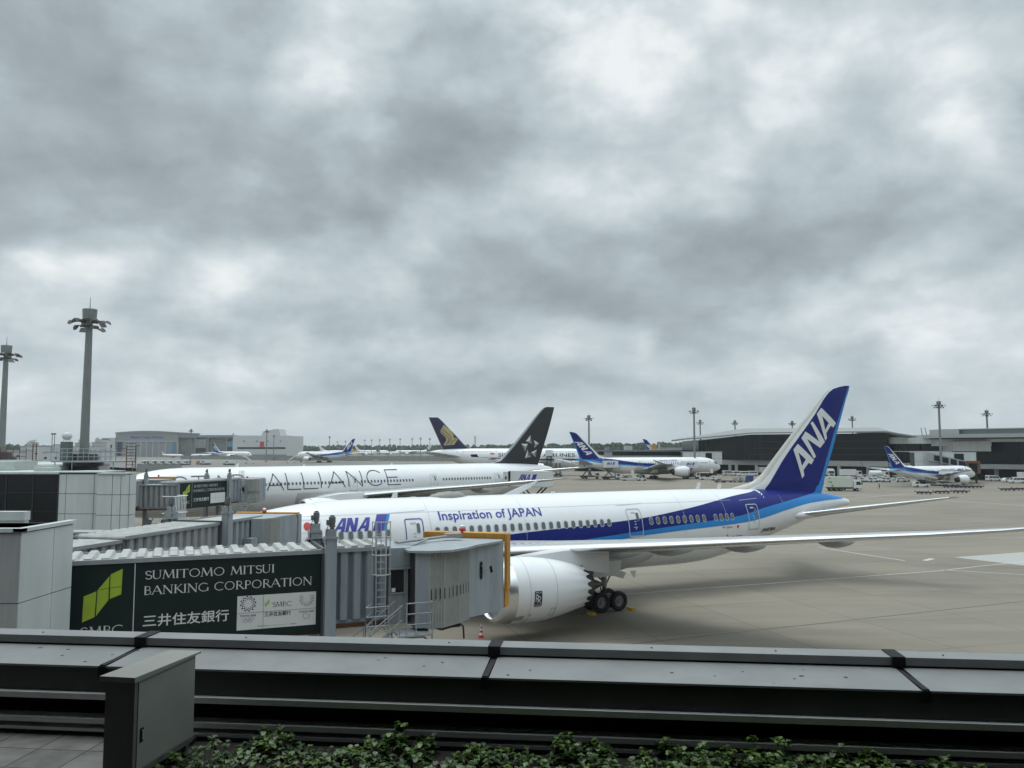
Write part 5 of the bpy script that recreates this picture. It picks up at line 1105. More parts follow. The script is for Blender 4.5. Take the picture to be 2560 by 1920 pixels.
# --- rooftop platform with railings round the mast
b = thing('roof_platform', 'grey railed service platform round the big floodlight mast on the gate roof', 'platform', (0,0,0))
mb = MB(); Yp = 81; xa, xb = at(132,Yp), at(293,Yp); zp = zat(1152,Yp)
mb.box(xa,xb,Yp,Yp+4.5,zp-.14,zp); mb.build('deck', GREYM, b)
mb = MB()
for y in (Yp,Yp+4.5):
    for k in range(13): mb.bar((lerp(xa,xb,k/12),y,zp),(lerp(xa,xb,k/12),y,zp+1.2),.03)
    for h_ in (.4,.8,1.2): mb.bar((xa,y,zp+h_),(xb,y,zp+h_),.028)
for h_ in (.4,.8,1.2):
    mb.bar((xa,Yp,zp+h_),(xa,Yp+4.5,zp+h_),.028); mb.bar((xb,Yp,zp+h_),(xb,Yp+4.5,zp+h_),.028)
mb.build('railing', GREYM, b)
mb = MB()
for x_ in (xa+.3,(xa+xb)/2-1.2,xb-.3):
    for y in (Yp+.2,Yp+4.3): mb.bar((x_,y,8.9),(x_,y,zp-.1),.05)
mb.build('leg', GREYM, b)
mb = MB(); xl = at(320,Yp)
for dx_ in (0,.9):
    mb.bar((xl+dx_,Yp,8.9),(xl+dx_,Yp,zp+1.5),.045)
for k in range(10): mb.bar((xl,Yp,8.95+.3*k),(xl+.9,Yp,8.95+.3*k),.03)
mb.bar((xl+.9,Yp,zp+1.5),(xl+1.3,Yp,zp+1.5),.03); mb.bar((xb,Yp,zp+1.2),(xl,Yp,zp+1.2),.028); mb.build('ladder', RUST, b)
mb = MB(); mb.box(at(140,Yp),at(160,Yp),Yp+1,Yp+1.9,zp,zp+1.9); ob = mb.build('control_cabinet', mat('cabinet_green_grey',(.10,.13,.13),.6), b)
b2_ = thing('roof_platform', 'railed platform piece with ladder beside the leftmost floodlight mast', 'platform', (0,0,0))
mb = MB(); Yq = 108; zq = zat(1150,Yq); mb.box(at(-60,Yq),at(70,Yq),Yq,Yq+4,zq-.15,zq); mb.build('deck', GREYM, b2_); mb = MB()
for k in range(9): mb.bar((at(-60+k*16.2,Yq),Yq,zq),(at(-60+k*16.2,Yq),Yq,zq+1.6),.04)
for h_ in (.5,1.05,1.6): mb.bar((at(-60,Yq),Yq,zq+h_),(at(70,Yq),Yq,zq+h_),.035)
for p in (86,95): mb.bar((at(p,Yq),Yq,8.9),(at(p,Yq),Yq,zq+2.2),.06)
for k in range(12): mb.bar((at(86,Yq),Yq,8.95+.3*k),(at(95,Yq),Yq,8.95+.3*k),.03)
mb.build('railing', RUST, b2_)
b = thing('gate_building', 'low white gate building farther left under the leftmost mast', 'building', (0,0,0)); Yr = 100
mb = MB(); mb.box(-90,at(60,Yr),Yr,Yr+22,0,9.0); mb.build('wall', PANEL, b); mb = MB(); mb.box(-90,at(110,Yr),Yr-.2,Yr+22,9.0,9.2); mb.build('roof', MT['roof_pale'], b)
# --- floodlight masts
def mast_mb(h, r0, r1):
    r = thing('floodlight_mast', 'x', 'floodlight mast', group='floodlight masts')
    mb = MB(); mb.lathe([(0,r0),(h*.5,lerp(r0,r1,.5)),(h-1.0,r1)], (0,0,0), (0,0,1), 20); mb.build('pole', mat('galvanised_mast',(.20,.215,.21),.55,metal=.2,streak=.15), r)
    mb = MB(); mb.lathe([(h-1.05,.66),(h,.71),(h+.02,.2)], (0,0,0), (0,0,1), 20, capends=True); pass
    mb.bar((0,0,h),(0,0,h+1.3),.05,0,5,.02); mb.build('winch_housing', MT['galvanised_mast'], r)
    mb = MB()
    for z, R_ in ((h-1.25,1.75),(h-1.8,1.05)):
        mb.lathe([(z-.1,R_*.55),(z+.1,R_*.55),(z+.1,R_*.48),(z-.1,R_*.48),(z-.1,R_*.55)],(0,0,0),(0,0,1),16)
        for k in range(6): a = 2*pi*k/8; mb.bar((0,0,z),(R_*.9*cos(a),R_*.9*sin(a),z),.06)
    mb.build('ring_frame', DKMET, r)
    for z, R_, n, a0 in ((h-1.2,1.80,6,.2),(h-1.85,1.35,4,.9)):
        for k in range(n):
            a = a0+2*pi*k/n; M = Matrix.Translation((R_*cos(a),R_*sin(a),z-.15)) @ Matrix.Rotation(a,4,'Z') @ Matrix.Rotation(.45+.3*(k%3),4,'Y')
            mb = MB(); vs = [M @ Vector(p) for p in ((-.12,-.16,.16),(-.12,.16,.16),(.12,.16,.16),(.12,-.16,.16),(-.30,-.38,-.1),(-.30,.38,-.1),(.30,.38,-.1),(.30,-.38,-.1))]
            mb.add(vs, [(0,1,2,3),(4,5,6,7),(0,1,5,4),(1,2,6,5),(2,3,7,6),(3,0,4,7)], [0,1,0,0,0,0]); mb.build('lamp_head', [DKMET, GREYM], r)
    return r
m0 = mast_mb(16.6,.47,.31); m0.location = (at(214,84),84,9.0); m0['label'] = 'tallest floodlight mast, rising from the gate building roof at left'
mb = MB(); mb.lathe([(0,1.45),(.7,1.45),(.75,1.9),(1.3,1.9),(1.35,1.35),(1.95,1.3)],(0,0,-.35),(0,0,1),20,capends=True); mb.build('base', DKMET, m0)
copy_tree(m0, (at(8,114),114,9.0), .7, 'floodlight mast at the left edge of the frame, second tallest')
m1 = mast_mb(24.5,.45,.30); m1.location = (at(1735,308),308,2); m1['label'] = 'floodlight mast left of the roof tip of the glass terminal'
# (px, distance, foot height, scale, label)
for px_, Y_, z_, s_, lb in ((1472,330,0,1.0,'floodlight mast between the two blue tails in the middle'),(1750,400,1,.98,'smaller floodlight mast just right of the one at the terminal tip'),(1837,400,1,.97,'floodlight mast above the left slope of the terminal roof'),(1980,400,1,.96,'floodlight mast partly hidden behind the big blue tail'),
   (2130,400,3,.97,'floodlight mast just right of the big blue tail above the terminal roof'),(2348,258,2,.98,'tall floodlight mast on the gate block behind the small airliner'),(2467,335,0,1.09,'floodlight mast above the upper right terminal roof'),
   (479,620,0,1.05,'floodlight mast in front of the grey hangar'),(668,640,0,1.05,'floodlight mast in front of the white building, left of two'),(686,740,0,.95,'thinner floodlight mast in front of the white building, right of two'),
   (825,980,0,1.05,'far mast left of the blue-tailed airliner'),(845,1400,0,.95,'far faint mast over the trees, first left'),(865,1300,0,.95,'far faint mast over the trees, second left'),(913,1250,0,1.0,'far mast first right of the blue tail'),(930,1220,0,1.0,'far mast second right of the blue tail'),(950,1180,0,1.0,'far mast third right of the blue tail'),(975,1140,0,1.0,'far mast fourth right of the blue tail'),
   (1001,1100,0,1.0,'far mast fifth right of the blue tail'),(1031,1060,0,1.0,'far mast sixth right of the blue tail'),(1052,1030,0,1.0,'far mast seventh right of the blue tail'),(1075,1060,0,1.0,'far mast just left of the dark blue tail')):
    copy_tree(m1, (at(px_,Y_),Y_,z_), random.uniform(0,3), lb, s_)
# --- mushroom water tower, twin lights, control tower
t = thing('water_tower', 'round white water tower on thin legs at the far left', 'water tower', (at(170,900),900,0)); mb = MB(); mb.lathe([(20,1),(21,3.4),(23,4.9),(25,5.2),(27,4.4),(28.5,2.2),(29,.2)],(0,0,0),(0,0,1),18); mb.build('tank', WALLW, t)
mb = MB()
for k in range(6): a = k*pi/3; mb.bar((3.6*cos(a),3.6*sin(a),0),(3.6*cos(a),3.6*sin(a),23),.35)
mb.build('leg', WALLW, t)
t = thing('control_tower', 'faint tall control tower standing beyond the trees in the middle', 'tower', (at(1188,2600),2600,0)); mb = MB(); mb.box(-2.8,2.8,-2.8,2.8,0,50); mb.box(-3.4,3.4,-3.4,3.4,43,48); mb.bar((0,0,50),(0,0,55),.3); mb.build('shaft', WALLW, t)
for p in (133,139):
    t = thing('light_pole', 'thin far light pole, %s of a close pair' % ('left' if p == 133 else 'right'), 'lamp post', (at(p,760),760,0)); mb = MB(); mb.bar((0,0,0),(0,0,24),.3); mb.bar((-.9,0,24.5),(.9,0,24.5),.8); mb.build('pole', DKMET, t)
# --- hangars on the left
Y = 1050.; hb = zat(1141,Y)
b = thing('cargo_hangar', 'large grey hangar with arched roof and tall sliding doors', 'hangar', (0,0,0)); xa, xb = at(293,Y), at(448,Y); ze, zc_, zd = zat(1083,Y), zat(1079,Y), zat(1103,Y)
mb = MB(); mb.prism([(xa,0),(xb,0),(xb,ze)]+[(lerp(xb,xa,k/10), ze+(zc_-ze)*sin(pi*k/10)) for k in range(1,10)]+[(xa,ze)], Y, Y+70, 0); mb.build('wall', CORRG, b)
mb = MB(); mb.prism([(xa-1,ze-.6),(xb+1,ze-.6)]+[(lerp(xb+1,xa-1,k/10), ze+.9+(zc_-ze)*sin(pi*k/10)) for k in range(11)], Y-2.2, Y+70, 0); mb.build('roof', ROOFG, b)
mb = MB(); mb.box(xa,xb,Y-1.6,Y,zd,ze+1); mb.box(xa,xb,Y-1.9,Y-1.6,zd-.5,zd+.3,1); gb = mb.build('gable_band', [CORRG, WALLW], b)
mb = MB(); tt = fit(text_tris('Nippon Cargo Airlines', bold=.03), at(329,Y),at(410,Y),zat(1097,Y),zat(1090.5,Y)); mb.add([(x_,Y-1.7,z_) for t_ in tt for x_,z_ in t_],[]) ; q = 0
mb = MB()
for t_ in tt: mb.add([(x_,Y-1.75,z_) for x_,z_ in t_],[tuple(range(len(t_)))])
mb.build('lettering', LETB, gb, fix=False)
for k in range(9):
    mb = MB(); a_, c_ = lerp(at(310,Y),xb,k/9), lerp(at(310,Y),xb,(k+1)/9); mb.box(a_+.15,c_-.9,Y-1-.3*(k%2),Y-.2,0,zd-.5,0); mb.box(c_-.9,c_-.1,Y-1.1,Y-.2,0,zd-.5,1); mb.build('sliding_door', [CORRG, WALLW], b)
mb = MB(); mb.box(at(298,Y),at(309,Y),Y-1.2,Y-.1,0,zd-.5); mb.build('tower_panel', NAVY, b)
b = thing('hangar_office', 'small white office block with blue initials left of the arched hangar', 'building', (0,0,0)); mb = MB(); mb.box(at(259,Y),at(293,Y),Y-3,Y+40,0,zat(1104,Y)); mb.build('wall', WALLW, b)
mb = MB(); mb.box(at(261,Y),at(293,Y),Y-3.6,Y-3.0,zat(1096,Y),zat(1095,Y)); mb.box(at(259,Y),at(293,Y),Y-3.4,Y+40,zat(1104,Y)-.0,zat(1095,Y)); pb = mb.build('upper_wall', WALLW, b)
mb = MB()
for t_ in fit(text_tris('NCA', bold=.05), at(263,Y),at(279,Y),zat(1102.5,Y),zat(1097,Y)): mb.add([(x_,Y-3.75,z_) for x_,z_ in t_],[tuple(range(len(t_)))])
mb.build('lettering', LETB, pb, fix=False); mb = MB(); mb.box(at(271,Y),at(286,Y),Y-3.2,Y-3.0,zat(1120,Y),zat(1112,Y)); mb.build('window', DARKG, b)
b = thing('open_hangar', 'grey concrete hangar between the arched hangar and the white building', 'hangar', (0,0,0))
mb = MB(); mb.box(at(448,Y),at(584,Y),Y+4,Y+60,0,zat(1088,Y),0); mb.box(at(448,Y),at(583,Y),Y+.5,Y+4,zat(1094,Y),zat(1088,Y),1); mb.box(at(489,Y),at(518,Y),Y+1,Y+4,0,zat(1098,Y),1); mb.build('wall', [CORRD, ROOFG], b)
mb = MB()
for p in (446,488,520,567): mb.box(at(p,Y),at(p+3,Y),Y+.2,Y+4,0,zat(1090,Y))
mb.build('pillar', ROOFG, b); mb = MB(); mb.box(at(571,Y),at(586,Y),Y-.5,Y+.5,zat(1117,Y),zat(1104,Y)); mb.box(at(433,Y),at(441,Y),Y-2.6,Y-2,zat(1128,Y),zat(1109,Y)); mb.build('blue_panel', mat('pale_blue_panel',(.10,.24,.36),.6), b)
mb = MB(); mb.prism([(at(582,Y),0),(at(599,Y),0),(at(584,Y),zat(1083,Y)),(at(582,Y),zat(1083,Y))], Y+1, Y+1.6); mb.build('buttress', ROOFG, b)
mb = MB(); mb.box(at(491,Y),at(516,Y),Y+.7,Y+1,zat(1132,Y),zat(1120,Y)); mb.build('opening', BLACK, b)
b = thing('white_warehouse', 'long white building with a red panel right of the hangars', 'building', (0,0,0)); mb = MB()
mb.box(at(585,Y),at(720,Y),Y-2,Y+80,0,zat(1089,Y)); mb.prism([(at(655,Y),zat(1089,Y)),(at(702,Y),zat(1089,Y)),(at(698,Y),zat(1073,Y)),(at(685,Y),zat(1073.5,Y)),(at(658,Y),zat(1079,Y))], Y, Y+30); mb.build('wall', WALLW, b)
mb = MB(); mb.box(at(597,Y),at(716,Y),Y-2.4,Y-2.0,zat(1122,Y),zat(1118,Y)); mb.build('window_band', DARKG, b)
mb = MB(); mb.box(at(653,Y),at(663,Y),Y-2.6,Y-2.0,zat(1117,Y),zat(1104,Y)); mb.build('red_panel', RED, b)
mb = MB()
for p in (611,643,670,702): mb.box(at(p,Y),at(p+4,Y),Y-2.3,Y-2.0,zat(1104,Y),zat(1102,Y))
mb.build('vents', DARKG, b)
mb = MB(); mb.box(at(585,Y),at(720,Y),Y-6,Y-2,zat(1141,Y),zat(1136,Y)); mb.build('dock', ROOFG, b)
# --- jumble of far buildings at the left
random.seed(11)
for i, (p0, p1, py, Yb, m_) in enumerate(((54,99,1116,700,0),(100,136,1115,800,1),(136,152,1112,760,0),(152,190,1117,720,0),(190,206,1108,820,1),(206,232,1117,760,0),(232,246,1107,780,1),(246,259,1100,900,0),(20,54,1126,640,1),(112,150,1131,560,0),(160,205,1128,600,1),(214,256,1129,560,0))):
    nm = ('shed','warehouse','store','office block','depot','plant room','hall','annex','garage','workshop','terminal shed','long shed')[i]
    b = thing('far_building', ('pale low %s among the far buildings at left, number ' % nm) + ('one','two','three','four','five','six','seven','eight','nine','ten','eleven','twelve')[i], 'building', (at(p0,Yb),Yb,0))
    w_ = (p1-p0)/2038*Yb; z_ = zat(py,Yb); mb = MB(); mb.box(0,w_,0,18,0,z_); wl = mb.build('wall', [WALLW,OLDW][m_], b)
    mb = MB(); mb.box(-.3,w_+.3,-.3,18.3,z_,z_+.5); mb.build('roof', ROOFG, b)
    for k in range(max(2,int(w_/4))):
        mb = MB(); x_ = lerp(.8,w_-2.4,k/max(1,int(w_/4)-1)); mb.box(x_,x_+1.8,-.05,.0,z_*.45,z_*.45+1.6); mb.build('window', DARKG, b)
    if i in (0,4,6): mb = MB(); mb.box(w_*.2,w_*.7,4,9,z_+.5,z_+3.6); mb.box(w_*.3,w_*.5,5,8,z_+3.6,z_+5); mb.build('rooftop_plant', OLDW, b)
# --- terminal on the right
def lineY(p, pts): 
    for (a,ya),(b_,yb) in zip(pts, pts[1:]):
        if p <= b_: return lerp(ya,yb,(p-a)/(b_-a))
    return pts[-1][1]
t = thing('terminal', 'long dark glass terminal with grey overhanging roof on the right', 'terminal building', (0,0,0))
FL = [(1700,372),(1880,345),(2200,318),(2300,308),(2560,280),(2900,250)]
def pt(px, dY=0.): Y_ = lineY(px, FL)+dY; return at(px, Y_), Y_
def facade(mb, p0, p1, za, zb, dY=0., depth=.3, mi=0, zb2=None):
    x0,y0 = pt(p0,dY); x1,y1 = pt(p1,dY); zb2 = zb if zb2 is None else zb2
    mb.add([(x0,y0,za),(x1,y1,za),(x1,y1,zb2),(x0,y0,zb),(x0,y0+depth,za),(x1,y1+depth,za),(x1,y1+depth,zb2),(x0,y0+depth,zb)],
        [(0,1,2,3),(4,5,6,7),(0,1,5,4),(1,2,6,5),(2,3,7,6),(3,0,4,7)], mi)
mb = MB(); facade(mb,1745,1880,6.2,14.6,depth=35,zb2=17.0); facade(mb,1880,2220,6.2,17.0,depth=40); facade(mb,2216,2360,5.4,14.4,dY=3,depth=40); facade(mb,2300,2900,5.3,16,dY=2,depth=40); mb.build('glass_wall', DARKG, t, angle=10)
mb = MB()
for p in list(range(1752,1880,12))+list(range(1884,2215,19)): x_,y_ = pt(p,-.12); mb.box(x_-.12,x_+.12,y_-.1,y_+.15,6.2,16.9 if p > 1880 else lerp(14.5,17,(p-1745)/135))
for p in range(2232,2330,14): x_,y_ = pt(p,2.8); mb.box(x_-.1,x_+.1,y_-.1,y_+.2,5.4,12)
for p in range(2484,2880,17): x_,y_ = pt(p,1.8); mb.box(x_-.1,x_+.1,y_-.1,y_+.2,5.4,15)
for z_ in (8.6,11.2,14.0): facade(mb,1880,2214,z_-.07,z_+.07,dY=-.15,depth=.1)
mb.build('mullions', mat('mullion_dark',(.035,.038,.042),.5), t)
mb = MB()
# roof of the lounge: rises from its left tip, runs level, then slopes down to the right
R_ = [(1708,14.9,15.3),(1750,15.4,16.5),(1880,17.2,19.6),(2214,17.2,19.3),(2250,16.2,17.6),(2290,15.2,15.5)]
for (a,z0,z1),(b_,z2,z3) in zip(R_, R_[1:]):
    x0,y0 = pt(a,-5); x1,y1 = pt(b_,-5)
    mb.add([(x0,y0,z0),(x1,y1,z2),(x1,y1,z2+.55),(x0,y0,z0+.55),(x0+2,y0+38,z1-.8),(x1+2,y1+38,z3-.8),(x1+2,y1+38,z3),(x0+2,y0+38,z1), (x0,y0+7,z1),(x1,y1+7,z3)],
        [(0,1,2,3),(3,2,9,8),(8,9,6,7),(0,4,5,1),(1,5,6,9,2),(0,3,8,7,4)])
mb.build('roof', mat('terminal_roof_grey',(.235,.245,.245),.5,var=.08), t, angle=10)
mb = MB(); facade(mb,1745,2216,4.1,5.9,dY=-2.5,depth=3); facade(mb,2216,2900,4.0,5.6,dY=-2.0,depth=6); facade(mb,1745,2216,5.95,6.2,dY=-2.5,depth=2.6); mb.build('balcony_band', PANELG, t, angle=10)
mb = MB(); facade(mb,2214,2362,12.9,15.4,dY=1.5,depth=30); facade(mb,2214,2386,9.8,10.1,dY=1.5,depth=2); facade(mb,2380,2474,10.1,13.6,dY=-3,depth=20); facade(mb,2340,2476,12.0,14.6,dY=-1,depth=20); facade(mb,2474,2900,13.4,14.5,dY=-4,depth=8); mb.build('wall_panels', PANEL, t, angle=10)
mb = MB(); facade(mb,2354,2900,14.9,16.2,dY=-8,depth=30); facade(mb,2360,2900,14.55,14.9,dY=-6,depth=26,mi=1); mb.build('upper_roof', [mat('roof_light_grey',(.36,.37,.365),.6,var=.08), BLACK], t, angle=10)
mb = MB(); facade(mb,2404,2900,16.2,18.0,dY=2,depth=12); mb.build('penthouse_glazing', mat('grey_green_glass',(.13,.16,.16),.2), t, angle=10)
mb = MB(); facade(mb,2356,2396,16.2,18.2,dY=0,depth=10); facade(mb,2400,2900,18.0,18.3,dY=1.5,depth=14); mb.build('penthouse_wall', PANELG, t, angle=10)
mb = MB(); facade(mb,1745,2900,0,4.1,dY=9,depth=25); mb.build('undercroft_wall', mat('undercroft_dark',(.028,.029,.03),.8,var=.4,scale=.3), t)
for p in (1760,1822,1838,1888,1960,2030,2093,2165,2215,2290,2400,2485,2560):
    mb = MB(); x_,y_ = pt(p,-1.2); mb.box(x_-.5,x_+.5,y_-.5,y_+.5,0,4.1); mb.build('column', CONC, t)
# --- gate blocks in front of the terminal
def gate_block(label, p0, p1, Y_, za, zb, dark):
    b = thing('gate_building', label, 'building', (0,0,0)); mb = MB(); mb.box(at(p0,Y_),at(p1,Y_),Y_,Y_+3,za,zb); mb.build('core', SEAM, b)
    mb = MB(); n = max(2,round((p1-p0)/2038*Y_/3.2)); wall_panels(mb, at(p0,Y_),at(p1,Y_),za,zb,Y_,n,2); mb.box(at(p0,Y_)-.1,at(p1,Y_)+.1,Y_-.1,Y_+3,zb,zb+.2); mb.build('wall_panels', PANEL, b)
    for a, c_ in dark: mb = MB(); mb.box(at(a,Y_),at(c_,Y_),Y_-.08,Y_,za+.4,zb-.3); mb.build('glazing', DARKG, b)
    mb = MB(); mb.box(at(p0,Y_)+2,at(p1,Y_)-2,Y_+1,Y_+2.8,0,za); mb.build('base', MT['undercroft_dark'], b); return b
gate_block('white panelled gate block at the terminal tip behind the far gate airliner', 1705, 1803, 330, 4.6, 9.6, ((1762,1778),))
gate_block('white panelled gate block behind the small airliner at right', 2282, 2380, 262, 4.2, 9.8, ())
gate_block('narrow white gate block with dark glass, right of the mast behind the small airliner', 2380, 2436, 266, 4.2, 9.7, ((2381,2405),))
# --- low concourse in the middle distance
b = thing('concourse', 'low white concourse with a dark window band behind the far gate airliner', 'building', (0,0,0)); Y = 400.
mb = MB(); mb.box(at(1440,Y),at(1760,Y),Y,Y+16,3.5,9.9); mb.build('wall', PANELG, b); mb = MB(); mb.box(at(1530,Y),at(1712,Y),Y-.1,Y,zat(1138.5,Y),zat(1129.5,Y)); mb.box(at(1493,Y),at(1509,Y),Y-.1,Y,zat(1137,Y),zat(1129,Y)); mb.build('window_band', DARKG, b)
mb = MB(); mb.box(at(1438,Y),at(1762,Y),Y-.6,Y+16.4,9.9,10.3); mb.box(at(1515,Y),at(1524,Y),Y+3,Y+7,10.3,11.5); mb.build('roof', ROOFG, b)
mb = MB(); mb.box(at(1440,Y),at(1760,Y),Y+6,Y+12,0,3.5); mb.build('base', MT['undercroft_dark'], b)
mb = MB(); mb.box(at(1565,Y),at(1584,Y),Y+5,Y+9,10.3,12.4); mb.box(at(1650,Y),at(1654,Y),Y+5,Y+6,10.3,13.6); mb.box(at(1628,Y),at(1720,Y),Y+6,Y+8,10.3,10.9); mb.build('rooftop_plant', OLDW, b)
tunnel_b = thing('boarding_bridge', 'far grey boarding bridge above the concourse roof with an ochre canopy', 'boarding bridge', (at(1640,450),450,0), 0, 'passenger boarding bridges')
mb = MB(); mb.box(0,16,0,3,8.2,11.6); mb.build('tunnel', BRIDGED, tunnel_b); mb = MB(); mb.box(-2.5,-.05,-1,4,9.6,13.2); mb.build('bumper_canopy', WOODY, tunnel_b); mb = MB(); mb.box(5,6,1,2,0,8.2); mb.build('lift_column', BRIDGED, tunnel_b)
# bridge at the small airliner
t2 = thing('boarding_bridge', 'far boarding bridge with rust coloured canopy at the nose of the small airliner', 'boarding bridge', (at(2425,262),262,0), radians(-25), 'passenger boarding bridges')
mb = MB(); mb.box(-1.7,1.7,-3,0,3.2,6.7); mb.box(-1.4,1.4,0,14,3.6,6.4); mb.build('tunnel', BRIDGED, t2)
mb = MB(); mb.box(-2.0,2.0,-3.6,-3.05,6.5,7.2); mb.box(-2.0,-1.5,-3.6,-3.05,3.3,6.5); mb.box(1.5,2.0,-3.6,-3.05,3.3,6.5); mb.build('bumper_canopy', mat('rust_canopy',(.20,.07,.03),.8), t2); mb = MB(); mb.box(-1.4,-.8,1,1.6,0,3.6); mb.box(.8,1.4,1,1.6,0,3.6); mb.box(-1.2,1.2,-3.2,-3.1,3.4,6.4,1); mb.build('lift_column', [DKMET, BLK], t2)
t3 = thing('boarding_bridge', 'far pale boarding bridge sloping down behind the small airliner roof', 'boarding bridge', (at(2325,258),258,0), radians(10), 'passenger boarding bridges')
mb = MB(); mb.add([(0,0,7.2),(13,0,4.6),(13,0,7.0),(0,0,9.6),(0,2.5,7.2),(13,2.5,4.6),(13,2.5,7.0),(0,2.5,9.6)],[(0,1,2,3),(4,5,6,7),(0,1,5,4),(1,2,6,5),(2,3,7,6),(3,0,4,7)]); tn = mb.build('tunnel', BRIDGED, t3)
for k in range(4):
    mb = MB(); a = .8+k*2.9; zz = 7.2-a*.2; mb.add([(a,-.06,zz+.3),(a+2.2,-.06,zz-.14),(a+2.2,-.06,zz+1.6),(a,-.06,zz+2.0)],[(0,1,2,3)]); mb.build('window', DARKG, tn)
mb = MB(); mb.box(5,6,.5,1.5,0,5.9); mb.build('lift_column', BRIDGED, t3)
# antennas on the low roof
for i, (pa, pb) in enumerate(((2301,2305),(2311,2316),(2330,2331))):
    t = thing('antenna_mast', ('left','middle','short right')[i]+' thin mast on the low roof between the terminal roofs', 'antenna', (at(pb,315),315,15.3)); mb = MB(); hgt = 3.8 if i < 2 else 2; mb.bar((0,0,0),((pa-pb)/2038*315,0,hgt),.12); mb.build('pole', DKMET, t)
# --- blast fences
def fence(label, pts, h, step=6., slat=.5):
    f = thing('blast_fence', label, 'fence', (0,0,0)); mb = MB(); ps = MB()
    for (x0,y0),(x1,y1) in zip(pts, pts[1:]):
        L_ = math.hypot(x1-x0,y1-y0); n = int(L_/step)
        for k in range(n):
            a, c_ = k/n, (k+1)/n-.001; mb.add([(lerp(x0,x1,a),lerp(y0,y1,a),.2),(lerp(x0,x1,c_),lerp(y0,y1,c_),.2),(lerp(x0,x1,c_),lerp(y0,y1,c_)+h*.25,h),(lerp(x0,x1,a),lerp(y0,y1,a)+h*.25,h)],[(0,1,2,3)])
            ps.bar((lerp(x0,x1,a),lerp(y0,y1,a)-.1,0),(lerp(x0,x1,a),lerp(y0,y1,a)+h*.25-.06,h+.1),.06,0,4)
    for k in range(1,5): pass
    m = mb.build('panels', mat('fence_grey_green',(.17,.185,.175),.6,var=.1,scale=.2), f); ps.build('posts', mat('fence_post',(.22,.24,.23),.6), f)
fence('long grey-green blast fence across the middle distance', [(at(715,720),720),(at(1130,690),690)], 4.6)
fence('long grey blast fence at left beyond the service vehicles', [(at(455,830),830),(at(590,800),800),(at(715,725),725)], 3.6)
fence('ribbed grey fence near the row of white trucks at left', [(at(345,378),378),(at(457,370),370)], 3.9, 3.0)
# ================================================================== vehicles, equipment and people on the apron
VW = mat('vehicle_white', (.66,.67,.67), .35, var=.05); VG = mat('vehicle_grey', (.22,.23,.24), .5); VB = mat('vehicle_blue', (.02,.06,.26), .45)
def gy(y): return EYE*2038/(y-1120.6)
def wheel4(r, xs, hw_, rad=.36, wd=.24):
    for x in xs:
        for s in (-1,1):
            mb = MB(); mb.lathe([(-wd/2,rad*.6),(-wd/2,rad*.95),(0,rad),(wd/2,rad*.95),(wd/2,rad*.6)], (x,s*hw_,rad), (0,1,0), 14, 0, capends=True); mb.lathe([(-wd/2-.01,.01),(-wd/2-.01,rad*.5),(wd/2+.01,rad*.5),(wd/2+.01,.01)], (x,s*hw_,rad), (0,1,0), 10, 1)
            mb.build('wheel', [TYRE, RIM], r)
def side_body(r, prof, w_, m, name='body', yo=0): mb = MB(); mb.prism(prof, yo-w_/2, yo+w_/2); return mb.build(name, m, r, angle=25)
def panes(r, quads, w_, m=GLASS, name='side_window'):
    for q in quads:
        for s in (-1,1): mb = MB(); mb.prism(q, s*(w_/2+.004)-.012, s*(w_/2+.004)+.012); mb.build(name, m, r)
def van_proto(label, group='vans and cars by the terminal', L_=4.7, h=1.98, w_=1.75):
    r = thing('van', label, 'van', group=group)
    side_body(r, [(0,.35),(L_,.35),(L_,.95),(L_-.55,1.12),(L_-1.25,h-.06),(L_-1.6,h),(.12,h),(0,h-.2)], w_, VW)
    panes(r, [[(.3,1.15),(1.5,1.15),(1.5,h-.28),(.35,h-.28)],[(1.6,1.15),(2.65,1.15),(2.65,h-.28),(1.6,h-.28)],[(2.75,1.15),(L_-.85,1.15),(L_-1.35,h-.28),(2.75,h-.28)]], w_)
    mb = MB(); mb.add([(L_-.60,-w_/2+.12,1.16),(L_-.60,w_/2-.12,1.16),(L_-1.20,w_/2-.18,h-.12),(L_-1.20,-w_/2+.18,h-.12)],[(0,1,2,3)]); mb.v = [(x+.03,y,z+.01) for x,y,z in mb.v]; mb.build('windscreen', GLASS, r)
    mb = MB(); mb.box(-.015,.0,-w_/2+.2,w_/2-.2,1.2,h-.3); mb.build('rear_window', GLASS, r)
    for s in (-1,1): mb = MB(); mb.box(L_-.01,L_+.015,s*.6-.16,s*.6+.16,.72,.88); mb.build('headlight', RIM, r)
    mb = MB(); mb.box(-.05,L_+.05,-w_/2+.03,w_/2-.03,.25,.42); mb.build('bumper', VG, r)
    wheel4(r, (.85,L_-.85), w_/2-.1, .33); return r
def place(r, px, Y, rz, label=None, first=False, s=None):
    if first:
        r.location = (at(px,Y),Y,0); r.rotation_euler = (0,0,rz)
        if label: r['label'] = label
        return r
    return copy_tree(r, (at(px,Y),Y,0), rz, label, s)
pv = van_proto('white van with its side toward us, left of a pair at the terminal columns')
place(pv, 1805, 338, radians(10), None, True)
for px_, Y_, rz_, lb in ((1828,334,8,'white van, right of a pair at the terminal columns'),(1868,330,184,'white minibus-like van left of the big blue tail, front one'),(1889,334,184,'white van half behind the big blue tail edge'),(2460,279,4,'lone white van in front of the dark undercroft at right'),(2552,262,178,'white van cut by the right edge of the frame')):
    place(pv, px_, Y_, radians(rz_), lb)
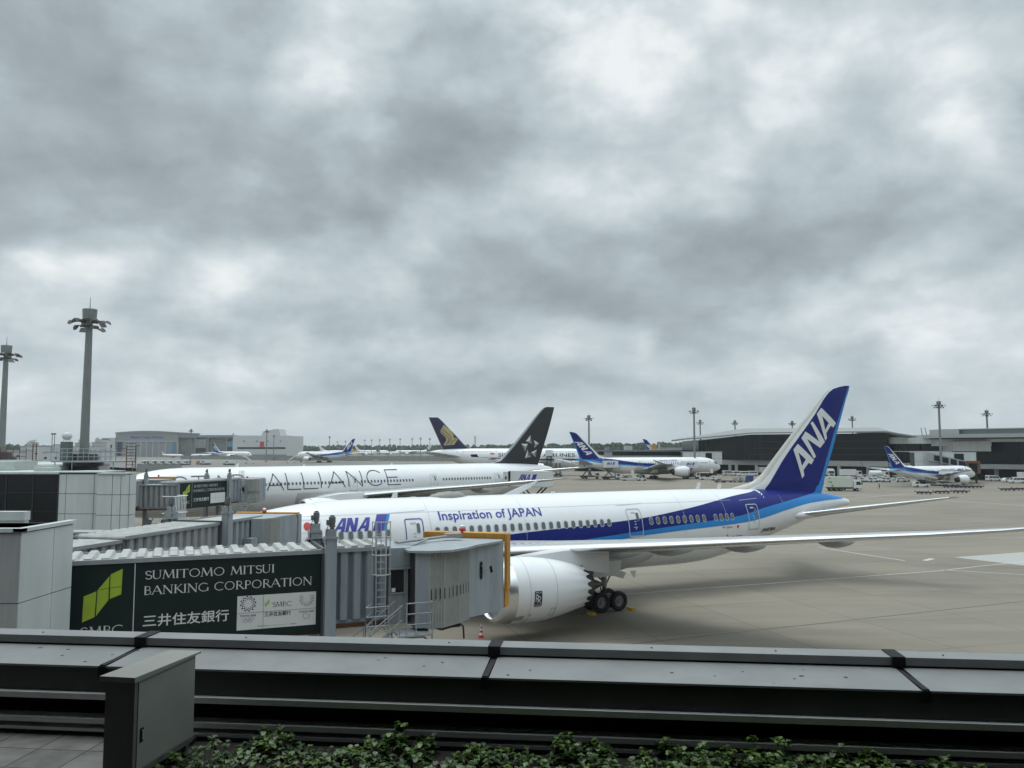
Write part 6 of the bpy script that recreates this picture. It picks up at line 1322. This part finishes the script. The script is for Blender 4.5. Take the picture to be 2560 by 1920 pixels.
# estate car
r = thing('car', 'low white estate car at right in front of the terminal', 'car', (at(2499,270),270,0), radians(3), 'vans and cars by the terminal')
side_body(r, [(0,.3),(4.6,.3),(4.6,.72),(3.5,.92),(2.8,1.42),(.7,1.45),(.05,.95)], 1.7, VW); panes(r, [[(.5,.95),(1.6,.95),(1.6,1.36),(.75,1.36)],[(1.7,.95),(3.3,.95),(2.75,1.36),(1.7,1.36)]], 1.7); wheel4(r, (.85,3.7), .78, .32)
r = copy_tree(r, (at(2143,218),218,0), radians(160), 'small white car just behind the rubbish truck cab')
# rigid truck
def truck_proto(name, label, cat, body, L_=8.6, boxh=3.7, cabw=2.3, boxm=None):
    r = thing(name, label, cat); cm = VW
    side_body(r, [(L_-2.0,.75),(L_,.75),(L_+.02,1.5),(L_-.12,2.75),(L_-1.95,2.8)], cabw, cm, 'cab')
    mb = MB(); mb.add([(L_+.03,-.98,1.62),(L_+.03,.98,1.62),(L_-.09,.92,2.6),(L_-.09,-.92,2.6)],[(0,1,2,3)]); mb.build('windscreen', GLASS, r)
    panes(r, [[(L_-1.3,1.65),(L_-.15,1.65),(L_-.3,2.5),(L_-1.3,2.5)]], cabw)
    mb = MB(); mb.box(L_,L_+.1,-1.1,1.1,.5,.85); mb.box(L_+.02,L_+.05,-.6,.6,.9,1.4,1); mb.build('bumper', [VG, DKMET], r)
    for s in (-1,1): mb = MB(); mb.box(L_+.08,L_+.12,s*.85-.15,s*.85+.15,.62,.78); mb.build('headlight', RIM, r); mb = MB(); mb.box(L_-.1,L_+.25,s*1.32-.05,s*1.32+.05,1.8,2.25); mb.build('mirror', BLACK, r)
    mb = MB(); mb.box(0,L_-2.0,-.45,.45,.7,1.0); mb.box(.3,L_-2.4,-1.05,1.05,.62,.95); mb.build('chassis', DKMET, r)
    if body == 'box': 
        mb = MB(); mb.box(-.1,L_-2.15,-1.22,1.22,1.05,boxh); bx = mb.build('cargo_box', boxm or mat('truck_box_greenish_white',(.55,.58,.52),.45), r)
    elif body == 'tank':
        mb = MB(); mb.lathe([(0,.5),(.15,.95),(.3,1.05),(L_-2.6,1.05),(L_-2.4,.9),(L_-2.3,.5)], (0,0,2.05), (1,0,0), 18, 0, capends=True); bx = mb.build('tank', VW, r)
    else: bx = None
    wheel4(r, (1.0,2.3,3.5,L_-1.2), 1.02, .48, .3); return r, bx
rt, bx = truck_proto('rubbish_truck', 'white box truck with green leaf picture, beside the big blue tail', 'truck', 'box', 8.6, 3.75)
rt.location = (at(2060,216),216,0); rt.rotation_euler = (0,0,radians(-8))
lf = MB()
for (cx, cz, a, l_) in ((.45,3.2,.5,.55),(.75,2.6,-.8,.7),(.35,2.2,.9,.5),(1.1,1.75,-1.0,.75)):
    p = [(cx+l_*cos(a)*t+.32*l_*sin(pi*t)*sn*-sin(a), cz+l_*sin(a)*t+.32*l_*sin(pi*t)*sn*cos(a)) for sn, ts in ((1,(0,.25,.5,.75,1)),(-1,(.75,.5,.25))) for t in ts]
    lf.add([(x,-1.225,z) for x,z in p],[tuple(range(len(p)))])
lf.build('leaf_picture', mat('leaf_print_green',(.12,.22,.04),.5), bx, fix=False)
r2, _ = truck_proto('box_truck', 'white box truck under the terminal right of the big blue tail', 'truck', 'box', 7.4, 3.3, boxm=VW); r2.location = (at(2098,308),308,0)
r3, _ = truck_proto('tanker_truck', 'white tanker truck under the terminal, left of the small airliner tail', 'truck', 'tank', 6.8); r3.location = (at(2168,300),300,0)
r4 = copy_tree(r2, (at(2068,318),318,0), pi/2+2.9, 'white box truck mostly hidden by the blue tail edge'); r5 = copy_tree(r2, (at(2542,272),272,0), radians(4), 'white truck at the right frame edge behind the estate car'); r6 = copy_tree(r2, (at(1893,345),345,0), 0., 'white box truck top just left of the blue tail')
# tow tractors in rows
r = thing('tow_tractor', 'white tow tractor in the parked rows beyond the rubbish truck', 'tow tractor', group='tow tractors parked in rows')
side_body(r, [(0,.35),(3.0,.35),(3.05,.85),(2.1,.98),(1.9,1.0),(0,.9)], 1.5, VW); mb = MB(); mb.box(.35,1.65,-.68,.68,1.62,1.70)
for x in (.4,1.6):
    for s in (-.64,.64): mb.bar((x,s,.9),(x+.03,s,1.62),.04)
mb.build('canopy', VW, r); mb = MB(); mb.box(.55,1.1,-.5,.5,.9,1.25); mb.build('seat', BLACK, r); wheel4(r, (.55,2.45), .68, .34)
tt_ = r; firstp = True
for row, (Y_, pxs) in enumerate(((272,(2128,2144,2155,2166,2177,2188,2199,2211,2222,2234,2246)),(284,(2140,2162,2186,2204,2226,2240)),(296,(2130,2150,2172,2214,2236)))):
    for px_ in pxs:
        rz_ = radians(random.uniform(-14,14)+(180 if random.random() < .3 else 0))
        if firstp: place(r, px_, Y_, rz_, None, True); firstp = False
        else: place(r, px_, Y_+random.uniform(-2,2), rz_, None)
# flat dollies
r = thing('pallet_dolly', 'dark flat cargo dolly, chained in a line on the open apron right', 'dolly', group='flat cargo dollies')
mb = MB(); mb.box(0,3.6,-1.1,-.95,.45,.60); mb.box(0,3.6,.95,1.1,.45,.60)
for k in range(7): mb.box(.05+k*.58,.17+k*.58,-1.0,1.0,.46,.58)
mb.bar((3.6,0,.4),(4.5,0,.35),.05); mb.box(.3,3.3,-.2,.2,.3,.45); mb.build('deck', mat('dolly_purple_grey',(.045,.035,.07),.6), r)
for x in (0.05,3.55):
    for s in (-1.05,1.05): mb = MB(); mb.box(x-.05,x+.05,s-.05,s+.05,.55,.85); mb.build('stop', BLACK, r)
wheel4(r, (.7,2.9), .85, .24, .15)
g0 = (2285,201); dl = r; place(r, *g0, radians(4), 'leftmost of three dark flat dollies in line on the open apron', True)
for (px_, Y_, rz_), lb in zip(((2330,204,5),(2375,206,3)),('middle','rightmost')): place(r, px_, Y_, radians(rz_), lb+' of three dark flat dollies in line on the open apron')
for (px_, Y_), lb in zip(((2494,217),(2527,219),(2560,222)),('first','second','third, cut off,')): place(r, px_, Y_, radians(4), lb+' dark flat dolly in the line at the right frame edge')
for (px_, Y_), lb in zip(((1783,268),(1802,269)),('left','right')): place(r, px_, Y_, radians(3), lb+' dark flat dolly of the pair behind the crown antennas of the near airliner')
# baggage carts with curtains
r = thing('baggage_cart', 'grey canvas baggage cart in the short train left of the blue one', 'baggage cart', group='baggage carts')
mb = MB(); mb.box(0,2.6,-.8,.8,.4,.52); mb.bar((2.6,0,.4),(3.4,0,.35),.04); mb.build('deck', DKMET, r); mb = MB(); mb.box(.05,2.55,-.75,.75,1.95,2.02)
for x in (.08,2.52):
    for s in (-.72,.72): mb.bar((x,s,.5),(x,s,1.96),.035)
mb.build('frame', GREYM, r); mb = MB(); mb.box(.1,1.4,-.73,.73,.53,1.5); mb.build('load', CONC, r); wheel4(r, (.5,2.1), .7, .24, .15)
place(r, 1830, 270, radians(5), 'leftmost grey canvas baggage cart in the short train ending in a blue one', True); place(r, 1846, 271, radians(5), 'middle grey canvas baggage cart, next to the blue one')
r2 = thing('baggage_cart', 'blue covered baggage cart near the foot of the big blue tail', 'baggage cart', (at(1862,272),272,0), radians(5), 'baggage carts'); mb = MB(); mb.box(0,2.2,-.75,.75,.5,2.15); mb.build('cover', VB, r2); mb = MB(); mb.box(-.05,2.3,-.7,.7,.36,.5); mb.build('deck', DKMET, r2); wheel4(r2, (.4,1.8), .7, .24, .15)
# scissor-lift catering trucks
def cater(label, loc, rz, zb, L_=7.2, bl=6.0, bw=2.4, text=True, scale=1, textside=-1):
    r = thing('catering_truck', label, 'catering truck', loc, rz, 'scissor-lift catering trucks'); bh = 2.35
    side_body(r, [(L_+.0,.6),(L_+1.6,.6),(L_+1.65,1.3),(L_+1.5,2.2),(L_+.1,2.25)], 2.2, VW, 'cab'); mb = MB(); mb.add([(L_+1.66,-.95,1.35),(L_+1.66,.95,1.35),(L_+1.55,.9,2.1),(L_+1.55,-.9,2.1)],[(0,1,2,3)]); mb.build('windscreen', GLASS, r)
    panes(r, [[(L_+.4,1.35),(L_+1.45,1.35),(L_+1.35,2.05),(L_+.4,2.05)]], 2.2)
    mb = MB(); mb.box(0,L_,-.5,.5,.65,1.0); mb.box(.2,L_-.2,-1.1,1.1,.95,1.1); mb.build('chassis', DKMET, r); wheel4(r, (1.2,2.4,L_+.8), 1.0, .48, .3)
    mb = MB(); zt = zb-.1
    for y in (-.8,.8):
        mb.bar((1.2,y,1.1),(L_-1.0,y,zt),.13,0,4); mb.bar((L_-1.0,y+.02,1.1),(1.2,y+.02,zt),.13,0,4)
    mb.bar((1.2,-.8,1.15),(1.2,.8,1.15),.08); mb.bar((L_-1,-.8,zt),(L_-1,.8,zt),.08); mb.build('scissor_lift', BLACK, r)
    mb = MB(); mb.box(.4,.4+bl,-bw/2,bw/2,zb,zb+bh,0); mb.box(.35,.45+bl,-bw/2-.03,bw/2+.03,zb-.1,zb,1); bx = mb.build('lift_box', [VW, GREYM], r)
    mb = MB(); mb.box(.4+bl,1.9+bl,-bw/2+.1,bw/2-.1,zb-.05,zb+.05); rail_poly(mb, [(.4+bl,-bw/2+.1,zb),(1.9+bl,-bw/2+.1,zb)], zb, 1.0); rail_poly(mb, [(.4+bl,bw/2-.1,zb),(1.9+bl,bw/2-.1,zb)], zb, 1.0); mb.build('front_platform', GREYM, bx)
    if text:
        s = textside; T = lambda u, v_: (u*-s, s*(bw/2+.012), v_)
        c_ = (.4+bl/2)*-s; mb = MB(); lay(mb, fit(ana(), c_-1.7,c_+.4,zb+.95,zb+1.85), T, 0); lay(mb, [[(c_+.55,zb+.95),(c_+1.2,zb+.95),(c_+1.55,zb+1.88),(c_+.9,zb+1.88)]], T, 0)
        mb.build('lettering', LETB, bx, fix=False)
        mb = MB(); lay(mb, fit(text_tris('ANA CATERING SERVICE'), c_-1.6,c_+1.5,zb+.45,zb+.62), T, 0); mb.build('lettering', LETK, bx, fix=False)
    return r
# the one at the rear door of the all-white airliner: its lift box is turned to the door
c1_ = cater('large white lift box truck at the rear door of the all-white airliner', (6.15,126.4,0), radians(152), 5.3, L_=6.4, bl=6.2, textside=1)
mb = MB(); mb.box(6.62,7.05,-1.1,1.1,5.2,7.6); mb.build('dark_gap_bellows', BLK, c1_); mb = MB(); mb.box(7.05,7.95,-1.15,1.15,5.2,7.5); mb.box(7.3,7.6,1.15,1.17,6.3,6.8,1); mb.build('front_shield', [VW, DKMET], c1_)  # black box paints the dark gap between the lift box and open door
cater('scissor truck under the tail of the far gate airliner', (at(1503,293),293,0), radians(10), 4.35, L_=5.0, bl=5.4)
cater('scissor truck at the front door of the far gate airliner', (at(1700,300),300,0), radians(4), 4.05, L_=5.2, bl=5.8)
cater('scissor truck half behind the raised tailplane of the far gate airliner', (at(1448,302),302,0), radians(2), 5.6, L_=5.6, text=False)
cater('highest lift box truck, at the upper deck of the double-decker', (at(1370,333),333,0), radians(80), 8.1, L_=5.2, bl=5.2, text=False)
cater('lower lift box truck beside the double-decker nose', (at(1392,322),322,0), radians(78), 5.5, L_=5.0, bl=5.0, text=False)
# passenger steps
def steps(label, loc, rz, h=4.6, s=1.):
    r = thing('passenger_stairs', label, 'stair truck', loc, rz, 'mobile passenger stairs'); n = 16; dx_ = .36
    mb = MB()
    for k in range(n): mb.box(1.0+k*dx_,1.0+(k+1)*dx_,-.8,.8,h*(k+1)/n-.12,h*(k+1)/n)
    mb.box(1.0+n*dx_,2.8+n*dx_,-1,1,h-.12,h); mb.build('steps', BLACK, r)
    for y in (-.9,.9):
        mb = MB(); mb.add([(1.0,y,.3),(1.0+n*dx_,y,h-.2),(2.8+n*dx_,y,h-.2),(2.8+n*dx_,y,h+1.1),(1.0+n*dx_,y,h+1.1),(1.0,y,1.4)],[(0,1,2,3,4,5)]); mb.v += [(x,y+.06,z) for x,_,z in mb.v]; mb.f += [[6,7,8,9,10,11]]+[[k,(k+1)%6,6+(k+1)%6,6+k] for k in range(6)]; mb.m += [0]*7; mb.build('side_panel', VW, r)
    side_body(r, [(0,.5),(7.2,.5),(7.3,1.2),(6.2,1.9),(5.2,1.9),(5.0,.9),(0,.9)], 1.9, VW, 'chassis'); mb = MB(); mb.bar((5,0,.9),(6.4,0,h-.2),.2); mb.build('lift_ram', DKMET, r); wheel4(r, (1.0,6.2), .85, .4)
    return r
steps('white boarding stairs at the nose of the blue-tailed airliner, middle distance left', (at(717,636),636,0), radians(15))
steps('white boarding stairs below the nose of the far airliner by the hangar', (at(640,600),600,0), radians(190), 4.8); 
# white service trucks at left
tv, _ = truck_proto('service_truck', 'white service truck in the tight row behind the ribbed fence', 'truck', 'box', 5.6, 3.2, boxm=VW); tv['group'] = 'white service trucks at left'
tv.location = (at(350,540),540,0); tv.rotation_euler = (0,0,radians(-20))
for k in range(12): place(tv, 358+k*9.6, 545+8*(k%2), radians(-20+random.uniform(-6,6)))
for px_, Y_, rz_, lb in ((505,560,5,'white service truck, first right of the row, alone'),(530,556,170,'white service truck beside the one right of the row'),(560,552,10,'white low service truck left of the far stairs'),(590,548,176,'white service truck right in front of the far stairs')): place(tv, px_, Y_, radians(rz_), lb)
mb = MB(); mb.box(0,3,0,3,0,2.4); mb.box(.3,2.7,.3,2.7,2.4,2.6); o = mb.build('orange_container', mat('salmon_orange',(.42,.20,.12),.6)); o.location = (at(494,560),560,0); tag(o, 'salmon orange container right of the white truck row', 'container')
place(pv, 934, 668, radians(15), 'tiny white van alone on the far apron beyond the all-white airliner')
# ground equipment round the far gate airliner
def loader(label, loc, rz, lift=2.0, L_=7.0):
    r = thing('cargo_loader', label, 'cargo loader', loc, rz, 'cargo loaders'); mb = MB(); mb.box(0,L_,-1.3,1.3,.5,.9); mb.build('base', VW, r)
    mb = MB(); mb.box(0,L_*.45,-1.4,1.4,lift,lift+.25); mb.box(L_*.5,L_,-1.4,1.4,.95,1.15); mb.build('lift_deck', mat('loader_cream',(.5,.49,.40),.6), r)
    mb = MB()
    for y in (-1.1,1.1): mb.bar((.3,y,.9),(L_*.4,y,lift),.09,0,4); mb.bar((L_*.4,y,.9),(.3,y,lift),.09,0,4)
    mb.build('scissor_lift', BLACK, r); mb = MB(); mb.box(L_*.46,L_*.46+.9,-1.5,-.8,lift,lift+1.5); mb.build('operator_cab', VW, r); mb = MB(); rail_poly(mb, [(0,-1.35,lift+.25),(L_*.45,-1.35,lift+.25)], lift+.25, 1.0); mb.build('railing', ORANGE, r); wheel4(r, (1.0,L_-1.0), 1.1, .35); return r
loader('cream cargo loader with orange rail below the far gate airliner rear hold', (at(1552,284),284,0), radians(4)); loader('white cargo loader below the nose of the far gate airliner', (at(1746,292),292,0), radians(-4), 2.4, 8)
for px_, Y_, lb in ((1592,283,'white tow tractor right of the cream cargo loader'),(1570,296,'white tow tractor behind the cream cargo loader'),(1775,286,'white tow tractor below the nose of the far gate airliner')): place(tt_, px_, Y_, radians(8), lb)
# belt loader at the small airliner
r = thing('belt_loader', 'white belt loader with hood reaching into the small airliner hold', 'belt loader', (at(2277,236),236,0), radians(0)); side_body(r, [(0,.35),(4.4,.35),(4.4,.9),(1.4,.95),(1.3,1.7),(.2,1.7),(0,.9)], 1.7, VW); panes(r, [[(.25,1.05),(1.2,1.05),(1.2,1.6),(.3,1.6)]], 1.7); wheel4(r, (.8,3.6), .75, .36)
mb = MB(); mb.add([(-.2,-.5,2.9),(9.2,-.5,.75),(9.2,-.5,.95),(-.2,-.5,3.1),(-.2,.5,2.9),(9.2,.5,.75),(9.2,.5,.95),(-.2,.5,3.1)],[(0,1,2,3),(4,5,6,7),(0,1,5,4),(1,2,6,5),(2,3,7,6),(3,0,4,7)]); mb.build('belt', GREYM, r)
mb = MB(); mb.add([(2.4,-.9,3.7),(6.6,-.9,2.7),(6.6,.9,2.7),(2.4,.9,3.7),(2.4,-.9,3.4),(6.6,-.9,2.45),(6.6,.9,2.45),(2.4,.9,3.4)],[(0,1,2,3),(4,5,6,7),(0,1,5,4),(1,2,6,5),(2,3,7,6),(3,0,4,7)])
for x in (2.5,4.4,6.4):
    for s in (-.85,.85): mb.bar((x,s,2.3-(x-2.5)*.22),(x,s,3.5-(x-2.5)*.22),.05)
mb.build('hood', VW, r)
for k, px_ in enumerate((2352,2385,2415)): copy_tree(dl, (at(px_,232),232,0), radians(2), 'pale flat dolly %s below the small airliner engine' % ('left','middle','right')[k])
for px_, Y_ in ((2340,244),): loader('white cargo loader deck below the small airliner wing root', (at(px_,Y_),Y_,0), radians(3), 1.4, 6)
# things under the farther bridge, left
def small(name, label, cat, px, Y_, mbf, mats):
    r = thing(name, label, cat, (at(px,Y_),Y_,0)); mb = MB(); mbf(mb); mb.build('body', mats, r); return r
r = small('ground_power_unit', 'white ground power unit on the apron under the farther bridge', 'power unit', 425, 122, lambda m: (m.box(0,2.6,0,1.3,.4,1.5), m.box(2.6,3.0,.3,1.0,.5,.9)), VW); wheel4(r, (.4,2.2), .6, .25, .15)
place(tt_, 372, 122, radians(25), 'dark shaded tow tractor beside the pillar under the farther bridge')
r = small('fire_extinguisher_cart', 'red wheeled extinguisher near the middle bridge column', 'fire extinguisher', 512, 124, lambda m: (m.lathe([(.2,.18),(1.2,.18),(1.35,.08),(1.5,.05)],(0,0,0),(0,0,1),12,capends=True), m.bar((0,.2,.2),(0,.35,1.2),.03)), RED); wheel4(r, (0,), .22, .2, .08)
place(dl, 540, 124, radians(12), 'dark flat dolly below the stairs of the farther bridge')
r = small('tow_bar', 'dark tow bar lying on the apron beyond the middle bridge', 'tow bar', 390, 118, lambda m: (m.bar((0,0,.35),(3.8,1,.35),.08), m.bar((.9,.1,.2),(.9,-.4,.2),.2), m.bar((.9,.1,.2),(.9,.7,.2),.2)), DKMET)
# chocks at the near gear
for k, (s_, l_) in enumerate(((30.0,-5.7),(33.25,-5.7))):
    c_, n_ = cos(.484), sin(.484); mb = MB(); mb.prism([(-.2,0),(.2,0),(.08,.18),(-.08,.18)], -.35, .35); o = mb.build('wheel_chock', YEL); o.location = (-23.85+s_*c_-l_*n_, 47.2+s_*n_+l_*c_, 0); o.rotation_euler = (0,0,.484); tag(o, 'yellow wheel chock %s the near landing gear wheels' % ('in front of','behind')[k], 'wheel chock', 'wheel chocks')
# people
def person(label, loc, rz, pose=0):
    V = [(0,0,.95),(0,0,1.15),(0,0,1.38),(0,0,1.50),(0,.01,1.60),(0,.02,1.72)]; R_ = [.15,.145,.16,.06,.085,.07]; E = [(0,1),(1,2),(2,3),(3,4),(4,5)]
    def chain(st, pts):
        p = st
        for x,y,z,r_ in pts: V.append((x,y,z)); R_.append(r_); E.append((p,len(V)-1)); p = len(V)-1
        return p
    for s in (-1,1):
        h = chain(0, [(s*.1,0,.88,.10),(s*.12,.03*s,.50,.065),(s*.13,.0,.09,.045),(s*.14,.13,.04,.04)])
        a = chain(2, [(s*.20,0,1.40,.062),(s*.27,-.02,1.12,.045),(s*(.24 if pose else .28),.12,.90,.033),(s*.25,.16,.84,.028)])
        for q in range(4): chain(a, [(s*.25+(q-1.5)*.018,.20,.80,.009),(s*.25+(q-1.5)*.018,.22,.775-.004*q,.008)])
        chain(a, [(s*.22,.18,.82,.010),(s*.205,.20,.80,.009)])
    me = bpy.data.meshes.new('person'); me.from_pydata(V, E, []); o = bpy.data.objects.new('person', me); C.objects.link(o)
    m = o.modifiers.new('s','SKIN'); sv = me.skin_vertices[0].data
    for i, r_ in enumerate(R_): sv[i].radius = (r_, r_*.8)
    sv[0].use_root = True; o.modifiers.new('d','SUBSURF').levels = 1; o.modifiers['d'].render_levels = 1
    pm = node_mat('clothes', lambda t, b: cloth(t, b)) if 'clothes' not in MT else MT['clothes']; me.materials.append(pm)
    o.location = loc; o.rotation_euler = (0,0,rz); tag(o, label, 'person', 'apron workers')
    mb = MB(); mb.lathe([(1.70,.115),(1.76,.11),(1.83,.07),(1.85,.01)],(0,.01,0),(0,0,1),12); mb.lathe([(1.70,.13),(1.71,.13)],(0,.03,0),(0,0,1),12); mb.build('helmet', VW, o)
    return o
def cloth(t, b):
    o = t.nodes.new('ShaderNodeTexCoord'); s = t.nodes.new('ShaderNodeSeparateXYZ'); t.links.new(o.outputs['Object'], s.inputs[0]); r = t.nodes.new('ShaderNodeValToRGB'); r.color_ramp.interpolation = 'CONSTANT'
    mr_ = t.nodes.new('ShaderNodeMath'); mr_.operation = 'DIVIDE'; mr_.inputs[1].default_value = 2.; t.links.new(s.outputs[2], mr_.inputs[0]); t.links.new(mr_.outputs[0], r.inputs[0])
    for k, (p, c) in enumerate(((0,(.02,.02,.03)),(.045,(.05,.055,.06)),(.48,(.28,.27,.12)),(.735,(.30,.18,.12)))):
        e = r.color_ramp.elements[k] if k < 2 else r.color_ramp.elements.new(p); e.position = p; e.color = (*c,1)
    t.links.new(r.outputs[0], b.inputs['Base Color'])
person('worker in yellow-green top walking alone on the open apron', (at(2192,228),228,0), .5)
person('worker standing behind the rubbish truck cab', (at(2147,244),244,0), 2.)
person('worker in white helmet by the dollies under the small airliner engine', (at(2402,236),236,0), 1.)
# ================================================================== woods beyond the field
def woods(name, segs, seed, m):
    rnd = random.Random(seed); mb = MB()
    ico = bmesh.new(); bmesh.ops.create_icosphere(ico, subdivisions=2, radius=1); iv = [v_.co.copy() for v_ in ico.verts]; fi = [[v_.index for v_ in f.verts] for f in ico.faces]; ico.free()
    for x0, y0, x1, y1, h0, h1, n in segs:
        for k in range(n):
            t = rnd.random(); hh = lerp(h0,h1,t)*rnd.uniform(.80,1.10)*(1+.06*sin(t*37)); X = lerp(x0,x1,t); Y_ = lerp(y0,y1,t)+rnd.uniform(0,60); rr = rnd.uniform(2.6,5.0)
            for q, (zf, sf) in enumerate(((.30,1.2),(.62,1.0),(.86,.62))):
                cx, cy = X+rnd.uniform(-1.5,1.5), Y_+rnd.uniform(-1.5,1.5); sd_ = rnd.random()*9
                mb.add([(cx+p.x*rr*sf*(1+.28*sin(7*p.x+sd_+5*p.z)), cy+p.y*rr*sf, hh*zf+p.z*rr*sf*.95*(1+.25*sin(6*p.y+sd_*2))) for p in iv], fi, rnd.choice((0,0,1)))
    o = mb.build(name, m, None, angle=60, fix=False); o['kind'] = 'stuff'; return o
TR = [mat('wood_green', (.030,.050,.020), .9, var=.5, scale=.25), mat('wood_green_light', (.050,.075,.026), .9, var=.4, scale=.3)]
woods('far_woods', [(at(740,1650),1650,at(1160,1650),1650,15.5,18,330),(at(1160,1600),1600,at(1480,1500),1500,17,19,260),(at(1430,1180),1180,at(1760,1120),1120,17.5,18.5,330),(at(-60,1100),1100,at(62,1100),1100,14,15.5,90)], 5, TR)
# ================================================================== hazy air over the field
g = MB(); g.box(-3400,3400,-100,5200,-1,75); hz_ = g.build('haze', bpy.data.materials.new('haze_air')); hz_['kind'] = 'stuff'
hm = hz_.data.materials[0]; hm.use_nodes = True; t = hm.node_tree; t.nodes.clear(); pv_ = t.nodes.new('ShaderNodeVolumePrincipled'); ou = t.nodes.new('ShaderNodeOutputMaterial'); t.links.new(pv_.outputs[0], ou.inputs['Volume'])
pv_.inputs['Density'].default_value = .00012; pv_.inputs['Color'].default_value = (.80,.88,.93,1); pv_.inputs['Anisotropy'].default_value = .2
sc.cycles.volume_bounces = 0; sc.cycles.max_bounces = 8
